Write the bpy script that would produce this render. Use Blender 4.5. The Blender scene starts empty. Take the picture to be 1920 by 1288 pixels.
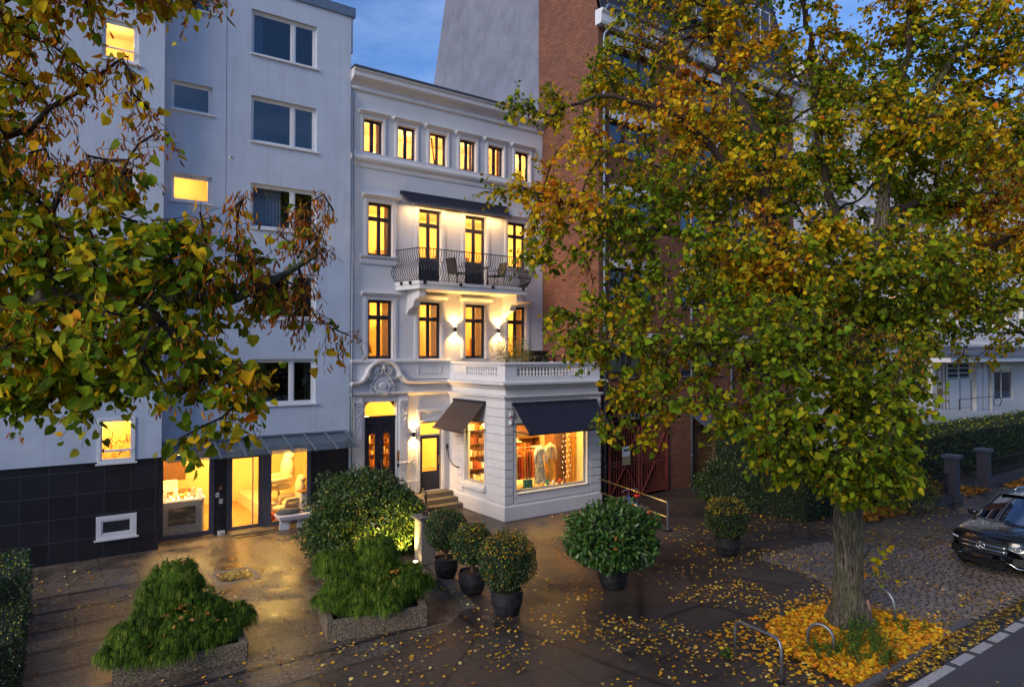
import bpy, math, random
import numpy as np
from mathutils import Vector, Matrix, kdtree, noise
from math import radians, sin, cos, pi
rnd = random.Random(7)
npr = np.random.default_rng(11)
SC = bpy.context.scene
COL = SC.collection

# ------------------------------------------------------------------ camera, sky, sun, exposure
cam_d = bpy.data.cameras.new('camera'); cam = bpy.data.objects.new('camera', cam_d); COL.objects.link(cam)
SC.camera = cam
cam_d.lens = 23.625; cam_d.sensor_width = 36; cam_d.clip_end = 900; cam_d.clip_start = .1
cam.location = (0, 0, 5.5)
cam.rotation_euler = (radians(90 + .955), 0, radians(-35.4))

W = bpy.data.worlds.new('World'); SC.world = W; W.use_nodes = True
wn = W.node_tree.nodes; wl = W.node_tree.links
SUN_EL, SUN_AZ = 5.0, 253.0
sky = wn.new('ShaderNodeTexSky'); sky.sky_type = 'NISHITA'; sky.sun_disc = False
sky.sun_elevation = radians(SUN_EL); sky.sun_rotation = radians(SUN_AZ)
sky.altitude = 50; sky.air_density = 1.0; sky.dust_density = .6; sky.ozone_density = 6.0
hs = wn.new('ShaderNodeHueSaturation'); hs.inputs['Saturation'].default_value = .86; wl.new(sky.outputs[0], hs.inputs['Color'])
bg = wn['Background']; 
ctc = wn.new('ShaderNodeTexCoord'); cmp_ = wn.new('ShaderNodeMapping'); cmp_.inputs['Scale'].default_value = (1, 1, 3.2); wl.new(ctc.outputs['Generated'], cmp_.inputs[0])
cno = wn.new('ShaderNodeTexNoise'); cno.inputs['Scale'].default_value = 2.6; cno.inputs['Detail'].default_value = 6; cno.inputs['Roughness'].default_value = .62; wl.new(cmp_.outputs[0], cno.inputs['Vector'])
crm = wn.new('ShaderNodeValToRGB'); crm.color_ramp.elements[0].position = .46; crm.color_ramp.elements[0].color = (0, 0, 0, 1); crm.color_ramp.elements[1].position = .72; crm.color_ramp.elements[1].color = (.35, .35, .35, 1); wl.new(cno.outputs['Fac'], crm.inputs[0])
cmx = wn.new('ShaderNodeMix'); cmx.data_type = 'RGBA'; wl.new(crm.outputs[0], cmx.inputs[0]); wl.new(hs.outputs[0], cmx.inputs[6]); cmx.inputs[7].default_value = (1.75, 2.25, 3.35, 1)
wl.new(cmx.outputs[2], bg.inputs[0]); bg.inputs[1].default_value = .12
sd = bpy.data.lights.new('sun', 'SUN'); sun = bpy.data.objects.new('sun', sd); COL.objects.link(sun)
sd.energy = .70; sd.angle = radians(28); sd.color = (1, .87, .74)
sun.rotation_euler = (radians(90 - 27), 0, radians(180 - SUN_AZ))
SC.view_settings.view_transform = 'Standard'; SC.view_settings.look = 'None'
SC.view_settings.exposure = 1.72; SC.view_settings.gamma = 1
SC.cycles.use_denoising = True
SC.cycles.max_bounces = 8; SC.cycles.transparent_max_bounces = 16
SC.cycles.sample_clamp_indirect = 4.0
SC.cycles.caustics_reflective = False; SC.cycles.caustics_refractive = False

# ------------------------------------------------------------------ materials
MAT = {}
class NT:
    def __init__(s, m):
        s.m = m; m.use_nodes = True; s.t = m.node_tree; s.n = s.t.nodes; s.l = s.t.links
        s.b = s.n['Principled BSDF']; s.out = s.n['Material Output']
    def add(s, k, **kw):
        x = s.n.new(k)
        for a, v in kw.items(): setattr(x, a, v)
        return x
    def coord(s, scale=(1, 1, 1), rot=(0, 0, 0)):
        g = s.n.get('geo') or s.n.new('ShaderNodeNewGeometry'); g.name = 'geo'
        mp = s.n.new('ShaderNodeMapping'); mp.inputs['Scale'].default_value = scale; mp.inputs['Rotation'].default_value = rot
        s.l.new(g.outputs['Position'], mp.inputs[0]); return mp.outputs[0]
    def noise(s, sc, det=4, rough=.6, vec=None):
        x = s.n.new('ShaderNodeTexNoise'); x.inputs['Scale'].default_value = sc; x.inputs['Detail'].default_value = det
        x.inputs['Roughness'].default_value = rough
        s.l.new(vec or s.coord(), x.inputs['Vector']); return x.outputs['Fac']
    def ramp(s, fac, stops):
        r = s.n.new('ShaderNodeValToRGB'); e = r.color_ramp.elements
        while len(e) > 1: e.remove(e[-1])
        for i, (p, c) in enumerate(stops):
            q = e[0] if i == 0 else e.new(p)
            q.position = p; q.color = (*c, 1) if len(c) == 3 else c
        s.l.new(fac, r.inputs[0]); return r.outputs[0]
    def mix(s, fac, a, b, mode='MIX'):
        x = s.n.new('ShaderNodeMix'); x.data_type = 'RGBA'; x.blend_type = mode
        for k, v in ((0, fac), (6, a), (7, b)):
            if isinstance(v, bpy.types.NodeSocket): s.l.new(v, x.inputs[k])
            elif isinstance(v, (int, float)): x.inputs[k].default_value = v
            else: x.inputs[k].default_value = (*v, 1)
        return x.outputs[2]
    def math(s, op, a, b=0.0):
        x = s.n.new('ShaderNodeMath'); x.operation = op
        for k, v in ((0, a), (1, b)):
            if isinstance(v, bpy.types.NodeSocket): s.l.new(v, x.inputs[k])
            else: x.inputs[k].default_value = v
        return x.outputs[0]
    def col(s, c):
        if isinstance(c, bpy.types.NodeSocket): s.l.new(c, s.b.inputs['Base Color'])
        else: s.b.inputs['Base Color'].default_value = (*c, 1)
    def bump(s, h, st=.3, dist=.02):
        x = s.n.new('ShaderNodeBump'); x.inputs['Strength'].default_value = st; x.inputs['Distance'].default_value = dist
        s.l.new(h, x.inputs['Height']); s.l.new(x.outputs[0], s.b.inputs['Normal'])

def new(name): m = bpy.data.materials.new(name); MAT[name] = m; return NT(m)
def simple(name, c, rough=.6, metal=0, var=.12, sc=6, bump=0, spec=.5, emit=None):
    t = new(name)
    t.col(t.ramp(t.noise(sc), [(.25, [x * (1 - var) for x in c]), (.75, [min(1, x * (1 + var)) for x in c])]))
    t.b.inputs['Roughness'].default_value = rough; t.b.inputs['Metallic'].default_value = metal
    t.b.inputs['Specular IOR Level'].default_value = spec
    if bump: t.bump(t.noise(sc * 6), bump, .01)
    if emit: t.b.inputs['Emission Color'].default_value = (*emit[0], 1); t.b.inputs['Emission Strength'].default_value = emit[1]
    return t
def plaster(name, c, dirt=.25, streak=.5):
    t = new(name)
    a = t.noise(1.2, 6, .65); v = t.coord((3.2, 3.2, .12)); b = t.noise(2.0, 5, .6, v)
    g = t.n['geo']; sp = t.add('ShaderNodeSeparateXYZ'); t.l.new(g.outputs['Position'], sp.inputs[0])
    base = t.ramp(a, [(.3, [x * (1 - dirt * .35) for x in c]), (.7, c)])
    base = t.mix(t.ramp(b, [(.52, (0, 0, 0)), (.8, (streak,) * 3)]), base, [x * (.62 + .03 * i) for i, x in enumerate(reversed(c))][::-1])
    t.col(base); t.b.inputs['Roughness'].default_value = .85; t.b.inputs['Specular IOR Level'].default_value = .25
    t.bump(t.noise(60, 3), .12, .01)
    return t
plaster('white_render', (.55, .62, .74), .42, .42)
plaster('townhouse_plaster', (.67, .68, .71), .28, .25)
plaster('stucco', (.71, .705, .72), .34, .2)
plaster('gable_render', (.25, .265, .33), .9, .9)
plaster('villa_plaster', (.84, .80, .76), .3, .25)
t = new('brick')
g = t.n.new('ShaderNodeNewGeometry'); g.name = 'geo'
sp = t.add('ShaderNodeSeparateXYZ'); t.l.new(g.outputs['Position'], sp.inputs[0])
cb = t.add('ShaderNodeCombineXYZ'); t.l.new(t.math('ADD', sp.outputs[0], sp.outputs[1]), cb.inputs[0]); t.l.new(sp.outputs[2], cb.inputs[1])
bt = t.add('ShaderNodeTexBrick'); t.l.new(cb.outputs[0], bt.inputs[0])
for k, v in (('Scale', 1), ('Mortar Size', .008), ('Mortar Smooth', .3), ('Bias', -.1), ('Brick Width', .25), ('Row Height', .0785)): bt.inputs[k].default_value = v
bt.inputs['Color1'].default_value = (.35, .135, .075, 1); bt.inputs['Color2'].default_value = (.19, .08, .055, 1); bt.inputs['Mortar'].default_value = (.10, .08, .07, 1)
t.col(t.mix(t.ramp(t.noise(.7, 7, .7), [(.38, (0, 0, 0)), (.66, (.75,) * 3)]), bt.outputs[0], (.15, .075, .055)))
t.b.inputs['Roughness'].default_value = .9; t.b.inputs['Specular IOR Level'].default_value = .2
t.bump(t.math('SUBTRACT', 1.0, bt.outputs['Fac']), 1.0, .02)
def glass(name, tint=(.9, .93, .95), base=.05, rough=.0):
    m = bpy.data.materials.new(name); MAT[name] = m; m.use_nodes = True; n = m.node_tree.nodes; l = m.node_tree.links
    n.clear(); o = n.new('ShaderNodeOutputMaterial'); mx = n.new('ShaderNodeMixShader'); tr = n.new('ShaderNodeBsdfTransparent')
    gl = n.new('ShaderNodeBsdfGlossy'); gl.inputs['Roughness'].default_value = rough; tr.inputs[0].default_value = (*tint, 1)
    gl.inputs[0].default_value = (.9, .93, 1, 1)
    lw = n.new('ShaderNodeLayerWeight'); lw.inputs[0].default_value = .5; fr = n.new('ShaderNodeMath'); fr.operation = 'POWER'; fr.inputs[1].default_value = 4.0; l.new(lw.outputs['Facing'], fr.inputs[0])
    mm = n.new('ShaderNodeMath'); mm.operation = 'MULTIPLY_ADD'; mm.inputs[1].default_value = .9; mm.inputs[2].default_value = base
    l.new(fr.outputs[0], mm.inputs[0]); l.new(mm.outputs[0], mx.inputs[0]); l.new(tr.outputs[0], mx.inputs[1]); l.new(gl.outputs[0], mx.inputs[2]); l.new(mx.outputs[0], o.inputs[0])
glass('glass'); glass('dark_glass', (.35, .42, .5), .14); glass('car_glass', (.12, .15, .16), .35)
glass('canopy_glass', (.62, .70, .70), .14, .25)
simple('anthracite', (.022, .024, .034), .4); simple('navy_paint', (.012, .015, .032), .32, var=.2, sc=9)
simple('white_frame', (.74, .74, .76), .4, var=.05); simple('grey_frame', (.10, .10, .125), .4)
simple('zinc', (.20, .24, .30), .45, .6); simple('sill_dark', (.13, .13, .14), .5)
simple('iron', (.018, .017, .018), .45, .4); simple('steel', (.36, .36, .37), .35, .85, .3, 20)
simple('galvanised', (.28, .29, .31), .42, .8, .35, 14); simple('brass', (.5, .32, .1), .3, .9)
simple('awning_cloth', (.012, .013, .028), .75, var=.15, sc=12); simple('awning_brown', (.06, .042, .038), .75, var=.15)
simple('room_wall', (.82, .62, .30), .9, var=.08, sc=1.5); simple('room_wall_plain', (.55, .54, .52), .9)
simple('room_floor', (.42, .24, .09), .5, var=.25, sc=3); 
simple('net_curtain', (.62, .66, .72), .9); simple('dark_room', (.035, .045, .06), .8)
simple('step_stone', (.15, .125, .09), .7, var=.3, sc=12, bump=.3); simple('coping_stone', (.22, .2, .17), .7, var=.3, sc=14, bump=.3)
simple('gate_red', (.18, .038, .03), .55, var=.3, sc=18); simple('sign_white', (.7, .7, .72), .5)
simple('pot_black', (.022, .022, .026), .5, var=.75, sc=7, bump=.3); simple('soil', (.035, .022, .012), .95, bump=.4)
simple('bark', (.10, .075, .05), .95); simple('twig', (.028, .017, .012), .9); simple('twig_pale', (.16, .09, .045), .9)
simple('limb_bark', (.035, .024, .017), .95, var=.4, sc=12, bump=.5); simple('tyre', (.012, .012, .012), .8); simple('rubber', (.015, .015, .016), .6)
simple('chrome', (.75, .76, .78), .12, 1, .05); simple('saddle_red', (.6, .03, .015), .4)
simple('bike_blue', (.07, .11, .30), .35); simple('lamp_metal', (.05, .035, .025), .35, .7)
simple('paper', (.65, .66, .7), .7); simple('kraft', (.32, .26, .15), .8)
simple('wood', (.22, .09, .03), .5, var=.35, sc=7); simple('cream_cloth', (.72, .60, .40), .9, var=.15, sc=10)
simple('white_cloth', (.75, .72, .66), .9); simple('orange_cloth', (.75, .12, .02), .85, var=.2)
simple('rust_cloth', (.28, .06, .03), .9, var=.3); simple('brown_cloth', (.16, .07, .03), .9, var=.3); simple('teal_cloth', (.03, .18, .17), .8)
simple('ochre_cloth', (.60, .30, .05), .9, var=.2); simple('grey_cushion', (.10, .11, .10), .9, var=.4, sc=14); simple('lilac_cloth', (.60, .55, .60), .9, var=.15)
simple('slate', (.035, .033, .042), .6, var=.4, sc=10); simple('lead', (.07, .08, .11), .5, var=.3)
simple('panel_grey', (.46, .42, .36), .6, var=.08); simple('pillar_paint', (.055, .05, .065), .6, var=.2)
simple('bulb', (1, .8, .5), .5, emit=((1, .62, .22), 8)); simple('lamp_glow', (1, .8, .5), .5, emit=((1, .66, .28), 22))
simple('string_light', (1, .8, .5), .5, emit=((1, .7, .3), 4)); simple('shade', (.85, .6, .3), .8, emit=((1, .6, .22), 2.2))
simple('amber_lens', (.7, .15, .02), .3); simple('red_lens', (.5, .01, .01), .25)
t = simple('print_dress', (.6, .58, .5), .85)
t.col(t.ramp(t.noise(28, 2), [(.42, (.08, .09, .09)), (.5, (.62, .6, .5)), (.6, (.7, .68, .58))]))
t = simple('blurred_picture', (.3, .2, .12), .5)
t.col(t.ramp(t.noise(2.2, 1, .4, t.coord((1, 1, 2.2), (0, .5, 0))), [(.3, (.07, .05, .03)), (.5, (.16, .11, .06)), (.62, (.42, .30, .18)), (.7, (.16, .11, .07))]))
t = new('curtain'); t.col(t.ramp(t.noise(9), [(.25, (.50, .44, .36)), (.75, (.68, .62, .52))])); tl_ = t.add('ShaderNodeBsdfTranslucent'); tl_.inputs[0].default_value = (.62, .52, .40, 1); mx_ = t.add('ShaderNodeMixShader'); mx_.inputs[0].default_value = .6; t.l.new(t.b.outputs[0], mx_.inputs[1]); t.l.new(tl_.outputs[0], mx_.inputs[2]); t.l.new(mx_.outputs[0], t.out.inputs[0])
# dark tile cladding
t = new('black_tile'); g = t.n.new('ShaderNodeNewGeometry'); g.name = 'geo'
sp = t.add('ShaderNodeSeparateXYZ'); t.l.new(g.outputs['Position'], sp.inputs[0])
cb = t.add('ShaderNodeCombineXYZ'); t.l.new(t.math('ADD', sp.outputs[0], sp.outputs[1]), cb.inputs[0]); t.l.new(t.math('ADD', sp.outputs[2], .02), cb.inputs[1])
bt = t.add('ShaderNodeTexBrick'); t.l.new(cb.outputs[0], bt.inputs[0])
for k, v in (('Scale', 1), ('Mortar Size', .006), ('Mortar Smooth', .1), ('Bias', 0), ('Brick Width', .62), ('Row Height', .60)): bt.inputs[k].default_value = v
bt.offset = 0
bt.inputs['Color1'].default_value = (.010, .010, .014, 1); bt.inputs['Color2'].default_value = (.020, .020, .027, 1); bt.inputs['Mortar'].default_value = (.045, .045, .055, 1)
t.col(t.mix(.35, bt.outputs[0], t.ramp(t.noise(2.5, 5), [(.3, (.006, .006, .008)), (.7, (.03, .028, .036))])))
t.b.inputs['Roughness'].default_value = .38
t.bump(t.math('SUBTRACT', 1.0, bt.outputs['Fac']), .5, .006)
# ground surfaces
t = new('asphalt')
a = t.noise(.45, 6, .68); f = t.noise(18, 5, .9)
c = t.ramp(a, [(.3, (.040, .031, .026)), (.52, (.068, .050, .038)), (.72, (.105, .075, .052))])
c = t.mix(t.ramp(f, [(.45, (0, 0, 0)), (.75, (.5,) * 3)]), c, (.17, .125, .09))
vo = t.add('ShaderNodeTexVoronoi', feature='DISTANCE_TO_EDGE'); vo.inputs['Scale'].default_value = .42
nd = t.mix(.35, t.coord(), t.n.new('ShaderNodeTexNoise').outputs['Color']); t.l.new(nd, vo.inputs['Vector'])
c = t.mix(t.ramp(vo.outputs['Distance'], [(0, (.8,) * 3), (.014, (0, 0, 0))]), c, (.012, .01, .01))
bk = t.add('ShaderNodeTexBrick'); bk.offset = .5; t.l.new(t.coord((1, 1, 1), (0, 0, .12)), bk.inputs[0])
for k_, v_ in (('Scale', 1), ('Mortar Size', .016), ('Mortar Smooth', .2), ('Brick Width', 1.3), ('Row Height', .85)): bk.inputs[k_].default_value = v_
bk.inputs['Color1'].default_value = (1, 1, 1, 1); bk.inputs['Color2'].default_value = (.72, .74, .80, 1); bk.inputs['Mortar'].default_value = (.25, .25, .25, 1)
c = t.mix(.8, c, bk.outputs[0], 'MULTIPLY')
t.col(c); t.l.new(t.ramp(a, [(.35, (.20,) * 3), (.62, (.62,) * 3)]), t.b.inputs['Roughness'])
t.bump(f, .45, .012)
t = new('road_asphalt'); f = t.noise(70, 3, .7)
t.col(t.mix(t.ramp(f, [(.4, (0, 0, 0)), (.7, (1,) * 3)]), t.ramp(t.noise(.6, 4), [(.3, (.045, .042, .05)), (.7, (.062, .057, .066))]), (.11, .10, .11)))
t.b.inputs['Roughness'].default_value = .6; t.bump(f, .4, .01)
t = new('paving_slab'); a = t.noise(.8, 5); f = t.noise(15, 4, .9)
vec = t.coord((1, 1, 1), (0, 0, .0))
bt = t.add('ShaderNodeTexBrick'); t.l.new(vec, bt.inputs[0]); bt.offset = .0
for k, v in (('Scale', 1), ('Mortar Size', .022), ('Mortar Smooth', .1), ('Brick Width', .72), ('Row Height', .60)): bt.inputs[k].default_value = v
bt.inputs['Color1'].default_value = (.060, .045, .034, 1); bt.inputs['Color2'].default_value = (.105, .078, .058, 1); bt.inputs['Mortar'].default_value = (.012, .010, .009, 1)
c = t.mix(t.ramp(f, [(.47, (0, 0, 0)), (.58, (.8,) * 3)]), bt.outputs[0], (.32, .25, .18))
c = t.mix(t.ramp(a, [(.35, (.75,) * 3), (.62, (0, 0, 0))]), c, (.035, .028, .024))
t.col(c); t.l.new(t.ramp(a, [(.38, (.27,) * 3), (.65, (.6,) * 3)]), t.b.inputs['Roughness'])
t.bump(t.math('ADD', t.math('MULTIPLY', bt.outputs['Fac'], -1.5), t.math('MULTIPLY', f, .5)), .5, .012)
t = new('aggregate'); f = t.noise(38, 2, .8)
t.col(t.ramp(f, [(.38, (.045, .032, .02)), (.5, (.16, .12, .075)), (.62, (.34, .28, .2))])); t.b.inputs['Roughness'].default_value = .8; t.bump(f, .8, .015)
simple('dark_paver', (.022, .02, .024), .4, var=.3, sc=4, bump=.2)
simple('kerb_granite', (.12, .11, .11), .75, var=.4, sc=16, bump=.5); simple('marking_stone', (.42, .41, .42), .7, var=.3, sc=14, bump=.3)
simple('setts', (.17, .135, .115), .45, var=.6, sc=3.2, bump=.4)
simple('joint_sand', (.010, .008, .007), .95)

simple('weed_stem', (.08, .14, .03), .8)
# foliage colours come from a per-face leaf colour
def leafmat(name, rough=.5, trans=.35, spec=.35):
    t = new(name); at = t.add('ShaderNodeAttribute'); at.attribute_name = 'leafcol'
    lc = t.mix(1.0, at.outputs['Color'], t.ramp(t.noise(38, 3, .7), [(.30, (.78, .68, .6)), (.45, (1, 1, 1)), (.68, (1.0, 1.0, .9))]), 'MULTIPLY')
    t.col(lc); t.b.inputs['Roughness'].default_value = rough; t.b.inputs['Specular IOR Level'].default_value = spec
    tl = t.add('ShaderNodeBsdfTranslucent'); t.l.new(lc, tl.inputs[0]); mx = t.add('ShaderNodeMixShader'); mx.inputs[0].default_value = trans
    t.l.new(t.b.outputs[0], mx.inputs[1]); t.l.new(tl.outputs[0], mx.inputs[2]); t.l.new(mx.outputs[0], t.out.inputs[0])
leafmat('leaf', .6, .45, .12); leafmat('needle', .7, .2, .2); leafmat('shrub_leaf', .35, .15, .5); leafmat('litter', .75, .1, .2)
t = new('tree_bark'); v = t.coord((1, 1, .16)); f = t.noise(26, 6, .75, v)
t.col(t.mix(t.ramp(t.noise(2.2, 4), [(.45, (0, 0, 0)), (.62, (.6,) * 3)]), t.ramp(f, [(.38, (.022, .015, .01)), (.50, (.13, .105, .08)), (.64, (.36, .31, .23))]), (.14, .16, .05)))
t.b.inputs['Roughness'].default_value = .95; t.bump(f, 1.0, .10)
t = new('car_paint'); t.col((.012, .011, .013)); t.b.inputs['Roughness'].default_value = .22; t.b.inputs['Metallic'].default_value = .3; t.b.inputs['Coat Weight'].default_value = 1.0; t.b.inputs['Coat Roughness'].default_value = .03
t = new('headlight'); t.col((.10, .11, .125)); t.b.inputs['Roughness'].default_value = .12; t.b.inputs['Metallic'].default_value = .7; t.b.inputs['Coat Weight'].default_value = 1.0

# ------------------------------------------------------------------ mesh building
class Frame:
    def __init__(s, O, U, N): s.O = Vector(O); s.U = Vector(U); s.N = Vector(N)
    def p(s, u, z, d=0.0): return s.O + s.U * u + s.N * d + Vector((0, 0, z))
class MB:
    def __init__(s): s.v = []; s.f = []
    def add(s, vs, fs):
        k = len(s.v); s.v += [tuple(v) for v in vs]; s.f += [tuple(k + i for i in f) for f in fs]; return s
    def quad(s, a, b, c, d): return s.add([a, b, c, d], [(0, 1, 2, 3)])
    def hexa(s, p): return s.add(p, [(0, 3, 2, 1), (4, 5, 6, 7), (0, 1, 5, 4), (1, 2, 6, 5), (2, 3, 7, 6), (3, 0, 4, 7)])
    def box(s, x0, x1, y0, y1, z0, z1): return s.hexa([(x0, y0, z0), (x1, y0, z0), (x1, y1, z0), (x0, y1, z0), (x0, y0, z1), (x1, y0, z1), (x1, y1, z1), (x0, y1, z1)])
    def fbox(s, F, u0, u1, z0, z1, d0, d1):
        return s.hexa([F.p(u0, z0, d1), F.p(u1, z0, d1), F.p(u1, z0, d0), F.p(u0, z0, d0), F.p(u0, z1, d1), F.p(u1, z1, d1), F.p(u1, z1, d0), F.p(u0, z1, d0)])
    def obox(s, c, half, rz=0, tilt=None):
        M = Matrix.Translation(c) @ Matrix.Rotation(rz, 4, 'Z')
        if tilt: M = M @ Matrix.Rotation(tilt[1], 4, tilt[0])
        a, b, h = half
        return s.hexa([M @ Vector(q) for q in ((-a, -b, -h), (a, -b, -h), (a, b, -h), (-a, b, -h), (-a, -b, h), (a, -b, h), (a, b, h), (-a, b, h))])
    def bar(s, p, q, w, h=None, up=(0, 0, 1)):
        p = Vector(p); q = Vector(q); h = h or w; d = (q - p).normalized(); up = Vector(up)
        if abs(d.dot(up)) > .99: up = Vector((1, 0, 0))
        a = d.cross(up).normalized() * w / 2; b = a.cross(d).normalized() * h / 2
        return s.hexa([p - a - b, p + a - b, q + a - b, q - a - b, p - a + b, p + a + b, q + a + b, q - a + b])
    def sweep(s, F, prof, u0, u1, cap=True):          # profile (d, z) points swept along u
        n = len(prof); vs = [F.p(u0, z, d) for d, z in prof] + [F.p(u1, z, d) for d, z in prof]
        fs = [(i, (i + 1) % n, n + (i + 1) % n, n + i) for i in range(n)]
        if cap: fs += [tuple(range(n))[::-1], tuple(range(n, 2 * n))]
        return s.add(vs, fs)
    def tube(s, pts, r, n=6, closed=False, caps=True):
        pts = [Vector(p) for p in pts]; m = len(pts); rs = r if isinstance(r, (list, tuple)) else [r] * m
        vs = []; fs = []; pu = None
        for i, p in enumerate(pts):
            if closed: d = pts[(i + 1) % m] - pts[i - 1]
            else: d = pts[min(i + 1, m - 1)] - pts[max(i - 1, 0)]
            if d.length < 1e-9: d = Vector((0, 0, 1))
            d.normalize()
            if pu is None: pu = d.orthogonal().normalized()
            a = pu - d * pu.dot(d)
            if a.length < 1e-6: a = d.orthogonal()
            a.normalize(); pu = a; b = d.cross(a)
            for k in range(n):
                t = 2 * pi * k / n; vs.append(p + (a * cos(t) + b * sin(t)) * rs[i])
        for i in range(m if closed else m - 1):
            j = (i + 1) % m
            for k in range(n): fs.append((i * n + k, i * n + (k + 1) % n, j * n + (k + 1) % n, j * n + k))
        if caps and not closed: fs += [tuple(range(n))[::-1], tuple((m - 1) * n + k for k in range(n))]
        return s.add(vs, fs)
    def lathe(s, c, prof, n=20, axis=None, sx=1, sy=1):   # prof (r, h)
        c = Vector(c); M = Matrix.Identity(3)
        if axis is not None: M = Vector((0, 0, 1)).rotation_difference(Vector(axis)).to_matrix()
        vs = []; fs = []
        for r, h in prof:
            for k in range(n):
                t = 2 * pi * k / n; vs.append(c + M @ Vector((r * cos(t) * sx, r * sin(t) * sy, h)))
        for i in range(len(prof) - 1):
            for k in range(n): fs.append((i * n + k, i * n + (k + 1) % n, (i + 1) * n + (k + 1) % n, (i + 1) * n + k))
        fs += [tuple(range(n))[::-1], tuple((len(prof) - 1) * n + k for k in range(n))]
        return s.add(vs, fs)
    def ball(s, c, r, n=12, m=8, jit=0):
        rx, ry, rz = r if isinstance(r, tuple) else (r, r, r); c = Vector(c); vs = [c + Vector((0, 0, -rz))]
        for i in range(1, m):
            ph = -pi / 2 + pi * i / m
            for k in range(n):
                t = 2 * pi * k / n; j = 1 + jit * (rnd.random() - .5); vs.append(c + Vector((rx * cos(ph) * cos(t) * j, ry * cos(ph) * sin(t) * j, rz * sin(ph) * j)))
        vs.append(c + Vector((0, 0, rz))); fs = [(0, 1 + (k + 1) % n, 1 + k) for k in range(n)]
        for i in range(m - 2):
            for k in range(n): fs.append((1 + i * n + k, 1 + i * n + (k + 1) % n, 1 + (i + 1) * n + (k + 1) % n, 1 + (i + 1) * n + k))
        L = len(vs) - 1; fs += [(L, 1 + (m - 2) * n + k, 1 + (m - 2) * n + (k + 1) % n) for k in range(n)]
        return s.add(vs, fs)
    def prism(s, poly, F, d0, d1):                     # poly of (u, z) in a frame
        n = len(poly); return s.add([F.p(u, z, d0) for u, z in poly] + [F.p(u, z, d1) for u, z in poly],
            [tuple(range(n))[::-1], tuple(range(n, 2 * n))] + [(i, (i + 1) % n, n + (i + 1) % n, n + i) for i in range(n)])
    def wall(s, F, u0, u1, z0, z1, holes, th):
        us = sorted({u0, u1} | {min(max(h[k], u0), u1) for h in holes for k in (0, 1)}); zs = sorted({z0, z1} | {min(max(h[k], z0), z1) for h in holes for k in (2, 3)})
        inh = lambda u, z: any(h[0] < u < h[1] and h[2] < z < h[3] for h in holes)
        for i in range(len(us) - 1):
            for j in range(len(zs) - 1):
                if not inh((us[i] + us[i + 1]) / 2, (zs[j] + zs[j + 1]) / 2):
                    for d in (0, -th): s.quad(F.p(us[i], zs[j], d), F.p(us[i + 1], zs[j], d), F.p(us[i + 1], zs[j + 1], d), F.p(us[i], zs[j + 1], d))
        for a, b, c, d in holes:
            s.quad(F.p(a, c, 0), F.p(a, c, -th), F.p(a, d, -th), F.p(a, d, 0)); s.quad(F.p(b, c, 0), F.p(b, c, -th), F.p(b, d, -th), F.p(b, d, 0))
            s.quad(F.p(a, d, 0), F.p(b, d, 0), F.p(b, d, -th), F.p(a, d, -th)); s.quad(F.p(a, c, 0), F.p(b, c, 0), F.p(b, c, -th), F.p(a, c, -th))
        for u in (u0, u1): s.quad(F.p(u, z0, 0), F.p(u, z0, -th), F.p(u, z1, -th), F.p(u, z1, 0))
        s.quad(F.p(u0, z1, 0), F.p(u1, z1, 0), F.p(u1, z1, -th), F.p(u0, z1, -th))
        return s
    def build(s, name, mat, parent=None, smooth=False, bevel=0):
        me = bpy.data.meshes.new(name); me.from_pydata(s.v, [], s.f); me.validate()
        return link(name, me, mat, parent, smooth, bevel)
INV = {}
def link(name, me, mat, parent=None, smooth=False, bevel=0):
    o = bpy.data.objects.new(name, me); COL.objects.link(o)
    if mat: me.materials.append(MAT[mat])
    if smooth: me.polygons.foreach_set('use_smooth', [True] * len(me.polygons))
    if parent is not None: o.parent = parent; o.matrix_parent_inverse = INV[parent.name]; INV[o.name] = Matrix.Identity(4)
    else: INV[o.name] = Matrix.Identity(4)
    if bevel:
        b = o.modifiers.new('bevel', 'BEVEL'); b.width = bevel; b.segments = 2; b.limit_method = 'ANGLE'
    return o
def tag(o, label=None, cat=None, group=None, kind=None):
    if label: o['label'] = label
    if cat: o['category'] = cat
    if group: o['group'] = group
    if kind: o['kind'] = kind
    return o
def thing(name, loc, label, cat, group=None):
    o = bpy.data.objects.new(name, None); COL.objects.link(o); o.location = loc; o.empty_display_size = .2
    INV[o.name] = Matrix.Translation(loc).inverted(); return tag(o, label, cat, group)
def copy_tree(o, loc, rz=0, label=None, scale=None):
    def cp(a, par):
        c = a.copy(); COL.objects.link(c)
        if par is not None: c.parent = par
        for ch in kids.get(a.name, []): cp(ch, c)
        return c
    kids = {}
    for x in COL.objects:
        if x.parent: kids.setdefault(x.parent.name, []).append(x)
    c = cp(o, None); c.location = loc; c.rotation_euler = (0, 0, rz)
    if scale: c.scale = scale
    if label: c['label'] = label
    return c
def lamp(name, kind, loc, energy, col=(1, .62, .2), size=.1, rot=None, spot=None, parent=None):
    d = bpy.data.lights.new(name, kind); d.energy = energy; d.color = col
    if kind == 'AREA': d.shape = 'RECTANGLE'; d.size = size[0]; d.size_y = size[1]
    else: d.shadow_soft_size = size
    if spot: d.spot_size = radians(spot); d.spot_blend = .6
    o = bpy.data.objects.new(name, d); COL.objects.link(o); o.location = loc
    if rot: o.rotation_euler = rot
    return o
def text_mesh(name, body, size, mat, M, parent=None, ext=.01):
    cu = bpy.data.curves.new(name, 'FONT'); cu.body = body; cu.size = size; cu.extrude = ext; cu.align_x = 'CENTER'
    tmp = bpy.data.objects.new('t', cu); COL.objects.link(tmp); dg = bpy.context.evaluated_depsgraph_get()
    me = bpy.data.meshes.new_from_object(tmp.evaluated_get(dg)); bpy.data.objects.remove(tmp); me.transform(M); me.materials.clear()
    return link(name, me, mat, parent)
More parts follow.
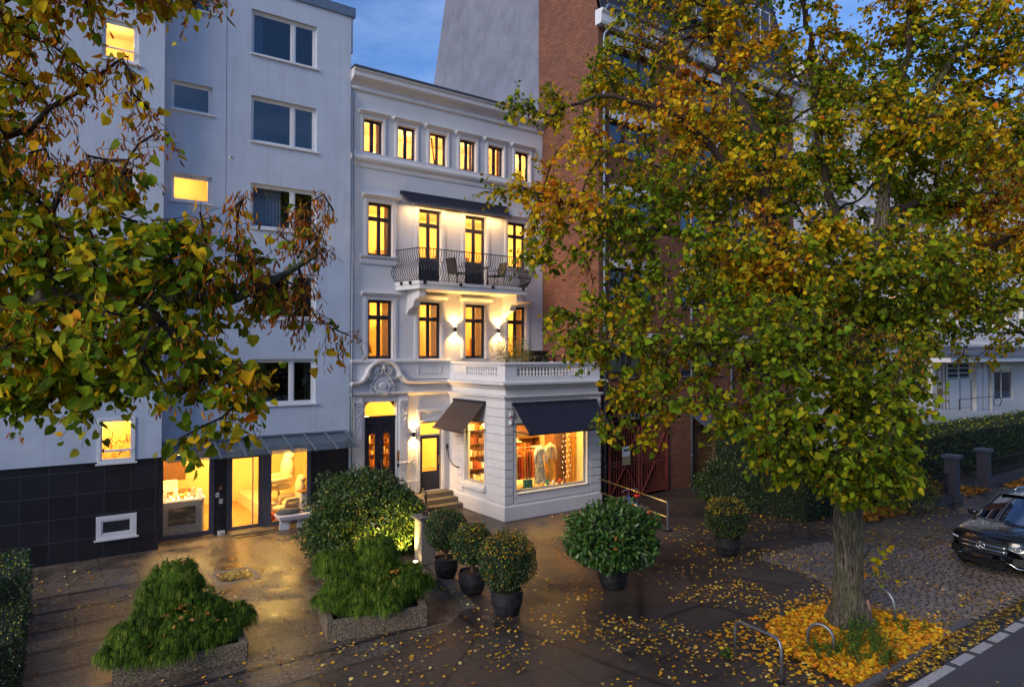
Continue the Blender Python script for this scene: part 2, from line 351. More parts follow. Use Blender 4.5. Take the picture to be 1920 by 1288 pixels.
BL1= [(8.12, 10.09, 10.19, 0.83, 0.33, 0.45), (7.93, 10.7, 10.55, 0.23, 0.13, 0.2), (8.42, 9.28, 9.42, 0.79, 0.45, 0.7), (9.6, 10.24, 11.11, 0.61, 0.67, 0.6), (7.03, 10.41, 8.43, 0.35, 0.18, 0.3), (7.41, 10.0, 8.6, 0.5, 0.25, 0.6), (7.7, 9.19, 8.17, 0.71, 0.38, 0.9), (8.48, 8.65, 7.83, 1.05, 0.57, 1.3), (7.53, 9.83, 7.42, 0.44, 0.26, 0.5), (8.28, 9.42, 7.34, 0.5, 0.3, 0.6), (8.85, 9.03, 6.54, 0.79, 0.6, 0.8), (7.64, 9.28, 6.26, 0.38, 0.21, 0.4), (8.19, 8.9, 5.74, 0.76, 0.36, 0.9), (8.74, 8.52, 4.79, 0.71, 0.48, 1), (8.36, 8.81, 4.36, 0.43, 0.33, 0.6), (8.95, 8.4, 4.07, 0.33, 0.24, 0.4), (10.59, 10.13, 12.12, 0.92, 1.04, 0.9), (12.21, 9.58, 12.58, 1.43, 1.19, 1.2), (10.26, 8.56, 10.09, 1.13, 0.93, 1.2), (9.63, 8.55, 8.85, 1.1, 0.7, 1.1), (11.2, 7.92, 8.75, 1.55, 1.13, 1.5), (9.89, 7.67, 7.07, 1.24, 0.86, 1.5), (9.12, 7.63, 5.64, 1.19, 0.73, 1.6), (9.12, 7.64, 4.82, 0.64, 0.46, 0.9), (13.68, 8.56, 11.63, 1.55, 1.43, 1.2), (11.13, 6.78, 7.17, 1.43, 1.05, 1.5), (9.86, 6.49, 5.72, 1.31, 0.87, 2), (9.87, 6.5, 4.41, 0.96, 0.57, 1.6), (10.62, 6.6, 3.63, 0.78, 0.41, 1), (14.04, 7.1, 10.11, 1.67, 1.22, 1.5), (15.03, 7.58, 12.34, 1.67, 1.07, 1.1), (13.32, 6.45, 7.2, 1.55, 1.13, 1.5), (11.07, 5.63, 5.19, 1.22, 0.79, 1.9), (10.87, 5.8, 4.15, 1.13, 0.65, 1.8), (12.25, 6.06, 3.31, 0.86, 0.43, 1), (15.59, 6.02, 9.11, 1.22, 0.89, 1), (15.61, 6.05, 7.33, 1.22, 0.89, 1.1), (12.69, 5.69, 6.12, 0.76, 0.57, 1), (12.38, 5.28, 7.01, 0.82, 0.73, 1), (15.56, 5.43, 9.09, 0.96, 0.96, 1), (14.13, 5.82, 9.99, 1.03, 0.83, 1), (11.36, 5.71, 3.59, 0.84, 0.44, 1.1), (12.63, 5.77, 4.6, 0.57, 0.57, 0.9), (12.56, 5.84, 3.45, 0.52, 0.43, 0.7), (15.65, 5.91, 12.33, 1.44, 1.0, 1.5), (16.29, 5.47, 11.78, 1.0, 0.89, 1), (16.44, 5.39, 10.78, 0.61, 0.67, 0.5), (17.1, 5.58, 8.2, 1.04, 1.15, 1), (16.8, 5.76, 10.16, 1.15, 1.04, 0.9), (16.25, 5.61, 6.56, 0.89, 0.5, 0.7), (11.11, 9.1, 14.33, 2.22, 1.22, 1), (13.82, 7.18, 14.22, 2.44, 1.33, 1), (16.09, 5.57, 14.11, 1.67, 1.11, 0.8), (18.04, 4.28, 9.33, 1.33, 2.0, 1), (14.21, 10.05, 10.28, 2.36, 1.83, 1), (17.28, 8.48, 10.42, 2.43, 2.16, 1.1), (15.89, 8.32, 6.33, 2.16, 1.4, 1.1), (13.78, 9.2, 6.79, 1.72, 1.35, 1)]
LM1= [[(13.49, 7.21, 0.1), (13.44, 7.21, 1.88), (13.46, 7.17, 2.96), (13.57, 7.07, 4.26), (13.73, 6.93, 5.77), (13.84, 6.81, 7.28), (14.07, 6.75, 8.38), (14.31, 6.68, 9.5), (14.67, 6.64, 10.89), (14.79, 6.52, 12.44), (14.82, 6.47, 13.78)], [(13.57, 7.07, 4.26), (12.87, 7.18, 5.34), (12.23, 7.24, 6.27), (11.62, 7.41, 6.97), (11.41, 7.55, 7.99), (11.03, 7.8, 8.8), (10.44, 8.2, 9.51), (9.77, 8.67, 10.17), (9.08, 9.39, 10.5), (8.39, 10.01, 10.33)], [(13.73, 6.93, 5.77), (14.59, 6.54, 6.32), (15.43, 6.18, 7.11), (16.5, 5.78, 7.77), (17.59, 5.35, 8.22), (18.41, 4.64, 8.78)], [(14.31, 6.68, 9.5), (14.95, 6.45, 10.55), (15.48, 6.05, 11.55), (16.1, 5.59, 12.55)], [(13.84, 6.81, 7.28), (13.61, 7.45, 8.22), (13.75, 7.92, 10.28), (14.06, 8.28, 12.23), (13.85, 8.39, 14.13)], [(13.56, 7.07, 4.69), (11.87, 7.03, 5.0), (10.37, 7.36, 5.36), (9.28, 7.88, 5.55), (8.59, 8.5, 5.59), (8.11, 8.95, 5.74)], [(11.62, 7.41, 6.97), (10.54, 7.69, 7.32), (9.57, 8.12, 7.68), (8.78, 8.68, 7.78), (7.92, 9.16, 8.19), (7.4, 9.9, 8.55)], [(13.57, 7.07, 4.26), (11.97, 6.48, 4.58), (10.82, 6.32, 4.28), (10.36, 6.53, 4.02)], [(13.73, 6.93, 5.77), (15.09, 7.67, 6.27), (15.67, 8.46, 7.34), (15.2, 9.25, 8.95)], [(13.57, 7.07, 4.26), (13.22, 6.33, 4.54), (13.0, 5.76, 4.19)], [(11.41, 7.55, 7.99), (11.88, 8.15, 9.98), (12.08, 9.2, 11.81), (12.11, 9.64, 13.42)], [(14.07, 6.75, 8.38), (15.36, 6.44, 8.71), (16.83, 5.88, 8.74), (18.26, 5.35, 9.01)]]
BL2= [(-0.13, 6.19, 7.62, 0.32, 0.36, 0.7), (-0.18, 5.73, 7.82, 0.4, 0.16, 0.6), (0.15, 5.73, 7.98, 0.25, 0.07, 0.4), (-0.03, 6.13, 6.95, 0.46, 0.36, 0.9), (0.39, 5.71, 6.76, 0.35, 0.27, 0.8), (0.56, 5.45, 7.42, 0.13, 0.19, 0.3), (0.67, 5.5, 7.15, 0.18, 0.23, 0.45), (0.11, 6.04, 6.23, 0.6, 0.36, 1.8), (0.69, 5.38, 6.2, 0.46, 0.3, 1.5), (0.99, 4.92, 6.39, 0.26, 0.18, 0.9), (1.14, 4.81, 6.58, 0.09, 0.1, 0.2), (1.18, 5.29, 6.08, 0.44, 0.26, 1.0), (1.79, 5.58, 6.5, 0.27, 0.27, 0.5), (2.0, 5.67, 6.72, 0.18, 0.21, 0.3), (1.59, 5.49, 5.95, 0.39, 0.17, 0.8), (1.9, 5.51, 5.74, 0.16, 0.08, 0.3), (2.12, 5.36, 5.68, 0.09, 0.05, 0.15), (0.08, 5.83, 5.6, 0.57, 0.3, 1.8), (0.62, 5.32, 5.67, 0.48, 0.3, 1.7), (1.01, 5.17, 5.44, 0.3, 0.27, 0.9), (1.2, 5.04, 5.29, 0.23, 0.23, 0.5), (-0.04, 5.92, 5.23, 0.3, 0.13, 0.8), (0.41, 5.48, 5.31, 0.28, 0.13, 0.6), (1.11, 4.98, 5.18, 0.1, 0.09, 0.22), (0.75, 5.24, 4.94, 0.07, 0.04, 0.08), (0.3, 5.68, 5.08, 0.1, 0.05, 0.1), (0.91, 5.19, 7.92, 0.11, 0.11, 0.35), (0.88, 5.21, 8.26, 0.23, 0.23, 0.5), (0.33, 5.6, 8.34, 0.76, 0.23, 1.2), (-0.71, 6.61, 6.95, 0.71, 1.19, 2), (-0.6, 6.56, 5.56, 0.63, 0.6, 1.5)]
LM2= [[(-1.66, 7.4, 1.39), (-1.65, 7.34, 4.17), (-1.57, 7.25, 5.36), (-1.44, 7.15, 6.15), (-1.29, 7.02, 7.34), (-1.21, 6.93, 8.54)], [(-1.57, 7.25, 5.36), (-1.02, 6.86, 5.6), (-0.53, 6.51, 5.76), (-0.15, 6.23, 5.86), (0.2, 5.86, 5.87), (0.65, 5.54, 5.91), (1.08, 5.36, 5.9), (1.37, 5.28, 6.01), (1.72, 5.39, 6.21), (1.97, 5.58, 6.52)], [(0.2, 5.86, 5.87), (0.11, 5.93, 5.99), (0.06, 6.08, 6.23), (0.09, 6.05, 6.55), (0.2, 5.97, 6.83), (0.42, 5.69, 6.92)], [(-1.44, 7.15, 6.15), (-0.87, 6.73, 6.63), (-0.38, 6.38, 6.95), (-0.03, 6.12, 7.19), (0.26, 5.91, 7.46), (0.5, 5.61, 7.66)], [(-1.29, 7.02, 7.34), (-0.72, 6.6, 7.9), (-0.23, 6.12, 8.09), (0.24, 5.66, 8.22), (0.8, 5.27, 8.26), (0.91, 5.19, 7.99)], [(0.65, 5.54, 5.91), (0.82, 5.3, 5.63), (1.04, 5.15, 5.37), (1.16, 5.01, 5.14)], [(-0.15, 6.23, 5.86), (0.05, 5.85, 5.52), (0.33, 5.6, 5.25)]]
# ------------------------------------------------------------------ ground, road, paving
def sheet(name, poly, z, mat, kind='structure'):
    b = MB(); n = len(poly); b.add([(x, y, z) for x, y in poly], [tuple(range(n))]); return tag(b.build(name, mat), kind=kind)
sheet('ground', [(-150, -120), (250, -120), (250, 250), (-150, 250)], -.03, 'soil')
sheet('pavement', [(-60, 5.6), (80, 5.6), (80, 24), (-60, 24)], 0, 'asphalt')
sheet('paving', [(-25, 12.55), (5.6, 12.2), (6.9, 11.95), (7.75, 12.6), (8.35, 15.9), (8.35, 23), (-25, 23)], .004, 'paving_slab')
sheet('paving_strip', [(-25, 11.6), (3.7, 11.42), (5.0, 11.48), (6.3, 11.7), (6.9, 11.93), (5.6, 12.18), (-25, 12.4)], .0045, 'paving_slab')
b = MB()
for y, w in ((18.5, .10), (17.4, .12), (16.3, .12), (15.2, .14), (14.1, .14), (12.48, .13)):
    x1 = 3.0 if y > 18 else (1.8 if y > 15 else 1.0)
    if y < 13: x1 = 7.0
    n = 40; xs = np.linspace(-22, x1, n)
    for i in range(n - 1):
        a, c = xs[i], xs[i + 1]; k = -.02 if y < 13 and a > 4.5 else 0
        dy = (12.2 - 12.55) / 30.6 if y < 13 else 0
        oa, oc = dy * (a + 22), dy * (c + 22)
        b.quad((a, y + oa, .0085), (c, y + oc, .0085), (c, y + w + oc, .0085), (a, y + w + oa, .0085))
tag(b.build('paving_bands', 'dark_paver'), kind='structure')
b = MB()
b.add([(x, y, .0085) for x, y in ((7.62, 12.5), (7.9, 12.42), (8.75, 15.6), (8.42, 15.7))], [(0, 1, 2, 3)])
tag(b.build('paving_edge', 'step_stone'), kind='structure')
# square manhole frames and cover lines in the asphalt
b = MB()
def ringrect(b, x, y, w, h, rz, t=.025, z=.0045):
    c, s = cos(rz), sin(rz)
    for (a0, a1, b0, b1) in ((-w, w, -h, -h + t), (-w, w, h - t, h), (-w, -w + t, -h + t, h - t), (w - t, w, -h + t, h - t)):
        b.add([(x + p * c - q * s, y + p * s + q * c, z) for p, q in ((a0, b0), (a1, b0), (a1, b1), (a0, b1))], [(0, 1, 2, 3)])
ringrect(b, 9.6, 8.75, .42, .3, .15)
b.add([(9.0 + .12 * cos(k * pi / 8), 8.9 + .12 * sin(k * pi / 8), .0045) for k in range(16)], [tuple(range(16))])
tag(b.build('service_cover', 'dark_paver'), 'square service cover outlined in the dark asphalt pavement', 'service cover')
mh = thing('manhole_cover', (4.12, 17.7, 0), 'round iron manhole cover full of yellow leaves in front of the lit shop', 'manhole cover')
b = MB(); n = 28
for i in range(n):
    a, c = 2 * pi * i / n, 2 * pi * (i + 1) / n
    b.add([(4.12 + r * cos(t), 17.7 + r * sin(t), .014) for r, t in ((.34, a), (.42, a), (.42, c), (.34, c))], [(0, 1, 2, 3)])
b.build('cover_ring', 'iron', mh)
b = MB(); b.lathe((4.12, 17.7, .002), [(.338, 0), (.338, .009), (.01, .009)], 28); b.build('cover_plate', 'steel', mh)
b = MB()
for q in ((3.6, 4.62, 17.15, 17.27), (3.6, 4.62, 18.13, 18.25), (3.6, 3.70, 17.27, 18.13), (4.54, 4.64, 17.27, 18.13)): b.box(q[0], q[1], q[2], q[3], .0, .0125)
b.build('cover_surround', 'coping_stone', mh)
# setts
SET = [(14.75, 5.95), (19.6, 5.72), (40, 5.72), (40, 8.3), (20.6, 8.75), (18.9, 10.9), (16.1, 11.1), (15.7, 9.0), (14.7, 7.9)]
def inpoly(x, y, P):
    c = False; j = len(P) - 1
    for i in range(len(P)):
        if (P[i][1] > y) != (P[j][1] > y) and x < (P[j][0] - P[i][0]) * (y - P[i][1]) / (P[j][1] - P[i][1]) + P[i][0]: c = not c
        j = i
    return c
sheet('setts_bed', SET, .004, 'joint_sand')
b = MB(); row = 0; x = 14.0
while x < 27:
    y = 5.7 + (row % 2) * .07; 
    while y < 11.2:
        L = .15 + rnd.random() * .05
        wob = .04 * sin(x * 1.3 + y)
        if inpoly(x + .07, y + L / 2, SET):
            h = .018 + rnd.random() * .012; e = .012
            x0, x1, y0, y1 = x + wob, x + .115 + wob, y, y + L - .03
            b.add([(x0, y0, .002), (x1, y0, .002), (x1, y1, .002), (x0, y1, .002), (x0 + e, y0 + e, h), (x1 - e, y0 + e, h + rnd.random() * .004), (x1 - e, y1 - e, h), (x0 + e, y1 - e, h)], [(4, 5, 6, 7), (0, 1, 5, 4), (1, 2, 6, 5), (2, 3, 7, 6), (3, 0, 4, 7)])
        y += L
    x += .143; row += 1
tag(b.build('setts', 'setts'), kind='structure')
# road in front, kerb stones, edge line of light blocks
sheet('road', [(-80, -12), (120, -12), (120, 5.35), (-80, 5.35)], .003, 'road_asphalt')
sheet('gutter', [(-80, 5.35), (120, 5.35), (120, 5.62), (-80, 5.62)], .003, 'dark_paver')
b = MB(); x = 3.0
while x < 60:
    if x > 12.4: b.box(x, x + .62, 5.17, 5.34, 0, .011)
    else: b.box(x, x + 1.18, 5.17, 5.34, 0, .011)
    x += .82 if x > 12.4 else 1.2
tag(b.build('edge_line', 'marking_stone'), kind='structure')
b = MB(); x = 10.0
while x < 14.9:
    b.box(x, x + .93, 5.66 + .04 * (x - 10), 5.79 + .04 * (x - 10), -.02, .06 + rnd.random() * .012); x += .95
kb = tag(b.build('kerb', 'kerb_granite', bevel=.01), kind='structure')

# ------------------------------------------------------------------ windows
def window(root, F, u0, u1, z0, z1, mat='anthracite', pane='glass', style='double', d=-.14, fw=.06, name='window', label=None, sill=None, surround=None, curtain=None, open_sash=False):
    b = MB()
    def rect(a0, a1, c0, c1, w, dd, t=.06):
        b.fbox(F, a0, a0 + w, c0, c1, dd, dd - t); b.fbox(F, a1 - w, a1, c0, c1, dd, dd - t)
        b.fbox(F, a0 + w, a1 - w, c0, c0 + w, dd, dd - t); b.fbox(F, a0 + w, a1 - w, c1 - w, c1, dd, dd - t)
    rect(u0, u1, z0, z1, fw, d, .08)
    i = fw + .003; m = (u0 + u1) / 2; panes = []
    if style == 'casement4':
        tz = z0 + (z1 - z0) * .70
        b.fbox(F, u0 + fw, u1 - fw, tz - .03, tz + .04, d + .01, d - .08); b.fbox(F, m - .03, m + .03, z0 + fw, tz - .03, d + .003, d - .077); b.fbox(F, m - .025, m + .025, tz + .04, z1 - fw, d + .003, d - .077)
        cells = [(u0 + i, m - .033, z0 + i, tz - .033), (m + .033, u1 - i, z0 + i, tz - .033), (u0 + i, m - .028, tz + .043, z1 - i), (m + .028, u1 - i, tz + .043, z1 - i)]
    elif style == 'double':
        b.fbox(F, m - .03, m + .03, z0 + fw, z1 - fw, d + .004, d - .077); cells = [(u0 + i, m - .033, z0 + i, z1 - i), (m + .033, u1 - i, z0 + i, z1 - i)]
    elif style == 'split':
        s = u0 + (u1 - u0) * .64; b.fbox(F, s - .05, s + .05, z0 + fw, z1 - fw, d + .004, d - .077); cells = [(u0 + i, s - .053, z0 + i, z1 - i), (s + .053, u1 - i, z0 + i, z1 - i)]
    elif style == 'triple':
        a = u0 + (u1 - u0) / 3; c = u0 + (u1 - u0) * 2 / 3
        for s in (a, c): b.fbox(F, s - .035, s + .035, z0 + fw, z1 - fw, d + .004, d - .077)
        cells = [(u0 + i, a - .038, z0 + i, z1 - i), (a + .038, c - .038, z0 + i, z1 - i), (c + .038, u1 - i, z0 + i, z1 - i)]
    else: cells = [(u0 + i, u1 - i, z0 + i, z1 - i)]
    g = MB()
    for k, (a, c, e, f) in enumerate(cells):
        if open_sash and k == 0:
            sw = .04; tz = lambda zz: -.25 * (zz - e) / (f - e)
            P = lambda uu, zz: F.p(uu, zz, d - .03 + tz(zz))
            for q in ((a, a + sw, e, f), (c - sw, c, e, f), (a, c, e, e + sw), (a, c, f - sw, f)):
                b.hexa([P(q[0], q[2]), P(q[1], q[2]), P(q[1], q[2]) - F.N * .04, P(q[0], q[2]) - F.N * .04, P(q[0], q[3]), P(q[1], q[3]), P(q[1], q[3]) - F.N * .04, P(q[0], q[3]) - F.N * .04])
            g.quad(P(a, e), P(c, e), P(c, f), P(a, f)); continue
        sw = .035
        rect(a, c, e, f, sw, d - .012, .045)
        g.quad(F.p(a + sw, e + sw, d - .035), F.p(c - sw, e + sw, d - .035), F.p(c - sw, f - sw, d - .035), F.p(a + sw, f - sw, d - .035))
    w = b.build(name, mat, root)
    if label: w['label'] = label
    g.build('pane', pane, w)
    if sill:
        s = MB(); s.fbox(F, u0 - .05, u1 + .05, z0 - .045, z0 - .002, .07, d + .003); s.build('sill', sill, w)
    if surround:
        s = MB(); t = surround; zt = z1 + .10
        for a, c in ((u0 - t, u0 - .002), (u1 + .002, u1 + t)):
            s.fbox(F, a, c, z0, zt, .035, .0); s.fbox(F, a + t * .3, c - t * .3, z0, zt, .05, .033)
        s.fbox(F, u0 - .002, u1 + .002, z1, zt, .035, 0)
        s.sweep(F, [(0, zt), (.05, zt), (.06, zt + .03), (.1, zt + .05), (.14, zt + .1), (.17, zt + .11), (.17, zt + .15), (0, zt + .17)], u0 - t - .07, u1 + t + .07)
        s.build('surround', 'stucco', w)
    if curtain:
        s = MB(); 
        for (a, c) in curtain[1]:
            n = 26; pts = [F.p(a + (c - a) * k / n, 0, d - .16 - .03 * sin(k * 2.1)) for k in range(n + 1)]
            for k in range(n): s.quad(pts[k] + Vector((0, 0, z0 + .02)), pts[k + 1] + Vector((0, 0, z0 + .02)), pts[k + 1] + Vector((0, 0, z1 - .03)), pts[k] + Vector((0, 0, z1 - .03)))
        s.build('curtain', curtain[0], w)
    return w
def room(root, x0, x1, y0, y1, z0, z1, wall='room_wall', floor='room_floor', left=True, name='interior_room'):
    b = MB(); b.quad((x0, y1, z0), (x1, y1, z0), (x1, y1, z1), (x0, y1, z1)); left and b.quad((x0, y0, z0), (x0, y1, z0), (x0, y1, z1), (x0, y0, z1)); b.quad((x1, y0, z0), (x1, y1, z0), (x1, y1, z1), (x1, y0, z1)); b.quad((x0, y0, z1), (x1, y0, z1), (x1, y1, z1), (x0, y1, z1))
    r = b.build(name, wall, root); f = MB(); f.quad((x0, y0, z0), (x1, y0, z0), (x1, y1, z0), (x0, y1, z0)); f.build('interior_floor', floor, r); return r
def path_mould(b, F, pts, prof):      # profile (depth, offset) swept along a path in the wall plane
    n = len(pts); m = len(prof); vs = []
    for i, (u, z) in enumerate(pts):
        a = pts[max(i - 1, 0)]; c = pts[min(i + 1, n - 1)]; du, dz = c[0] - a[0], c[1] - a[1]; L = math.hypot(du, dz); nu, nz = -dz / L, du / L
        for d, o in prof: vs.append(F.p(u + nu * o, z + nz * o, d))
    fs = [(i * m + k, i * m + (k + 1) % m, (i + 1) * m + (k + 1) % m, (i + 1) * m + k) for i in range(n - 1) for k in range(m)] + [tuple(range(m)), tuple((n - 1) * m + k for k in range(m))[::-1]]
    b.add(vs, fs)
def wall_lamp(F, u, z, label, e=55):
    p = F.p(u, z, .09); t = thing('wall_lamp', p, label, 'wall lamp', 'up and down wall lamps of the townhouse')
    b = MB(); b.lathe(p - Vector((0, 0, .1)), [(.045, 0), (.05, .005), (.05, .195), (.045, .2)], 16); b.build('lamp_body', 'lamp_metal', t)
    b = MB(); b.fbox(F, u - .035, u + .035, z - .06, z + .06, .045, .0); b.build('wall_plate', 'lamp_metal', t)
    for s in (1, -1):
        b = MB(); b.lathe(p + Vector((0, 0, s * .106 - .003)), [(.036, 0), (.036, .006)], 14); b.build('bulb_lens', 'lamp_glow', t)
        lamp('lamp_beam', 'SPOT', p + Vector((0, 0, s * .125)), e, (1, .54, .14), .02, (0 if s < 0 else pi, 0, 0), 125)

# ------------------------------------------------------------------ white townhouse
F = Frame((0, 22, 0), (1, 0, 0), (0, -1, 0))
TH = thing('townhouse', (13, 22, 0), 'narrow white historic townhouse with dark window frames, curved balcony and corner shop bay', 'townhouse')
f3 = [(9.29 + 1.3 * k, 10.01 + 1.3 * k, 12.57, 13.76) for k in range(6)]
f2w = [(9.46, 10.40, 8.97, 10.86), (15.42, 16.33, 8.97, 10.84)]; f2d = [(11.44, 12.38, 8.1, 10.85), (13.42, 14.38, 8.1, 10.85)]
f1 = [(9.46, 10.41, 5.36, 7.43), (11.44, 12.38, 5.36, 7.43), (13.43, 14.38, 5.36, 7.43), (15.43, 16.33, 5.36, 7.43)]
door1 = (9.37, 10.58, .5, 3.84); door2 = (11.52, 12.45, .5, 3.02)
b = MB(); b.wall(F, 8.80, 17.19, 0, 15.05, f3 + f2w + f2d + f1 + [door1, door2, (12.95, 16.75, .8, 3.9)], .25)
b.quad((8.8, 22, 15.2), (17.19, 22, 15.2), (17.19, 31, 15.2), (8.8, 31, 15.2)); b.quad((8.8, 31, 0), (17.19, 31, 0), (17.19, 31, 15.2), (8.8, 31, 15.2))
b.build('wall', 'townhouse_plaster', TH)
b = MB(); b.sweep(F, [(0, 14.66), (.05, 14.66), (.09, 14.70), (.09, 14.76), (.05, 14.79), (.05, 14.84), (.14, 14.93), (.30, 15.0), (.36, 15.06), (.36, 15.20), (.42, 15.24), (.42, 15.30), (0, 15.30)], 8.79, 17.3)
b.build('roof_cornice', 'stucco', TH)
b = MB(); b.fbox(F, 8.76, 17.33, 15.305, 15.36, .47, -.5); b.build('roof_edge', 'lead', TH)
b = MB(); b.sweep(F, [(0, 12.02), (.03, 12.02), (.05, 12.10), (.05, 12.16), (.13, 12.24), (.16, 12.30), (.16, 12.37), (.05, 12.44), (.05, 12.56), (0, 12.56)], 8.79, 17.18)
b.build('string_course', 'stucco', TH)
for i, (a, c, e, g) in enumerate(f3):
    window(TH, F, a, c, e, g, style='double', surround=.13, open_sash=(i == 2), fw=.05, curtain=('curtain', [(a + .03, a + .13), (c - .13, c - .03)]) if i in (0, 3, 4) else None)
for i, (a, c, e, g) in enumerate(f2w): 
    window(TH, F, a, c, e, g, style='casement4', surround=.16, curtain=('curtain', [(a + .03, a + .16)] if i else [(c - .2, c - .04)]))
    b = MB(); b.sweep(F, [(0, e - .30), (.05, e - .30), (.06, e - .2), (.04, e - .12), (.12, e - .06), (.14, e - .005), (0, e - .004)], a - .3, c + .25); b.build('window_apron', 'stucco', TH)
for i, (a, c, e, g) in enumerate(f1):
    window(TH, F, a, c, e, g, style='casement4', surround=.18, curtain=('curtain', [(a + .03, a + .2), (c - .28, c - .05)] if i != 2 else [(c - .3, c - .05)]))
for i, (a, c, e, g) in enumerate(f2d):
    w = window(TH, F, a, c, e + .9, g, style='casement4', surround=.17, name='balcony_door')
    b = MB(); b.fbox(F, a, c, e, e + .9, -.14, -.2)
    for q in (a + .08, (a + c) / 2 + .03): b.fbox(F, q, q + .33, e + .1, e + .8, -.12, -.139)
    b.build('door_panel', 'navy_paint', w)
# rolled awning over the balcony
aw = thing('balcony_awning', (13, 22, 11), 'slim dark roll-up awning over the balcony doors', 'awning')
b = MB(); b.quad(F.p(10.72, 11.33, .06), F.p(15.32, 11.33, .06), F.p(15.22, 10.95, .50), F.p(10.82, 10.95, .50)); b.quad(F.p(10.72, 11.30, .06), F.p(15.32, 11.30, .06), F.p(15.22, 10.92, .50), F.p(10.82, 10.92, .50))
b.quad(F.p(10.72, 11.33, .06), F.p(10.72, 11.30, .06), F.p(10.82, 10.92, .50), F.p(10.82, 10.95, .50))
b.build('awning_sheet', 'awning_cloth', aw)
b = MB(); b.fbox(F, 10.80, 15.24, 10.88, 10.97, .55, .49); b.build('front_rail', 'lead', aw)
b = MB(); b.fbox(F, 10.68, 15.36, 11.28, 11.40, .10, .0); b.build('awning_cassette', 'anthracite', aw)
for u in (10.76, 15.28):
    b = MB(); b.bar(F.p(u, 11.2, .02), F.p(u + (.05 if u < 12 else -.05), 10.92, .48), .03); b.build('awning_arm', 'anthracite', aw)
# balcony
bx = [(10.5, 0), (10.85, 1.2), (15.5, 1.2), (15.85, 0)]
b = MB(); n = 4
def slab(b, pts, z0, z1):
    n = len(pts); b.add([F.p(u, z0, d) for u, d in pts] + [F.p(u, z1, d) for u, d in pts], [tuple(range(n)), tuple(range(n, 2 * n))[::-1]] + [(i, (i + 1) % n, n + (i + 1) % n, n + i) for i in range(n)])
slab(b, [(10.52, .002), (10.87, 1.17), (15.48, 1.17), (15.83, .002)], 7.80, 7.96); slab(b, [(10.5, .002), (10.84, 1.21), (15.51, 1.21), (15.85, .002)], 7.963, 8.07)
bal = b.build('balcony', 'stucco', TH)
for u in (10.95, 15.15):
    b = MB(); b.prism([(0, 7.797), (1.0, 7.797), (1.0, 7.55), (.86, 7.47), (.78, 7.5), (.62, 7.42), (.52, 7.22), (.4, 7.18), (.2, 7.12), (.0, 6.95)], Frame(F.p(u, 0, .002), (0, -1, 0), (1, 0, 0)), 0, .26)
    b.build('bracket', 'stucco', bal)
rail = MB(); bars = MB()
P = [(10.5, 0.0), (10.86, 1.19), (15.49, 1.19), (15.85, 0.0)]
def along(t, off=0):
    segs = [((10.5, .0), (10.86, 1.19)), ((10.86, 1.19), (15.49, 1.19)), ((15.49, 1.19), (15.85, .0))]; return segs
prof = [(0, 0), (.08, .10), (.18, .20), (.20, .33), (.13, .47), (.02, .61), (-.03, .76), (.03, .88), (.05, .98), (0, 1.1)]
for (a, c) in along(0):
    L = math.hypot(c[0] - a[0], c[1] - a[1]); n = max(2, int(L / .105)); tx, td = (c[0] - a[0]) / L, (c[1] - a[1]) / L
    nx, nd = (-td, tx) if True else (0, 0)
    if nd < 0 or (abs(nd) < .9 and (nx > 0) == (a[0] < 12)): nx, nd = -nx, -nd
    if a[0] < 11 and a[1] == 0: nx, nd = -abs(td), abs(tx)
    if c[1] == 0: nx, nd = abs(td), abs(tx)
    for i in range(n + 1):
        u, d = a[0] + tx * L * i / n, a[1] + td * L * i / n
        bars.tube([F.p(u + nx * o * .9, 8.12 + h, d + nd * o * .9 + (0 if i % 2 else .0)) for o, h in prof], .0125, 5)
    for z, r in ((8.12, .014), (9.22, .02)): rail.bar(F.p(a[0], z, a[1]), F.p(c[0], z, c[1]), r * 2, r * 1.3)
br = bars.build('balcony_bars', 'iron', bal); rail.build('balcony_rail', 'iron', bal)
for u, d in ((10.6, .35), (10.72, .8), (11.05, 1.2), (12.5, 1.2), (13.9, 1.2), (15.3, 1.2)):
    b = MB(); b.fbox(F, u - .055, u + .055, 7.97, 8.08, d + .03, d - .03) if d > 1 else b.obox(F.p(u - .03, 8.02, d), (.03, .05, .05))
    b.build('rail_fixing', 'iron', bal)
# balcony furniture
def garden_chair(x, y, z, rz, label, cat='chair'):
    t = thing('garden_chair', (x, y, z), label, cat, 'dark chairs on the balcony')
    M = Matrix.Translation((x, y, z)) @ Matrix.Rotation(rz, 4, 'Z')
    def pt(*a): return M @ Vector(a)
    b = MB(); b.hexa([pt(-.25, -.25, .42), pt(.25, -.25, .42), pt(.25, .25, .42), pt(-.25, .25, .42), pt(-.25, -.25, .46), pt(.25, -.25, .46), pt(.25, .25, .46), pt(-.25, .25, .46)]); b.build('seat', 'rubber', t)
    b = MB(); b.hexa([pt(-.25, .22, .46), pt(.25, .22, .46), pt(.25, .26, .46), pt(-.25, .26, .46), pt(-.25, .32, .98), pt(.25, .32, .98), pt(.25, .36, .98), pt(-.25, .36, .98)]); b.build('backrest', 'rubber', t)
    for sx in (-1, 1):
        for sy in (-1, 1):
            b = MB(); b.tube([pt(sx * .22, sy * .22, 0.0), pt(sx * .22, sy * .22, .42)], .014, 6); b.build('leg', 'iron', t)
        b = MB(); b.tube([pt(sx * .25, -.22, .42), pt(sx * .25, -.22, .66), pt(sx * .25, .26, .66)], .014, 6); b.build('armrest', 'iron', t)
garden_chair(12.75, 21.45, 8.07, pi / 2 + .2, 'dark balcony chair left of the small table, turned sideways')
garden_chair(14.45, 21.4, 8.07, -pi / 2, 'dark balcony chair right of the small table')
t = thing('balcony_table', (13.6, 21.35, 8.07), 'small dark metal table between the chairs on the balcony', 'table')
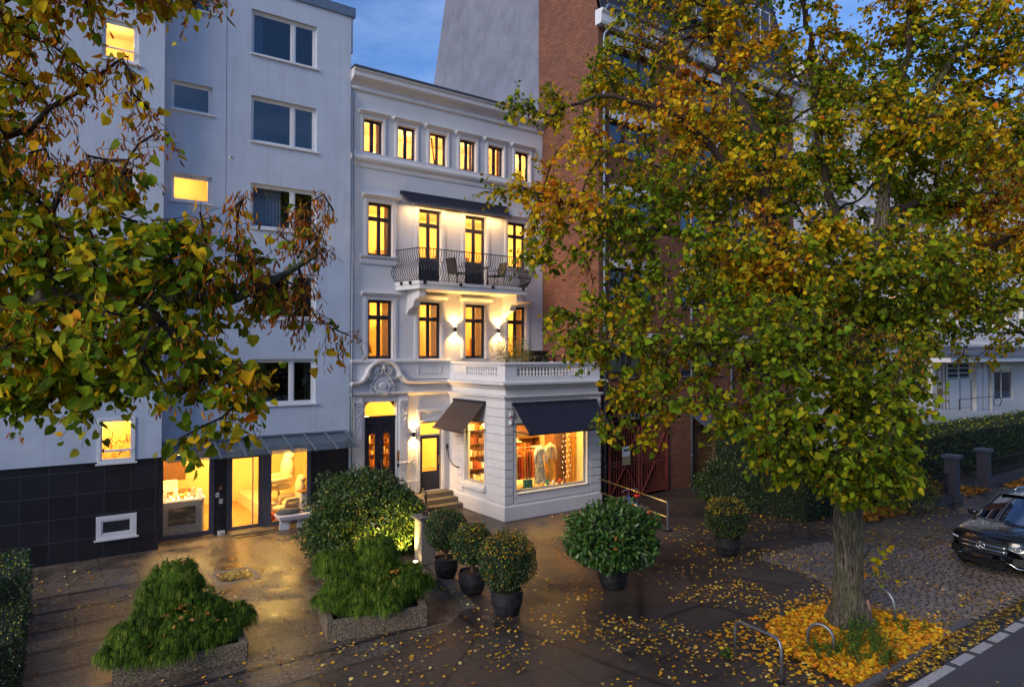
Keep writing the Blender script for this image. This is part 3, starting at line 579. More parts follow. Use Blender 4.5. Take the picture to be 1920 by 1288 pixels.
b = MB(); b.box(13.3, 13.9, 21.05, 21.65, 8.74, 8.77); b.build('table_top', 'iron', t)
for sx in (13.34, 13.86):
    for sy in (21.1, 21.6): b = MB(); b.bar((sx, sy, 8.07), (sx, sy, 8.74), .025); b.build('leg', 'iron', t)
b = MB()
for k in range(5): b.box(13.86 + .18 * k, 13.98 + .18 * k, 20.86, 20.90, 8.15, 8.95)
# portal zone: base, pilasters, mouldings, cartouche
b = MB(); b.fbox(F, 8.80, 12.72, 4.62, 5.20, .10, .002); b.sweep(F, [(0, 5.2), (.12, 5.2), (.2, 5.24), (.2, 5.31), (.14, 5.335), (0, 5.335)], 8.79, 12.72)
b.fbox(F, 11.35, 12.3, 4.82, 4.845, .13, .098); b.fbox(F, 11.35, 12.3, 5.095, 5.12, .13, .098); b.fbox(F, 11.35, 11.375, 4.845, 5.095, .13, .098); b.fbox(F, 12.275, 12.3, 4.845, 5.095, .13, .098)
b.build('parapet_band', 'stucco', TH)
arch = [(8.80, 4.45), (9.05, 4.46), (9.22, 4.52), (9.34, 4.66), (9.38, 4.74)] 
arch2 = [(9.36, 4.70)] + [(9.98 + .56 * cos(t), 4.72 + .50 * sin(t)) for t in np.linspace(pi, 0, 15)] + [(10.60, 4.70)]
arch3 = [(10.60, 4.78), (10.66, 4.66), (10.78, 4.53), (10.95, 4.47), (11.2, 4.45), (12.70, 4.45)]
pm = [(0, -.04), (.14, -.04), (.17, 0), (.26, .02), (.30, .06), (.30, .11), (.1, .13), (0, .13)]
b = MB(); 
for a in (arch, arch2, arch3): path_mould(b, F, a, pm)
b.sweep(F, [(0, 4.03), (.06, 4.03), (.08, 4.08), (.15, 4.11), (.17, 4.17), (.04, 4.2), (0, 4.2)], 8.80, 12.72)
b.build('portal_moulding', 'stucco', TH)
b = MB()
for a, c in ((8.92, 9.26), (10.66, 11.0)):
    b.fbox(F, a, c, .95, 4.03, .08, .002); b.fbox(F, a - .05, c + .05, .5, .93, .12, .002); b.fbox(F, a - .03, c + .03, .93, .97, .15, .002)
    b.fbox(F, a + .04, c - .04, 1.75, 3.5, .095, .078); b.fbox(F, a - .02, c + .02, 1.62, 1.66, .14, .002); b.fbox(F, a - .02, c + .02, 3.60, 3.65, .13, .002)
pil = b.build('pilaster', 'stucco', TH)
for a, c in ((8.92, 9.26), (10.66, 11.0)):
    b = MB(); m = (a + c) / 2
    for k in range(9): b.ball(F.p(a + .02 + (c - a - .04) * k / 8, 3.83 + .05 * (k % 2), .1), (.035, .05, .055), 7, 5)
    for k in range(7): b.ball(F.p(a + .04 + (c - a - .08) * k / 6, 3.72 + .03 * ((k + 1) % 2), .1), (.025, .04, .035), 7, 5)
    for k in range(7): b.ball(F.p(m + (.05 if k % 2 else -.04) * (1 - k * .1), 3.52 - k * .09, .1), (.055 - k * .005, .03, .045), 7, 5)
    b.tube([F.p(m + .1 * cos(t) * (1 - t / 9), 1.42 + .12 * sin(t) * (1 - t / 9), .1) for t in np.linspace(0, 7, 22)], .016, 5)
    for k in range(4): b.ball(F.p(m, 1.24 - .08 * k, .1), (.05 - k * .008, .03, .04), 7, 5)
    b.build('capital_ornament', 'stucco', TH, smooth=True)
b = MB(); cx, cz = 9.98, 4.42
b.lathe(F.p(cx, cz, .06), [(.30, 0), (.32, .05), (.27, .09), (.22, .05), (.14, .06), (.10, .11), (.02, .13)], 22, (0, -1, 0), 1.05, .82)
for k in range(10): b.ball(F.p(cx + .09 * cos(k * .63), cz - .01 + .07 * sin(k * .63), .18), .025, 6, 5)
for s in (-1, 1):
    b.tube([F.p(cx + s * (.19 + .115 * cos(t) * (1 - t / 11)), 4.92 + .10 * sin(t) * (1 - t / 11), .17) for t in np.linspace(2.2, -6.5, 26)], [.036 - .0006 * k for k in range(26)], 6)
    b.ball(F.p(cx + s * .2, 4.92, .14), (.06, .07, .06), 8, 6)
    b.tube([F.p(cx + s * (.12 + .22 * sin(t)), 4.72 + .07 * cos(t * 2) - .02 * t, .13) for t in np.linspace(0, 2.6, 16)], .032, 6)
    b.tube([F.p(cx + s * (.30 + .07 * sin(t * 2.2)), 4.62 - .13 * t, .12) for t in np.linspace(0, 3.4, 22)], [.034 - .001 * k for k in range(22)], 6)
    for k in range(9): b.ball(F.p(cx + s * (.40 + .04 * (k % 2)), 4.52 - .055 * k, .1), (.04, .03, .035), 6, 5)
    for k in range(6): b.ball(F.p(cx + s * (.06 + .07 * k), 4.16 + .012 * k * k, .11), (.045, .035, .035), 6, 5)
for k in range(7): b.ball(F.p(cx + .05 * (k - 3), 5.16 + .05 * (1 - abs(k - 3) / 3) + .015 * (k % 2), .2), (.035, .05, .06), 7, 5)
b.ball(F.p(cx, 5.06, .2), (.075, .07, .085), 10, 8)
b.build('cartouche', 'stucco', TH, smooth=True)
# main door
b = MB()
b.fbox(F, 9.37, 9.42, .5, 3.3, -.12, -.249); b.fbox(F, 10.53, 10.58, .5, 3.3, -.12, -.249)
b.fbox(F, 9.37, 10.58, 3.24, 3.34, -.08, -.249)
def arch_corner(b, u0, u1, z1, r, d0, d1):
    for s, u in ((1, u0), (-1, u1)):
        pts = [(u, z1)] + [(u + s * r - s * r * cos(t), z1 - r + r * sin(t)) for t in np.linspace(0, pi / 2, 7)][::1]
        b.prism(pts, F, d0, d1)
arch_corner(b, 9.42, 10.53, 3.84, .22, -.1, -.249)
b.fbox(F, 9.37, 10.58, .45, .5, -.1, -.249)
fr = b.build('door_frame', 'navy_paint', TH)
b = MB(); b.quad(F.p(9.42, 3.34, -.2), F.p(10.53, 3.34, -.2), F.p(10.53, 3.84, -.2), F.p(9.42, 3.84, -.2)); b.build('fanlight', 'glass', fr)
for k, (a, c) in enumerate(((9.423, 9.973), (9.977, 10.527))):
    m = (a + c) / 2; b = MB(); w = .11
    b.wall(Frame(F.p(0, 0, -.14), F.U, F.N), a, c, .502, 3.236, [(m - w, m + w, 1.45, 2.72)], .05)
    b.fbox(F, m - .19, m + .19, .68, 1.25, -.12, -.138); b.fbox(F, m - .13, m + .13, .74, 1.19, -.11, -.119)
    b.sweep(F, [(-.139, 2.95), (-.1, 2.95), (-.07, 3.0), (-.139, 3.04)], m - .18, m + .18); b.ball(F.p(m, 2.86, -.12), (.07, .04, .06), 8, 6)
    for z in (1.40, 2.77): b.ball(F.p(m, z, -.12), (.13, .03, .05), 8, 5)
    dl = b.build('door_leaf', 'navy_paint', TH)
    b = MB(); b.quad(F.p(m - w, 1.45, -.16), F.p(m + w, 1.45, -.16), F.p(m + w, 2.72, -.16), F.p(m - w, 2.72, -.16)); b.build('pane', 'glass', dl)
    if k: b = MB(); b.tube([F.p(a + .05, 1.55, -.09), F.p(a + .05, 1.8, -.09)], .015, 6); b.build('handle', 'brass', dl)
# shop door with transom and framed surround
b = MB()
for (a, c, e, g) in ((11.52, 11.57, .5, 3.02), (12.40, 12.45, .5, 3.02), (11.57, 12.40, 2.97, 3.02), (11.57, 12.40, 2.50, 2.56)): b.fbox(F, a, c, e, g, -.1, -.2)
fr = b.build('shop_door_frame', 'panel_grey', TH); b = MB(); b.quad(F.p(11.57, 2.56, -.15), F.p(12.4, 2.56, -.15), F.p(12.4, 2.97, -.15), F.p(11.57, 2.97, -.15)); b.build('transom_pane', 'glass', fr)
b = MB(); b.wall(Frame(F.p(0, 0, -.12), F.U, F.N), 11.573, 12.397, .503, 2.497, [(11.67, 12.29, 1.2, 2.40)], .05)
for z in (.62, .90): b.fbox(F, 11.68, 12.28, z, z + .2, -.108, -.119)
dl = b.build('shop_door', 'navy_paint', TH); b = MB(); b.quad(F.p(11.67, 1.2, -.14), F.p(12.29, 1.2, -.14), F.p(12.29, 2.4, -.14), F.p(11.67, 2.4, -.14)); b.build('pane', 'glass', dl)
b = MB(); b.fbox(F, 12.32, 12.37, 1.45, 1.75, -.085, -.119); b.build('handle', 'brass', dl)
b = MB(); b.fbox(F, 11.40, 11.50, .5, 3.5, .04, .002); b.fbox(F, 12.47, 12.57, .5, 3.5, .04, .002); b.fbox(F, 11.50, 12.47, 3.4, 3.5, .04, .002); b.fbox(F, 11.50, 12.47, 3.05, 3.1, .04, .002); b.fbox(F, 11.03, 11.40, .5, .95, .07, .002)
b.build('door_surround', 'stucco', TH)
b = MB()
for i in range(3): b.box(11.15 - .16 * (2 - i) * 0, 12.66 - .0 * i, 21.55 - .34 * (2 - i), 21.55 - .34 * (2 - i) + (.34 if i < 2 else .447), .0, .165 * (i + 1))
b.build('entrance_steps', 'step_stone', TH, bevel=.012)
b = MB()
for i in range(3): b.box(9.2, 10.75, 21.55 - .32 * (2 - i), 21.55 - .32 * (2 - i) + (.32 if i < 2 else .447), .0, .165 * (i + 1))
b.build('portal_steps', 'step_stone', TH, bevel=.012)
# corner bay
BY, BX = 18.32, 12.74
FB = Frame((0, BY, 0), (1, 0, 0), (0, -1, 0)); FS = Frame((BX, 0, 0), (0, 1, 0), (-1, 0, 0)); FR = Frame((16.95, 0, 0), (0, 1, 0), (1, 0, 0))
bay = thing('x', (0, 0, 0), None, None); bpy.data.objects.remove(bay)
b = MB()
b.wall(FB, BX + .002, 16.95, 0, 4.02, [(13.17, 16.33, .87, 3.2)], .22); b.wall(FS, BY + .002, 21.98, 0, 4.02, [(19.55, 20.88, .97, 3.2)], .22); b.wall(FR, BY + .002, 21.98, 0, 4.02, [], .22)
b.box(BX + .03, 16.93, BY + .03, 21.98, 4.022, 4.42)
by = b.build('shop_bay', 'stucco', TH)
def around(prof, name, mat='stucco', parent=by):
    b = MB(); e = max(d for d, z in prof); n = len(prof)
    pts = [(lambda d: (BX - d, 21.985)), (lambda d: (BX - d, BY - d)), (lambda d: (16.95 + d, BY - d)), (lambda d: (16.95 + d, 21.985))]
    vs = [(*p(d), z) for p in pts for d, z in prof]; fs = [(i * n + k, i * n + (k + 1) % n, (i + 1) * n + (k + 1) % n, (i + 1) * n + k) for i in range(3) for k in range(n)]
    b.add(vs, fs + [tuple(range(n)), tuple(range(3 * n, 4 * n))]); return b.build(name, mat, parent)
around([(0, 0), (.07, 0), (.07, .44), (.02, .52), (0, .52)], 'bay_plinth')
around([(0, 3.98), (.04, 3.98), (.05, 4.03), (.11, 4.06), (.12, 4.11), (.03, 4.14), (0, 4.14)], 'bay_moulding')
around([(0, 4.36), (.05, 4.36), (.09, 4.42), (.2, 4.47), (.24, 4.5), (.24, 4.57), (.05, 4.61), (0, 4.61)], 'bay_cornice')
around([(-.22, 5.14), (.04, 5.14), (.08, 5.17), (.08, 5.22), (.03, 5.24), (-.22, 5.24)], 'parapet_coping')
b = MB(); HB = [(13.2, 16.3, 4.78, 5.08)]
b.wall(Frame((0, BY - .02, 0), (1, 0, 0), (0, -1, 0)), BX - .02, 16.97, 4.60, 5.142, HB, .16); b.wall(Frame((BX - .02, 0, 0), (0, 1, 0), (-1, 0, 0)), BY + .14, 21.98, 4.60, 5.142, [(18.75, 20.75, 4.78, 5.08)], .16); b.wall(Frame((16.97, 0, 0), (0, 1, 0), (1, 0, 0)), BY + .14, 21.98, 4.60, 5.142, [], .16)
b.build('parapet_wall', 'stucco', by)
b = MB(); pr = [(.05, 0), (.05, .03), (.03, .05), (.055, .09), (.062, .12), (.05, .155), (.028, .18), (.045, .225), (.04, .25), (.05, .27), (.05, .30)]
b.lathe((0, 0, 4.78), pr, 10); b0 = b.build('baluster', 'stucco', by, smooth=True); spots = [(13.27 + k * (2.96 / 21), BY + .06) for k in range(22)] + [(BX + .06, 18.83 + k * (1.84 / 12)) for k in range(13)]
for k, (x, y) in enumerate(spots):
    o = b0
    if k: o = b0.copy(); COL.objects.link(o)
    o.location = (x, y, 0)
b = MB(); b.quad((BX, BY, 4.425), (16.95, BY, 4.425), (16.95, 22, 4.425), (BX, 22, 4.425)); b.build('terrace_floor', 'lead', by)
b = MB()
for k in range(12):
    z0, z1 = .54 + k * .2875, .54 + k * .2875 + .267
    z1 = min(z1, 3.975)
    b.box(BX - .03, 13.02, BY - .03, 19.42, z0, z1) if True else None
    b.fbox(FB, 16.46, 16.975, z0, z1, .03, .002); b.fbox(FS, 20.98, 21.42, z0, z1, .03, .002)
for (fa, a0, a1) in ((FB, BX - .043, 13.04), (FS, BY, 19.42), (FB, 16.46, 16.99), (FS, 20.98, 21.42)):
    bb = MB()
    for k in range(12): bb.fbox(fa, a0, a1, .54 + k * .2875, min(.54 + k * .2875 + .252, 3.975), .045, .002)
    bb.build('rusticated_pier', 'stucco', by, bevel=.01)
b = MB()
for (a, c, e, g) in ((13.09, 13.165, .62, 3.28), (16.335, 16.41, .62, 3.28), (13.165, 16.335, 3.205, 3.28)): b.fbox(FB, a, c, e, g, .035, .002)
b.sweep(FB, [(0, .62), (.03, .62), (.03, .80), (.07, .83), (.07, .865), (0, .868)], 13.165, 16.335)
b.sweep(FB, [(0, .53), (.05, .53), (.05, .6), (.0, .62)], 13.1, 16.4)
b.build('shop_window_surround', 'stucco', by)
window(by, FB, 13.17, 16.33, .87, 3.2, mat='panel_grey', style='single', fw=.05, d=-.06, name='shop_window')
window(by, FS, 19.55, 20.88, .97, 3.2, mat='panel_grey', style='single', fw=.05, d=-.06, name='side_shop_window')
b = MB()
for (a, c, e, g) in ((19.46, 19.545, .9, 3.3), (20.885, 20.97, .9, 3.3), (19.545, 20.885, 3.205, 3.3)): b.fbox(FS, a, c, e, g, .035, .002)
b.fbox(FS, 19.42, 21.0, .78, .9, .16, .002); b.fbox(FS, 19.46, 20.97, .9, .965, .08, .002); b.build('side_window_surround', 'stucco', by)
# interiors with their ceiling lamps
room(by, BX + .23, 16.72, BY + .24, 21.99, .70, 3.85, 'room_wall', 'cream_cloth', left=False, name='shop_room')
R0 = room(TH, 8.95, 17.0, 22.26, 26.5, .5, 4.3); R1 = room(TH, 8.95, 17.0, 22.26, 26.3, 5.0, 7.75); R2 = room(TH, 8.95, 17.0, 22.26, 26.3, 8.05, 11.4); R3 = room(TH, 8.95, 17.0, 22.26, 25.8, 12.0, 14.5)
for x, y, z, e in ((10.0, 23.4, 3.6, 45), (11.9, 23.6, 3.7, 60), (14.4, 24.5, 3.6, 150), (16.2, 24, 3.5, 90), (10.1, 24.3, 7.3, 75), (12.6, 24.5, 7.3, 75), (15.4, 24.3, 7.3, 85), (9.9, 24, 10.9, 90), (12.3, 24.6, 10.9, 90), (15.4, 24.2, 10.9, 100), (9.9, 24, 14.0, 45), (12.4, 24.2, 14.0, 50), (15.0, 24, 14.0, 45), (16.7, 24, 14.0, 20)):
    lamp('room_lamp', 'POINT', (x, y, z), e * (1.0 if z < 12 else 1.7), (1, .53, .22) if z > 12 else (1, .55, .15) if z > 8 else (1, .53, .11), .11)
for x, y in ((13.5, 19.0), (14.8, 18.95), (16.1, 19.0), (13.3, 20.4), (15.0, 20.8)): lamp('shop_spot', 'POINT', (x, y, 3.72), 52, (1, .64, .18), .05)
pend = thing('pendant_lamp', (9.75, 23.1, 10.15), 'round glowing pendant lamp behind the left second floor window', 'lamp')
b = MB(); b.ball((9.75, 23.1, 10.15), .13, 14, 10); b.build('globe', 'bulb', pend, smooth=True); b = MB(); b.tube([(9.75, 23.1, 10.28), (9.75, 23.1, 11.38)], .006, 4); b.build('cord', 'iron', pend)
for x, z in ((10.2, 12.95), (11.0, 13.35)):
    t = thing('ceiling_light', (x, 23.4, z), 'glowing lamp shade behind the %s small window of the top floor' % ('first' if x < 10.5 else 'second'), 'lamp')
    b = MB(); b.lathe((x, 23.4, z), [(.22, 0), (.2, .05), (.08, .11), (.02, .13)], 16); b.build('lamp_shade', 'bulb' if x < 10.5 else 'shade', t, smooth=True)
    b = MB(); b.tube([(x, 23.4, z + .12), (x, 23.4, 14.48)], .008, 4); b.build('cord', 'iron', t)
wall_lamp(F, 11.22, 2.62, 'small brass up and down lamp glowing beside the shop door')
wall_lamp(F, 12.95, 6.45, 'left of the two glowing up and down lamps under the balcony')
wall_lamp(F, 14.93, 6.45, 'right of the two glowing up and down lamps under the balcony')
lamp('awning_light', 'AREA', F.p(13.0, 10.93, .28), 26, (1, .58, .22), (4.2, .06), (0, 0, 0))
# shop awnings
def awning(nm, FA, u0, u1, z0, out, drop, mat, label):
    t = thing(nm, FA.p((u0 + u1) / 2, z0, 0), label, 'awning'); b = MB()
    A, B_, C_, D_ = FA.p(u0 + .03, z0 - .04, .12), FA.p(u1 - .03, z0 - .04, .12), FA.p(u1 - .03, z0 - drop, out), FA.p(u0 + .03, z0 - drop, out); n = 8
    for off in (0, .012):
        for i in range(n):
            for j in range(6):
                def Q(a, c): p = A.lerp(B_, a).lerp(D_.lerp(C_, a), c); return p + Vector((0, 0, -off - .03 * sin(pi * c)))
                b.quad(Q(i / n, j / 6), Q((i + 1) / n, j / 6), Q((i + 1) / n, (j + 1) / 6), Q(i / n, (j + 1) / 6))
    b.build('awning_sheet', mat, t, smooth=True)
    b = MB(); b.fbox(FA, u0, u1, z0 - .07, z0 + .03, .15, .035); b.build('awning_cassette', 'awning_cloth', t)
    b = MB(); b.fbox(FA, u0, u1, z0 - drop - .045, z0 - drop + .015, out + .03, out - .01); b.build('front_rail', 'anthracite', t)
    for u in (u0 + .06, u1 - .06): b = MB(); b.bar(FA.p(u, z0 - drop * .98, .06), FA.p(u, z0 - drop + .0, out - .02), .03); b.build('awning_arm', 'anthracite', t)
awning('shop_awning', FB, 12.97, 16.72, 3.87, 1.02, .93, 'awning_cloth', 'wide black awning over the front shop window of the bay')
awning('side_awning', FS, 19.40, 21.50, 3.87, 1.0, .97, 'awning_brown', 'short brown black awning over the side window beside the shop door')
# more stock and furniture seen through the panes
def shelves(x, y, z, w, h, mats, label, cat='shelf', group=None, seed=1):
    r_ = random.Random(seed); t = thing('shelf_unit', (x, y, z), label, cat, group); b = MB(); b.box(x, x + .03, y, y + .35, z, z + h); b.box(x + w - .03, x + w, y, y + .35, z, z + h); b.box(x + .03, x + w - .03, y + .32, y + .35, z, z + h); b.build('case', 'wood', t)
    n = max(2, int(h / .42)); b = MB()
    for k in range(n + 1): b.box(x + .031, x + w - .031, y, y + .318, z + k * (h - .03) / n, z + k * (h - .03) / n + .025)
    b.build('boards', 'wood', t); st = {}
    for k in range(n):
        zz = z + k * (h - .03) / n + .026; xx = x + .06
        while xx < x + w - .15:
            ww = r_.uniform(.05, .2); hh = r_.uniform(.12, .34); m = r_.choice(mats); st.setdefault(m, MB()).box(xx, xx + ww, y + .02, y + .26, zz, zz + hh); xx += ww + r_.uniform(.01, .08)
    for m, b in st.items(): b.build('goods', m, t)
SM = ['rust_cloth', 'cream_cloth', 'brown_cloth', 'ochre_cloth', 'white_cloth', 'orange_cloth', 'kraft']
shelves(15.0, 21.5, .71, 1.65, 1.5, SM, 'shelf of folded clothes under the dark framed picture in the corner shop', seed=2)
shelves(13.3, 21.5, .71, 1.6, 2.4, SM, 'tall shelf of folded clothes seen through the side shop window', seed=3)
shelves(10.95, 25.6, .52, 1.9, 2.3, ['cream_cloth', 'wood', 'brown_cloth', 'kraft'], 'shelf seen through the glass of the shop door', seed=4)
for k, (x, z, h) in enumerate(((9.3, 5.02, 1.5), (12.0, 5.02, 1.9), (15.9, 5.02, 1.2), (9.7, 8.07, 2.1), (14.1, 8.07, 1.7), (12.4, 12.02, 1.5))):
    shelves(x, 25.3 if z < 12 else 24.9, z, 1.2, h, ['brown_cloth', 'wood', 'rust_cloth', 'white_cloth', 'teal_cloth'], ['bookcase behind the left first floor window', 'tall bookcase behind the second first floor window', 'low bookcase behind the right first floor window', 'bookcase behind the left second floor window', 'bookcase behind the right balcony door', 'low shelf behind the top floor windows'][k], 'bookcase', 'bookcases in the lit rooms', seed=10 + k)
for k, (x, y, z) in enumerate(((9.8, 23.0, 5.02), (13.75, 22.9, 5.02), (12.1, 23.1, 8.07))):
    t = thing('potted_plant', (x, y, z), ['indoor plant on a stand behind the left first floor window', 'indoor plant behind the first floor window between the two wall lamps', 'indoor plant on a stand behind the left balcony door'][k], 'plant', 'indoor plants on stands'); b = MB(); b.lathe((x, y, z), [(.12, 0), (.16, .35), (.14, .35), (.01, .33)], 14); b.build('pot', 'brown_cloth', t)
    b = MB(); b.tube([(x, y, z + .3), (x, y, z + .6)], .012, 5)
    for q in range(9): a = q * 2.4; b.tube([(x, y, z + .55), (x + .15 * cos(a), y + .15 * sin(a), z + .72), (x + .24 * cos(a), y + .24 * sin(a), z + .62 + .02 * q)], [.01, .03, .004], 5)
    b.build('leaves', 'weed_stem', t)
for k, (x, z) in enumerate(((11.9, 8.95), (15.9, 8.98), (15.9, 12.9), (13.2, 12.9))):
    y = 26.2 if z < 12 else 25.7; t = thing('framed_picture', (x, y, z), ['picture on the wall behind the left balcony door', 'picture on the wall behind the right second floor window', 'picture behind the sixth top floor window', 'picture behind the fourth top floor window'][k], 'picture', 'pictures in the lit rooms'); b = MB(); b.box(x - .3, x + .3, y, y + .03, z + .2, z + .95); b.build('frame', 'wood', t); b = MB(); b.box(x - .24, x + .24, y - .006, y - .002, z + .26, z + .89); b.build('canvas', 'blurred_picture', t)
t = thing('chandelier', (13.3, 20.1, 3.0), 'sparkling chandelier glowing in the side shop window', 'chandelier'); b = MB(); c_ = MB(); c_.tube([(13.3, 20.1, 3.05), (13.3, 20.1, 3.84)], .01, 5)
for ring, (r_, z_) in enumerate(((.26, 3.0), (.2, 2.9), (.12, 2.8))):
    c_.tube([(13.3 + r_ * cos(a), 20.1 + r_ * sin(a), z_ + .03) for a in np.linspace(0, 6.28, 17)[:-1]], .008, 4, closed=True)
    for k in range(14 - ring * 3): a = k * 2 * pi / (14 - ring * 3); b.ball((13.3 + r_ * cos(a), 20.1 + r_ * sin(a), z_), .022, 6, 4)
b.build('bulbs', 'string_light', t); c_.build('ring_frame', 'brass', t)
# small things on the walls
t = thing('alarm_box', FB.p(13.0, 3.55, .03), 'small alarm beacon with red lens beside the wide awning', 'alarm')
b = MB(); b.fbox(FB, 12.90, 13.02, 3.46, 3.6, .09, .03); b.build('box', 'sign_white', t); b = MB(); b.ball(FB.p(12.96, 3.44, .07), .035, 8, 6); b.build('beacon', 'red_lens', t)
t = thing('door_camera', FB.p(12.9, 3.25, .03), 'round white security camera below the red alarm beacon on the bay corner', 'camera'); b = MB(); b.ball(FB.p(12.92, 3.22, .08), .06, 10, 8); b.build('dome', 'sign_white', t, smooth=True); b = MB(); b.fbox(FB, 12.88, 12.96, 3.26, 3.32, .1, .03); b.build('bracket', 'sign_white', t)
t = thing('grab_rail', F.p(12.6, 1.6, 0), 'curved black iron handrail on the wall beside the shop door', 'handrail')
b = MB(); b.tube([F.p(12.60, 1.95, .04), F.p(12.61, 1.92, .12), F.p(12.62, 1.75, .16), F.p(12.63, 1.55, .28), F.p(12.64, 1.42, .48), F.p(12.65, 1.40, .75)], .018, 7); b.build('rail', 'iron', t, smooth=True)
b = MB(); b.box(12.62, 12.72, 21.22, 21.26, 1.38, 1.42); b.build('fixing', 'iron', t)
t = thing('doorbell', F.p(12.65, 2.05, 0), 'small dark doorbell plate beside the shop door', 'doorbell'); b = MB(); b.fbox(F, 12.59, 12.69, 1.98, 2.16, .025, .002); b.build('plate', 'anthracite', t); b = MB(); b.ball(F.p(12.64, 2.1, .027), .015, 8, 6); b.build('button', 'steel', t)
t = thing('intercom', F.p(10.6, 1.9, 0), 'narrow wooden intercom panel beside the tall double door', 'intercom'); b = MB(); b.fbox(F, 10.59, 10.65, 1.7, 2.08, .06, .002); b.build('panel', 'wood', t); b = MB(); b.fbox(F, 10.60, 10.65, 1.50, 1.62, .06, .002); b.build('camera_eye', 'anthracite', t)
t = thing('wall_ornament', F.p(11.22, 1.75, 0), 'small white moulded ornament on the wall below the door lamp', 'ornament'); b = MB(); b.tube([F.p(11.22 + .07 * cos(a), 1.66 + .07 * sin(a), .03) for a in np.linspace(0, 2 * pi, 14)], .016, 6); b.ball(F.p(11.22, 1.8, .03), (.025, .02, .05), 8, 6); b.build('relief', 'stucco', t)
# terrace furniture and plant pot are added with the planting
b = MB(); b.box(16.25, 16.85, 20.6, 21.2, 4.43, 5.5)
t = thing('terrace_table', (16.3, 20.2, 4.43), 'black outdoor table on the roof terrace behind the balustrade', 'table')
b = MB(); b.box(15.6, 16.7, 19.9, 20.6, 5.42, 5.46); b.build('table_top', 'iron', t)
for x in (15.65, 16.65):
    for y in (19.95, 20.55): b = MB(); b.bar((x, y, 4.43), (x, y, 5.42), .04); b.build('leg', 'iron', t)
t = thing('terrace_box', (16.1, 21.2, 4.43), 'black storage box standing on the roof terrace by the house wall', 'storage box'); b = MB(); b.box(15.7, 16.6, 20.9, 21.5, 4.43, 5.60); b.build('box_body', 'rubber', t, bevel=.02); b = MB(); b.box(15.67, 16.63, 20.87, 21.53, 5.603, 5.66); b.build('box_lid', 'rubber', t, bevel=.01)
# ------------------------------------------------------------------ white apartment block on the left
FL = Frame((0, 21.9, 0), (1, 0, 0), (0, -1, 0)); FP = Frame((0, 21.3, 0), (1, 0, 0), (0, -1, 0))
AP = thing('apartment_block', (4, 21.9, 0), 'plain white rendered apartment block with black tiled ground floor left of the townhouse', 'apartment block')
big = [(5.49, 7.59, z, z + h) for z, h in ((15.0, 1.42), (12.22, 1.46), (9.5, 1.41), (6.65, 1.50), (3.9, 1.46))]
small = [(3.22, 4.36, 12.78, 13.64), (3.24, 4.36, 10.06, 10.88), (3.24, 4.36, 7.2, 8.05), (3.24, 4.36, 4.3, 4.95), (3.5, 4.36, 15.9, 16.8)]
b = MB(); b.wall(FL, 2.96, 8.78, 2.56, 17.1, big + small, .3); b.quad((2.96, 21.9, 17.05), (8.78, 21.9, 17.05), (8.78, 33, 17.05), (2.96, 33, 17.05)); b.quad((8.78, 22.2, 0), (8.78, 33, 0), (8.78, 33, 17.1), (8.78, 22.2, 17.1))
b.box(8.782, 8.86, 21.93, 22.6, 15.9, 17.1)
b.build('wall', 'white_render', AP)
lw = [(1.42, 2.30, 13.6, 14.72), (1.42, 2.30, 9.7, 10.8), (1.42, 2.3, 6.4, 7.5), (1.41, 2.30, 2.56, 3.78)]
b = MB(); b.wall(FP, -16, 2.96, 2.6, 17.6, [l if l[2] > 2.6 else (1.41, 2.30, 2.6, 3.78) for l in lw], .3); b.quad((2.96, 21.6, 2.6), (2.96, 21.9, 2.6), (2.96, 21.9, 17.6), (2.96, 21.6, 17.6)); b.quad((-16, 21.3, 2.6), (2.96, 21.3, 2.6), (2.96, 21.9, 2.6), (-16, 21.9, 2.6)); b.build('projecting_wall', 'white_render', AP)
b = MB(); b.wall(Frame((0, 21.36, 0), FP.U, FP.N), -16, 2.90, 0, 2.598, [(1.40, 2.36, .5, 1.12)], .24); b.quad((2.9, 21.6, 0), (2.9, 22.3, 0), (2.9, 22.3, 2.598), (2.9, 21.6, 2.598)); b.build('black_tiled_base', 'black_tile', AP)
b = MB(); b.box(2.94, 8.92, 21.84, 22.2, 17.1, 17.42); b.build('roof_coping', 'zinc', AP)
for i, (a, c, e, g) in enumerate(big):
    cu = ('net_curtain', [(a + .1, a + .4)]) if i == 0 else ('curtain', [(a + .08, a + .55), (c - .3, c - .08)]) if i == 4 else ('net_curtain', [(a + .08, a + 1.0)]) if i == 2 else None
    window(AP, FL, a, c, e, g, mat='white_frame', pane='dark_glass', style='split', sill='white_frame', fw=.07, d=-.12, curtain=cu)
for i, (a, c, e, g) in enumerate(small): window(AP, FL, a, c, e, g, mat='white_frame', pane='glass' if i == 1 else 'dark_glass', style='single', sill='white_frame', fw=.06, d=-.12)
for i, (a, c, e, g) in enumerate(lw):
    w = window(AP, FP, a, c, e, g, mat='white_frame', pane='glass' if i in (0, 3) else 'dark_glass', style='single', sill='white_frame', fw=.07, d=-.07 if i != 3 else .03)
    if i in (0, 3): b = MB(); b.fbox(FP, a + .05, c - .05, e + (.32 if i == 0 else .3), e + (.35 if i == 0 else .36), w and (.05 if i == 3 else 0), -.05 if i == 0 else .0); b.build('crossbar', 'white_frame', w)
window(AP, Frame((0, 21.36, 0), FP.U, FP.N), 1.40, 2.36, .5, 1.12, mat='white_frame', pane='dark_glass', style='single', sill='white_frame', fw=.12, d=.02)
b = MB()   # patterned lace pane behind the low lit window
for k in range(60):
    x0 = 1.5 + rnd.random() * .7; z0 = 2.65 + rnd.random() * .75; r = .03 + rnd.random() * .1; a0 = rnd.random() * 6
    b.tube([(x0 + r * cos(a0 + t), 21.34, min(3.68, z0 + r * sin(a0 + t) * 1.3)) for t in np.linspace(0, 2.4, 6)], .007, 4)
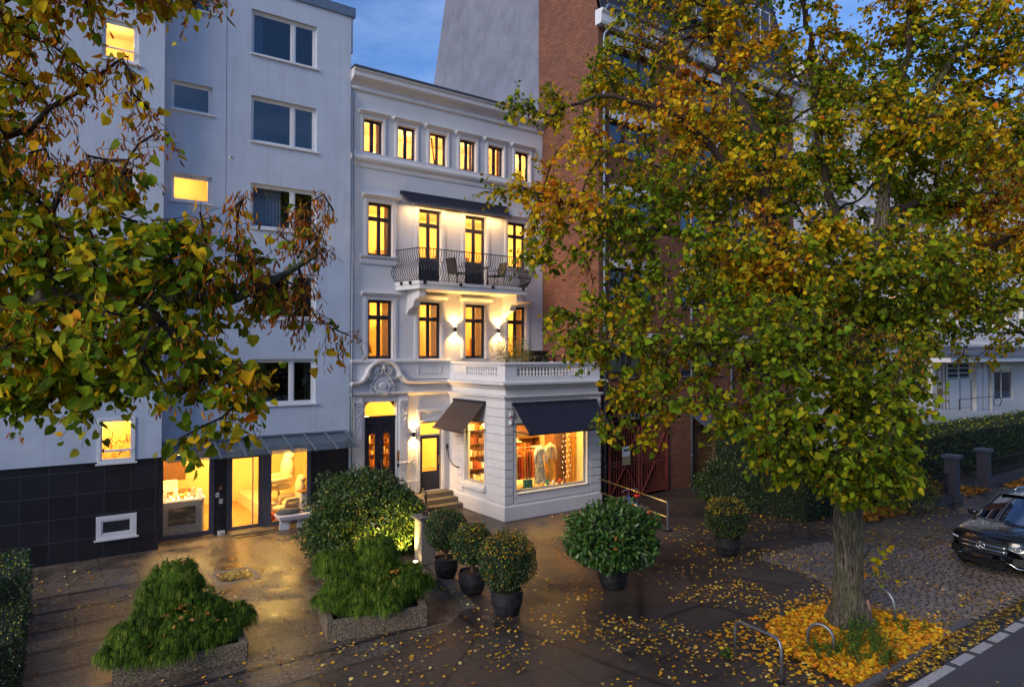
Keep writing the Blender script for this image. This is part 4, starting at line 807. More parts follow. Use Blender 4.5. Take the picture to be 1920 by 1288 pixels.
b.build('window_lace', 'iron', AP)
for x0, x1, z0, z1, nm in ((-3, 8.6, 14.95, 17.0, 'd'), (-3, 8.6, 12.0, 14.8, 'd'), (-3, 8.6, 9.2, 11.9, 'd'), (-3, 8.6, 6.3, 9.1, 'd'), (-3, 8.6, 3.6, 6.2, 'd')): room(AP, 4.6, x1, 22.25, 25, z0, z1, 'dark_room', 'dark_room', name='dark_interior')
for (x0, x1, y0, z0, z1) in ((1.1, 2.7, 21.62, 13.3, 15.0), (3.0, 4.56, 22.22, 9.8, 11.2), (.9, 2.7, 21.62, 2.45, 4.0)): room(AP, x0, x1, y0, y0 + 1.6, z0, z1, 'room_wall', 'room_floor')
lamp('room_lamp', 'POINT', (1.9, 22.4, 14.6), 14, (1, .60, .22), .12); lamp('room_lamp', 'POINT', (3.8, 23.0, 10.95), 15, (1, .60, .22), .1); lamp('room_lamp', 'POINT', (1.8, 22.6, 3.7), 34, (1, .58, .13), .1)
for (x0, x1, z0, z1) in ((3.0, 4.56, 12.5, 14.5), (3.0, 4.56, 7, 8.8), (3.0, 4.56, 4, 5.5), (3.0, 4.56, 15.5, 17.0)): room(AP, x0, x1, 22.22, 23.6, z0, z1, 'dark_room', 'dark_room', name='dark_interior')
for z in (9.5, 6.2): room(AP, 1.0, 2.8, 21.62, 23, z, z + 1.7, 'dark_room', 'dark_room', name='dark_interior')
# glazed shop front at ground level
FG = Frame((0, 22.02, 0), (1, 0, 0), (0, -1, 0))
b = MB(); b.wall(FG, 2.96, 8.79, 0, 2.56, [(2.96, 4.52, 0, 2.56), (4.86, 7.50, 0, 2.56)], .25); b.build('black_tiled_pier', 'black_tile', AP)
window(AP, FG, 2.97, 4.515, .03, 2.52, mat='grey_frame', pane='glass', style='single', fw=.11, d=-.02, name='display_window')
window(AP, FG, 6.10, 7.495, .03, 2.55, mat='grey_frame', pane='glass', style='single', fw=.09, d=-.02, name='chair_display_window')
b = MB()
for (a, c, e, g) in ((4.86, 4.93, .03, 2.52), (5.95, 6.095, .03, 2.52), (4.93, 5.95, 2.38, 2.52)): b.fbox(FG, a, c, e, g, -.02, -.12)
fr = b.build('glass_door_frame', 'grey_frame', AP)
dl = window(AP, FG, 4.94, 5.94, .05, 2.37, mat='grey_frame', pane='glass', style='single', fw=.07, d=-.05, name='glass_door')
b = MB(); b.tube([(5.62, 21.93, .15), (5.62, 21.93, 2.3)], .022, 8); b.build('handle', 'steel', dl)
room(AP, 2.9, 8.7, 22.3, 26.5, .04, 2.75, 'room_wall', 'room_floor')
for x, y, e in ((3.7, 22.9, 42), (5.4, 24.2, 60), (6.8, 23.2, 60), (4.4, 25, 30)): lamp('shop_lamp', 'POINT', (x, y, 2.6), e * 1.15, (1, .62, .15), .06)
lamp('board_fill', 'AREA', (3.7, 22.13, 2.36), 30, (1, .72, .36), (1.3, .03), (radians(14), 0, 0))  # fill light added between glass and board to brighten the sign board
b = MB(); b.fbox(FG, 3.06, 4.2, .12, 1.12, -.16, -.19); b.build('sign_board', 'panel_grey', AP)
b = MB(); b.fbox(FG, 3.28, 4.02, .42, .95, -.152, -.158); pc = b.build('picture', 'blurred_picture', AP)
text_mesh('shop_lettering', 'PEETin Tim', .17, 'cream_cloth', Matrix.Translation((3.62, 22.165, .2)) @ Matrix.Rotation(pi / 2, 4, 'X'), AP, .004)
MAT['cream_cloth'].node_tree  # lettering shares the warm cream colour of the boards
b = MB(); b.box(4.9, 6.2, 21.55, 22.0, .0, .05); b.build('door_step', 'step_stone', AP)
t = thing('doormat', (5.5, 21.4, 0), 'dark rubber doormat in front of the glass shop door', 'doormat'); b = MB(); b.box(4.95, 6.05, 21.2, 21.5, .006, .02); b.build('mat', 'rubber', t)
for i, (x, z, m, lb) in enumerate(((4.69, 1.42, 'wood', 'small wooden card holder, topmost of three plates beside the glass door'), (4.60, 1.22, 'sign_white', 'white doorbell plate, middle one of three beside the glass door'), (4.70, 1.02, 'sign_white', 'white letter plate, lowest of three beside the glass door'))):
    t = thing('door_plate', (x, 22, z), lb, 'plate', 'plates on the black pier'); b = MB(); b.fbox(FG, x - .05, x + .05, z - .07, z + .07, .02, .002); b.build('plate', m, t); b = MB(); b.fbox(FG, x - .02, x + .02, z - .03, z + .03, .025, .0205); b.build('button', 'steel', t)
t = thing('house_number_light', (4.68, 22, .1), 'small white box light at the foot of the black pier', 'box light'); b = MB(); b.box(4.6, 4.8, 21.86, 22.0, .01, .13); b.build('box', 'sign_white', t, bevel=.01); b = MB(); b.box(4.64, 4.76, 21.852, 21.858, .03, .11); b.build('lens', 'panel_grey', t)
# glass canopy
t = thing('glass_canopy', (5.8, 21.9, 2.8), 'long sloping glass canopy on dark steel ribs over the left shop front', 'canopy')
for k in range(8):
    x0 = 3.05 + k * .693; b = MB()
    b.hexa([(x0, 20.72, 2.50), (x0 + .685, 20.72, 2.50), (x0 + .685, 21.86, 2.88), (x0, 21.86, 2.88), (x0, 20.72, 2.515), (x0 + .685, 20.72, 2.515), (x0 + .685, 21.86, 2.895), (x0, 21.86, 2.895)]); b.build('glass_sheet', 'canopy_glass', t)
for k in range(9): b = MB(); x0 = 3.045 + k * .693; b.bar((x0, 21.89, 2.93), (x0, 20.66, 2.52), .035, .06); b.build('rib', 'zinc', t)
b = MB(); b.box(3.0, 8.62, 21.86, 21.9, 2.84, 2.95); b.build('wall_rail', 'zinc', t)

# ------------------------------------------------------------------ goods in the left shop
ORD = ['first', 'second', 'third', 'fourth', 'fifth', 'sixth', 'seventh', 'eighth', 'ninth', 'tenth', 'eleventh', 'twelfth', 'thirteenth']
CN = {'white_cloth': 'white', 'kraft': 'brown paper', 'cream_cloth': 'cream', 'wood': 'dark wooden', 'ochre_cloth': 'ochre', 'rust_cloth': 'rust red', 'brown_cloth': 'brown', 'orange_cloth': 'orange red', 'teal_cloth': 'teal'}
def blob_chair(x, y, z, s, mat, label):
    t = thing('armchair', (x, y, z), label, 'armchair', 'cream reclining chairs in the shop window')
    b = MB(); b.ball((x, y, z + .42 * s), (.36 * s, .36 * s, .14 * s), 14, 8); b.build('seat', mat, t, smooth=True)
    b = MB(); b.ball((x + .26 * s, y + .1, z + .78 * s), (.17 * s, .33 * s, .42 * s), 14, 10); b.ball((x + .3 * s, y + .1, z + 1.14 * s), (.14 * s, .24 * s, .14 * s), 12, 8); b.build('backrest', mat, t, smooth=True)
    for q in (-1, 1): b = MB(); b.tube([(x - .34 * s, y + q * .33 * s, z + .32 * s), (x - .3 * s, y + q * .33 * s, z + .58 * s), (x + .25 * s, y + q * .33 * s, z + .62 * s)], .085 * s, 8); b.build('armrest', mat, t, smooth=True)
    b = MB(); b.lathe((x, y, z), [(.27 * s, 0), (.26 * s, .03), (.04, .06), (.04, .3 * s)], 14); b.build('pedestal', 'steel', t)
blob_chair(6.95, 23.75, .45, 1.3, 'cream_cloth', 'cream reclining armchair on the raised floor at the back of the shop window')
blob_chair(7.2, 22.95, .05, 1.05, 'cream_cloth', 'cream armchair in front, close to the shop window glass')
t = thing('footstool', (6.72, 22.75, .05), 'round pale footstool on one foot in the shop window', 'footstool'); b = MB(); b.ball((6.72, 22.75, .42), (.26, .24, .07), 16, 8); b.build('cushion', 'cream_cloth', t, smooth=True); b = MB(); b.lathe((6.72, 22.75, .04), [(.16, 0), (.03, .04), (.03, .34)], 12); b.build('pedestal', 'wood', t)
t = thing('seat_cushion', (6.3, 22.5, .05), 'round red orange cushion on the floor of the shop window', 'cushion'); b = MB(); b.ball((6.3, 22.52, .22), (.24, .16, .16), 16, 8); b.build('cushion_cover', 'orange_cloth', t, smooth=True)
b = MB(); b.box(6.2, 8.6, 23.3, 26.4, .041, .45); b.build('display_platform', 'cream_cloth', AP)
t = thing('side_table', (7.42, 22.45, 0), 'tall rounded cream side cabinet at the right of the shop window', 'cabinet'); b = MB(); b.box(7.28, 7.58, 22.36, 22.7, .05, .9); b.build('cabinet_body', 'white_cloth', t, bevel=.06); b = MB(); b.box(7.26, 7.6, 22.33, 22.72, .905, .94); b.build('cabinet_top', 'wood', t)
t = thing('display_counter', (3.7, 22.9, 0), 'low cream display counter behind the left shop window', 'counter'); b = MB(); b.box(3.15, 4.3, 22.42, 23.0, .05, 1.08); b.build('counter_body', 'cream_cloth', t, bevel=.01); b = MB(); b.box(3.1, 4.35, 22.38, 23.05, 1.083, 1.13); b.build('counter_top', 'white_cloth', t)
for i in range(13):
    x = 3.2 + (i % 7) * .165 + rnd.random() * .03; y = 22.5 + .25 * (i // 7); h = .08 + rnd.random() * .2; m = rnd.choice(['white_cloth', 'kraft', 'cream_cloth', 'wood', 'ochre_cloth'])
    b = MB(); 
    if i % 3: b.lathe((x, y, 1.131), [(.035, 0), (.05, h * .3), (.045, h * .7), (.02, h)], 12)
    else: b.box(x - .06, x + .06, y - .05, y + .05, 1.131, 1.131 + h)
    tag(b.build('display_jar' if i % 3 else 'display_box', m), '%s %s, %s from the left in the %s row on the display counter' % (CN[m], 'jar' if i % 3 else 'box', ORD[i % 7], 'front' if i < 7 else 'back'), 'jar' if i % 3 else 'box', 'small goods on the display counter')
t = thing('wall_shelf', (3.8, 24.5, 1.3), 'dark wall shelf with a white drawer box behind the display counter', 'shelf'); b = MB(); b.box(3.1, 4.3, 24.2, 24.6, 1.0, 1.06); b.build('board', 'wood', t); b = MB(); b.box(3.25, 3.85, 24.2, 24.5, 1.065, 1.4); b.build('drawer_box', 'white_cloth', t)
b = MB(); b.box(3.2, 4.2, 24.9, 24.95, 1.3, 2.2); tag(b.build('wall_panel', 'brown_cloth'), 'brown panel on the back wall of the left shop', 'panel')
t = thing('daybed', (6.9, 21.4, 0), 'low lounger outside the shop window with grey cushions and pale lilac cover', 'lounger')
b = MB(); b.hexa([(6.28, 21.25, .3), (7.85, 21.25, .3), (7.85, 21.75, .3), (6.28, 21.75, .3), (6.2, 21.2, .47), (7.95, 21.2, .47), (7.95, 21.8, .47), (6.2, 21.8, .47)]); b.build('cover', 'lilac_cloth', t, bevel=.04)
for x in (6.62, 7.42): b = MB(); b.ball((x, 21.55, .53), (.40, .2, .11), 14, 8, .05); b.build('cushion', 'grey_cushion', t, smooth=True)
for x in (6.45, 7.0, 7.6): b = MB(); b.bar((x, 21.45, 0), (x + .03, 21.45, .3), .05, .3); b.build('leg', 'white_frame', t)

# ------------------------------------------------------------------ goods in the corner shop
def mannequin(x, y, z, top, skirt, label, cat='mannequin'):
    t = thing('dress_form', (x, y, z), label, cat, 'dressed mannequins in the corner shop')
    b = MB(); b.lathe((x, y, z + .95), [(.15, 0), (.13, .12), (.11, .2), (.15, .34), (.19, .46), (.17, .53), (.06, .575), (.05, .62)], 16, sy=.62); b.build('torso', top, t, smooth=True)
    b = MB()
    for s in (-1, 1): b.tube([(x + s * .17, y, z + 1.44), (x + s * .24, y - .02, z + 1.2), (x + s * .26, y - .05, z + .92)], [.055, .05, .035], 8)
    b.build('sleeve', top, t, smooth=True)
    b = MB(); n = 24; vs = []
    prof = [(.13, 1.02), (.17, .85), (.21, .5), (.25, .22)]
    for r, h in prof:
        for k in range(n): a = 2 * pi * k / n; rr = r * (1 + .08 * sin(a * 7) * (1.1 - h)); vs.append((x + rr * cos(a), y + rr * .65 * sin(a), z + h))
    b.add(vs, [(i * n + k, i * n + (k + 1) % n, (i + 1) * n + (k + 1) % n, (i + 1) * n + k) for i in range(3) for k in range(n)]); b.build('skirt', skirt, t, smooth=True)
    b = MB(); b.tube([(x, y, z), (x, y, z + .95)], .015, 6); b.lathe((x, y, z), [(.15, 0), (.15, .015), (.02, .03)], 14); b.build('stand', 'steel', t)
mannequin(14.72, 18.98, .71, 'white_cloth', 'print_dress', 'mannequin in a patterned black and white dress in the shop window')
mannequin(15.28, 19.12, .75, 'cream_cloth', 'ochre_cloth', 'mannequin in a cream top and long ochre skirt in the shop window')
t = thing('clothes_rail', (14.4, 19.6, .7), 'clothes rail full of hanging garments at the back of the corner shop', 'clothes rail')
b = MB(); b.tube([(13.55, 19.6, .7), (13.55, 19.6, 2.15), (15.2, 19.6, 2.15), (15.2, 19.6, .7)], .018, 6); b.build('rail', 'steel', t)
for k in range(13):
    x = 13.65 + k * .12; m = ['rust_cloth', 'brown_cloth', 'orange_cloth', 'cream_cloth', 'rust_cloth', 'orange_cloth', 'ochre_cloth'][k % 7]
    b = MB(); b.hexa([(x - .03, 19.4, 1.05), (x + .03, 19.4, 1.05), (x + .03, 19.8, 1.05), (x - .03, 19.8, 1.05), (x - .02, 19.44, 2.02), (x + .02, 19.44, 2.02), (x + .02, 19.76, 2.02), (x - .02, 19.76, 2.02)]); b.tube([(x, 19.6, 2.02), (x, 19.6, 2.17)], .006, 4)
    g_ = tag(b.build('hanging_garment', m, bevel=.015), '%s garment, %s from the left on the clothes rail' % (CN[m], ORD[k]), 'garment', 'garments on the clothes rail')
t = thing('shopping_bag', (14.1, 18.85, .7), 'teal green paper bag standing in the shop window', 'bag'); b = MB(); b.box(13.93, 14.25, 18.8, 18.95, .705, 1.15); b.build('bag_body', 'teal_cloth', t, bevel=.008)
b = MB(); b.tube([(14.03, 18.87, 1.15), (14.05, 18.87, 1.25), (14.13, 18.87, 1.25), (14.15, 18.87, 1.15)], .007, 4); b.build('handle', 'cream_cloth', t)
for k in range(9):
    x = 14.6 + k * .13; y = 18.68 + .1 * (k % 2); m = ['ochre_cloth', 'white_cloth', 'teal_cloth', 'cream_cloth', 'white_cloth', 'ochre_cloth', 'rust_cloth', 'orange_cloth', 'brown_cloth'][k]
    b = MB(); b.ball((x, y, .775), (.05, .1, .05), 8, 6); b.tube([(x, y + .06, .78), (x, y + .07, .98 + .05 * (k % 3))], [.045, .05], 8)
    tag(b.build('boot', m, smooth=True), '%s ankle boot, %s from the left in the shop window' % (CN[m], ORD[k]), 'boot', 'boots in the shop window')
t = thing('wooden_cabinet', (16.3, 20.0, .7), 'tall brown wooden cabinet behind the mannequins', 'cabinet'); b = MB(); b.box(15.95, 16.66, 19.75, 20.3, .71, 3.0); b.build('cabinet_body', 'wood', t, bevel=.01)
for q in (15.97, 16.32): b = MB(); b.box(q, q + .33, 19.72, 19.748, .8, 2.9); b.build('door', 'brown_cloth', t)
t = thing('string_lights', (16.0, 18.9, .7), 'string of tiny warm lights hanging down the right of the shop window', 'string lights'); b = MB(); c_ = MB()
for s in range(3):
    pts = [(15.75 + .24 * s + .04 * sin(k * 1.8 + s), 18.95 + .1 * s, 3.3 - k * .19) for k in range(13)]
    c_.tube(pts, .004, 4)
    for p in pts: b.ball(p, .011, 6, 4)
b.build('bulbs', 'string_light', t); c_.build('wire', 'iron', t)
t = thing('wall_picture', (16.0, 21.6, 2.8), 'dark framed picture with a pale figure on the corner shop wall', 'picture'); b = MB(); b.box(15.4, 16.6, 21.5, 21.55, 2.45, 3.1); b.build('frame', 'brown_cloth', t); b = MB(); b.ball((16.0, 21.48, 2.8), (.1, .01, .16), 8, 6); b.build('figure', 'white_cloth', t)
t = thing('side_clothes_stand', (13.6, 20.1, .7), 'stand of light garments seen through the side shop window', 'clothes stand'); b = MB(); b.tube([(13.35, 19.75, .7), (13.35, 19.75, 2.75)], .018, 6); b.build('pole', 'steel', t)
for k in range(5): b = MB(); b.lathe((13.35 + .1 * cos(k * 1.3), 19.85 + .17 * (k - 2), 1.3 + .1 * (k % 2)), [(.12, 0), (.1, .4), (.13, .9), (.04, 1.15)], 10, sx=.5); b.build('garment', ['white_cloth', 'cream_cloth', 'ochre_cloth', 'white_cloth', 'brown_cloth'][k], t, smooth=True)
t = thing('bench_box', (13.35, 18.9, .7), 'pale wooden crate in the left corner of the shop window', 'crate'); b = MB(); b.box(13.18, 13.5, 18.85, 19.25, .705, 1.25); b.build('crate_body', 'kraft', t, bevel=.01); b = MB(); b.bar((13.3, 18.75, .75), (13.22, 18.85, 1.7), .08, .04); b.build('board', 'white_cloth', t)

# ------------------------------------------------------------------ brick building
FK = Frame((0, 18.6, 0), (1, 0, 0), (0, -1, 0))
BR = thing('brick_building', (24, 18.6, 0), 'tall red brick building with white lintels, zinc downpipes and slate mansard roof', 'brick building')
wins = []
for k in range(5):
    for x0, x1 in ((17.78, 20.5), (21.8, 24.4), (25.6, 28.4)): wins.append((x0, x1, 15.98 - 2.84 * k, 17.32 - 2.84 * k))
b = MB(); b.wall(FK, 17.20, 30, 0, 17.9, wins + [(17.55, 20.9, 0, 3.55), (22.4, 24.0, 0, 2.5)], .35)
b.add([(17.2, 18.95, 0), (17.2, 22.262, 0), (17.2, 22.262, 26), (17.2, 19.95, 24.0), (17.2, 18.6, 18.5), (17.2, 18.6, 17.9), (17.2, 18.95, 17.9)], [(0, 1, 2, 3, 4, 5, 6)])
b.build('wall', 'brick', BR)
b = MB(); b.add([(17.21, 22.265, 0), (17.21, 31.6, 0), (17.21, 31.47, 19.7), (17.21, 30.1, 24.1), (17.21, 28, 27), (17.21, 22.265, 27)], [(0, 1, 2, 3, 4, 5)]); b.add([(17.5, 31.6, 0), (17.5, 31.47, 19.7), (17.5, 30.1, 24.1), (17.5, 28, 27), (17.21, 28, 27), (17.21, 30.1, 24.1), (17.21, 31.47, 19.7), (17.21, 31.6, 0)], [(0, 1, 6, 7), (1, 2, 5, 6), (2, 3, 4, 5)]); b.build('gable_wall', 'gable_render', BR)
b = MB(); b.sweep(FK, [(0, 17.85), (.3, 17.85), (.34, 17.95), (.34, 18.2), (.42, 18.3), (.42, 18.38), (0, 18.42)], 17.05, 30.1); b.build('cornice', 'white_frame', BR)
b = MB(); b.sweep(FK, [(.40, 18.42), (.44, 18.36), (.54, 18.36), (.58, 18.42), (.58, 18.5), (.40, 18.5)], 17.2, 30.1); b.build('gutter', 'zinc', BR)
b = MB(); b.quad((17.25, 18.5, 18.45), (30, 18.5, 18.45), (30, 19.9, 23.6), (17.25, 19.9, 23.6)); b.quad((17.25, 19.9, 23.6), (30, 19.9, 23.6), (30, 29, 27), (17.25, 29, 27))
for k in range(17): b.hexa([(17.25, 18.45 + .08 * k, 18.5 + .3 * k), (30, 18.45 + .08 * k, 18.5 + .3 * k), (30, 18.52 + .08 * k, 18.5 + .3 * k), (17.25, 18.52 + .08 * k, 18.5 + .3 * k), (17.25, 18.52 + .08 * k, 18.78 + .3 * k), (30, 18.52 + .08 * k, 18.78 + .3 * k), (30, 18.56 + .08 * k, 18.78 + .3 * k), (17.25, 18.56 + .08 * k, 18.78 + .3 * k)])
rf = b.build('mansard_roof', 'slate', BR)
for x in (18.6, 22.6, 26.4):
    b = MB(); b.box(x, x + 1.7, 18.5, 20.5, 19.7, 21.6); b.build('dormer', 'lead', rf); window(BR, Frame((0, 18.49, 0), (1, 0, 0), (0, -1, 0)), x + .1, x + 1.6, 19.8, 21.5, mat='white_frame', pane='dark_glass', style='double', d=.0, name='dormer_window')
for (x0, x1, z0, z1) in wins:
    w = window(BR, FK, x0, x1, z0, z1, mat='anthracite', pane='dark_glass', style='triple', sill='sill_dark', fw=.06, d=-.2)
    b = MB(); b.fbox(FK, x0 - .02, x1 + .02, z1 + .03, z1 + .37, .05, -.1); b.build('lintel', 'white_frame', w)
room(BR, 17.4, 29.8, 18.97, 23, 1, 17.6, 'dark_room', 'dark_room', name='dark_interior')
for x, zt, jog in ((17.42, 18.35, .28), (22.35, 18.3, 0), (25.0, 18.3, 0)):
    b = MB(); b.tube([(x + jog, 18.12, zt), (x + jog, 18.12, zt - .25), (x, 18.48, zt - .75), (x, 18.52, zt - 1.0)] + [(x, 18.52, z) for z in (12, 6, .1)], .055, 9)
    for z in (15, 12.1, 9.2, 6.3, 3.4, 1.3): b.lathe((x, 18.52, z), [(.065, 0), (.065, .04)], 9)
    b.build('downpipe', 'zinc', BR, smooth=True)
# passage: dark recess, gate
b = MB(); b.quad((17.55, 18.95, 0), (17.55, 25, 0), (17.55, 25, 3.55), (17.55, 18.95, 3.55)); b.quad((20.9, 18.95, 0), (20.9, 25, 0), (20.9, 25, 3.55), (20.9, 18.95, 3.55)); b.quad((17.55, 18.95, 3.55), (20.9, 18.95, 3.55), (20.9, 25, 3.55), (17.55, 25, 3.55)); b.quad((17.55, 25, 0), (20.9, 25, 0), (20.9, 25, 3.55), (17.55, 25, 3.55)); b.build('passage', 'brick', BR)
t = thing('side_door', (23.2, 18.8, 0), 'brown wooden side door under a small metal canopy beside the brick pier', 'door'); b = MB(); b.box(22.42, 23.25, 18.8, 18.86, .05, 2.5); b.build('door_leaf', 'wood', t); b = MB(); b.box(23.27, 23.98, 18.82, 18.9, .05, 2.5); b.build('side_panel', 'brown_cloth', t); b = MB(); b.ball((23.1, 18.77, 1.15), .03, 8, 6); b.build('handle', 'brass', t)
t = thing('door_canopy', (23.2, 18.6, 2.7), 'small grey metal canopy on iron brackets above the side door', 'canopy'); b = MB(); b.hexa([(22.4, 17.7, 2.45), (24.3, 17.7, 2.45), (24.3, 18.59, 2.95), (22.4, 18.59, 2.95), (22.4, 17.7, 2.49), (24.3, 17.7, 2.49), (24.3, 18.59, 2.99), (22.4, 18.59, 2.99)]); b.build('roof_sheet', 'lead', t)
for x in (22.45, 24.25): b = MB(); b.bar((x, 18.58, 2.1), (x, 17.8, 2.44), .035); b.build('bracket', 'iron', t)
t = thing('double_gate', (19.2, 18.5, 0), 'rust red iron double gate with diagonal braces closing the passage', 'gate')
for s, (x0, x1) in enumerate(((17.62, 19.26), (19.32, 20.86))):
    b = MB(); z1 = 2.72
    for x in (x0 + .035, x1 - .035): b.bar((x, 18.52, .08), (x, 18.52, z1), .07)
    for z in (.12, 1.28, 1.42, z1 - .03): b.bar((x0, 18.52, z), (x1, 18.52, z), .04)
    fr = b.build('gate_leaf', 'gate_red', t); b = MB(); n = 12
    for k in range(1, n): x = x0 + (x1 - x0) * k / n; b.bar((x, 18.54, .12), (x, 18.54, z1 + .12), .025)
    b.build('bars', 'gate_red', fr); b = MB(); m = (x0 + x1) / 2
    for p, q in (((x0 + .05, z1 - .05), (m, 1.46)), ((x1 - .05, z1 - .05), (m, 1.46)), ((x0 + .05, .15), (m, 1.25)), ((x1 - .05, .15), (m, 1.25))): b.bar((p[0], 18.485, p[1]), (q[0], 18.485, q[1]), .05, .025)
    b.build('brace', 'gate_red', fr)
t = thing('gate_notice', (18.45, 18.43, 1.7), 'white notice with a black headline above a brown leaflet fixed to the red gate', 'notice'); b = MB(); b.box(18.25, 18.65, 18.43, 18.45, 1.62, 2.0); b.build('sign_plate', 'sign_white', t); b = MB(); b.box(18.32, 18.58, 18.424, 18.429, 1.82, 1.9)
b.build('headline', 'rubber', t); b = MB(); b.box(18.27, 18.67, 18.43, 18.45, 1.3, 1.6); b.build('leaflet', 'kraft', t)
ls = thing('gate_lettering', (19.2, 18.4, 3.1), 'white metal letters mounted over the dark passage', 'lettering')
text_mesh('letters', 'WILLENS ME', .40, 'steel', Matrix.Translation((19.25, 18.42, 3.02)) @ Matrix.Rotation(pi / 2, 4, 'X'), ls, .02)
b = MB(); b.box(17.7, 20.8, 18.46, 18.5, 2.97, 3.01); b.build('carrier_rail', 'anthracite', ls)
t = thing('railing', (16.3, 16.4, 0), 'brass coloured tubular railing ending in a steel post beside the bicycle', 'railing')
b = MB(); b.tube([(16.92, 18.26, .96), (16.2, 14.4, .88)], .028, 8); b.build('top_rail', 'brass', t, smooth=True); b = MB(); b.tube([(16.92, 18.26, .48), (16.2, 14.4, .42)], .022, 8); b.build('mid_rail', 'brass', t, smooth=True)
b = MB(); b.bar((16.19, 14.37, 0), (16.19, 14.37, .91), .055); b.build('post', 'galvanised', t); b = MB(); b.box(16.09, 16.29, 14.27, 14.47, 0, .02); b.build('foot_plate', 'iron', t)

# ------------------------------------------------------------------ bicycle
def bicycle(x, y, rz):
    t = thing('bicycle', (x, y, 0), 'blue and silver city bicycle with red saddle cover leaning on the railing', 'bicycle'); M = Matrix.Translation((x, y, 0)) @ Matrix.Rotation(rz, 4, 'Z') @ Matrix.Rotation(radians(-6), 4, 'X')
    P = lambda a, c, e=0: M @ Vector((a, e, c))
    for wx in (-.54, .54):
        b = MB(); b.tube([P(wx + .33 * cos(a), .34 + .33 * sin(a)) for a in np.linspace(0, 2 * pi, 29)[:-1]], .02, 7, closed=True); w = b.build('wheel', 'tyre', t, smooth=True)
        b = MB(); b.tube([P(wx + .305 * cos(a), .34 + .305 * sin(a)) for a in np.linspace(0, 2 * pi, 29)[:-1]], .011, 6, closed=True)
        for k in range(14): b.tube([P(wx, .34, .02 * (-1) ** k), P(wx + .3 * cos(k * .449), .34 + .3 * sin(k * .449))], .0022, 3)
        b.build('rim', 'steel', w); b = MB(); b.tube([P(wx + .375 * cos(a), .34 + .375 * sin(a)) for a in np.linspace(.3 if wx > 0 else .2, 2.9, 14)], [.022] * 14, 5); b.build('mudguard', 'steel', t)
    b = MB()
    for p, q, r in (((-.1, .3), (-.2, .82), .017), ((-.1, .3), (.38, .78), .022), ((-.17, .62), (.36, .84), .017), ((-.54, .34), (-.1, .3), .012), ((-.54, .34), (-.18, .7), .01), ((.36, .92), (.45, .6), .02)): b.tube([P(*p), P(*q)], r, 7)
    b.build('frame', 'bike_blue', t); b = MB()
    for s in (-1, 1): b.tube([P(.45, .6, .0), P(.46, .56, s * .05), P(.54, .34, s * .05)], .011, 6)
    b.build('fork', 'steel', t)
    b = MB(); b.tube([P(-.2, .8), P(-.23, .95)], .014, 6); b.build('seat_post', 'steel', t); b = MB(); b.ball(P(-.25, .99), (.14, .09, .05), 12, 8); b.build('saddle', 'saddle_red', t, smooth=True)
    b = MB(); b.tube([P(.36, .9), P(.34, 1.06)], .014, 6); b.tube([P(.2, 1.06, -.29), P(.3, 1.08, -.2), P(.36, 1.07, 0), P(.3, 1.08, .2), P(.2, 1.06, .29)], .012, 6); b.build('handlebar', 'chrome', t)
    b = MB(); b.lathe(P(.47, .8), [(.055, -.03), (.05, .03), (.01, .05)], 12, tuple(M.to_3x3() @ Vector((1, 0, 0)))); b.build('front_lamp', 'chrome', t); b = MB(); b.obox(P(-.92, .62), (.03, .04, .03)); b.build('rear_reflector', 'amber_lens', t)
    b = MB()
    for s in (-.07, 0, .07): b.tube([P(-.3, .72, s), P(-.88, .72, s)], .008, 5)
    b.tube([P(-.54, .34, .07), P(-.7, .72, .07)], .007, 5); b.tube([P(-.54, .34, -.07), P(-.7, .72, -.07)], .007, 5); b.build('luggage_rack', 'steel', t)
    b = MB(); b.lathe(P(-.1, .3, -.05), [(.09, 0), (.09, .01)], 18, tuple(M.to_3x3() @ Vector((0, 1, 0)))); b.tube([P(-.1, .3, -.06), P(0, .18, -.08), P(0, .18, -.15)], .01, 5); b.tube([P(-.1, .3, .06), P(-.2, .42, .08), P(-.2, .42, .15)], .01, 5); b.build('crank', 'steel', t)
bicycle(15.97, 15.5, radians(72))

# ------------------------------------------------------------------ pale villas further along the street
VL = thing('white_villa', (45, 18.6, 0), 'large pale stuccoed villa block further right behind the big tree', 'villa')
vw = []
for zc in (7.2, 11.0, 14.8):
    for x0 in list(np.arange(31.2, 58.5, 2.7)): vw.append((float(x0), float(x0) + 1.25, zc, zc + 2.3))
vw2 = [(34.5, 36.6, 1.6, 4.2), (38.5, 40.2, 1.6, 4.2)]
b = MB(); b.wall(FK, 30.003, 62, 0, 19.0, vw + vw2 + [(46.75, 50.25, 2.05, 4.95), (53.6, 57.5, 2.3, 4.7)], .3); b.quad((30.003, 18.6, 19), (62, 18.6, 19), (62, 30, 19), (30.003, 30, 19)); b.build('wall', 'villa_plaster', VL)
b = MB(); b.sweep(FK, [(0, 18.7), (.2, 18.75), (.3, 19.0), (.6, 19.15), (.65, 19.4), (.75, 19.5), (.75, 19.6), (0, 19.7)], 30.1, 62.3); b.sweep(FK, [(0, 5.9), (.1, 5.9), (.2, 6.05), (.2, 6.2), (0, 6.25)], 30.1, 62); b.sweep(FK, [(0, 10.2), (.1, 10.2), (.12, 10.4), (0, 10.4)], 30.1, 62); b.build('cornice', 'stucco', VL)
for i, w_ in enumerate(vw): 
    lit = i in (2, 3, 13); window(VL, FK, *w_, mat='white_frame', pane='glass' if lit else 'dark_glass', style='double', fw=.08, d=-.15, surround=.2)
for w_ in vw2: window(VL, FK, *w_, mat='white_frame', pane='glass', style='double', fw=.08, d=-.15, surround=.2)
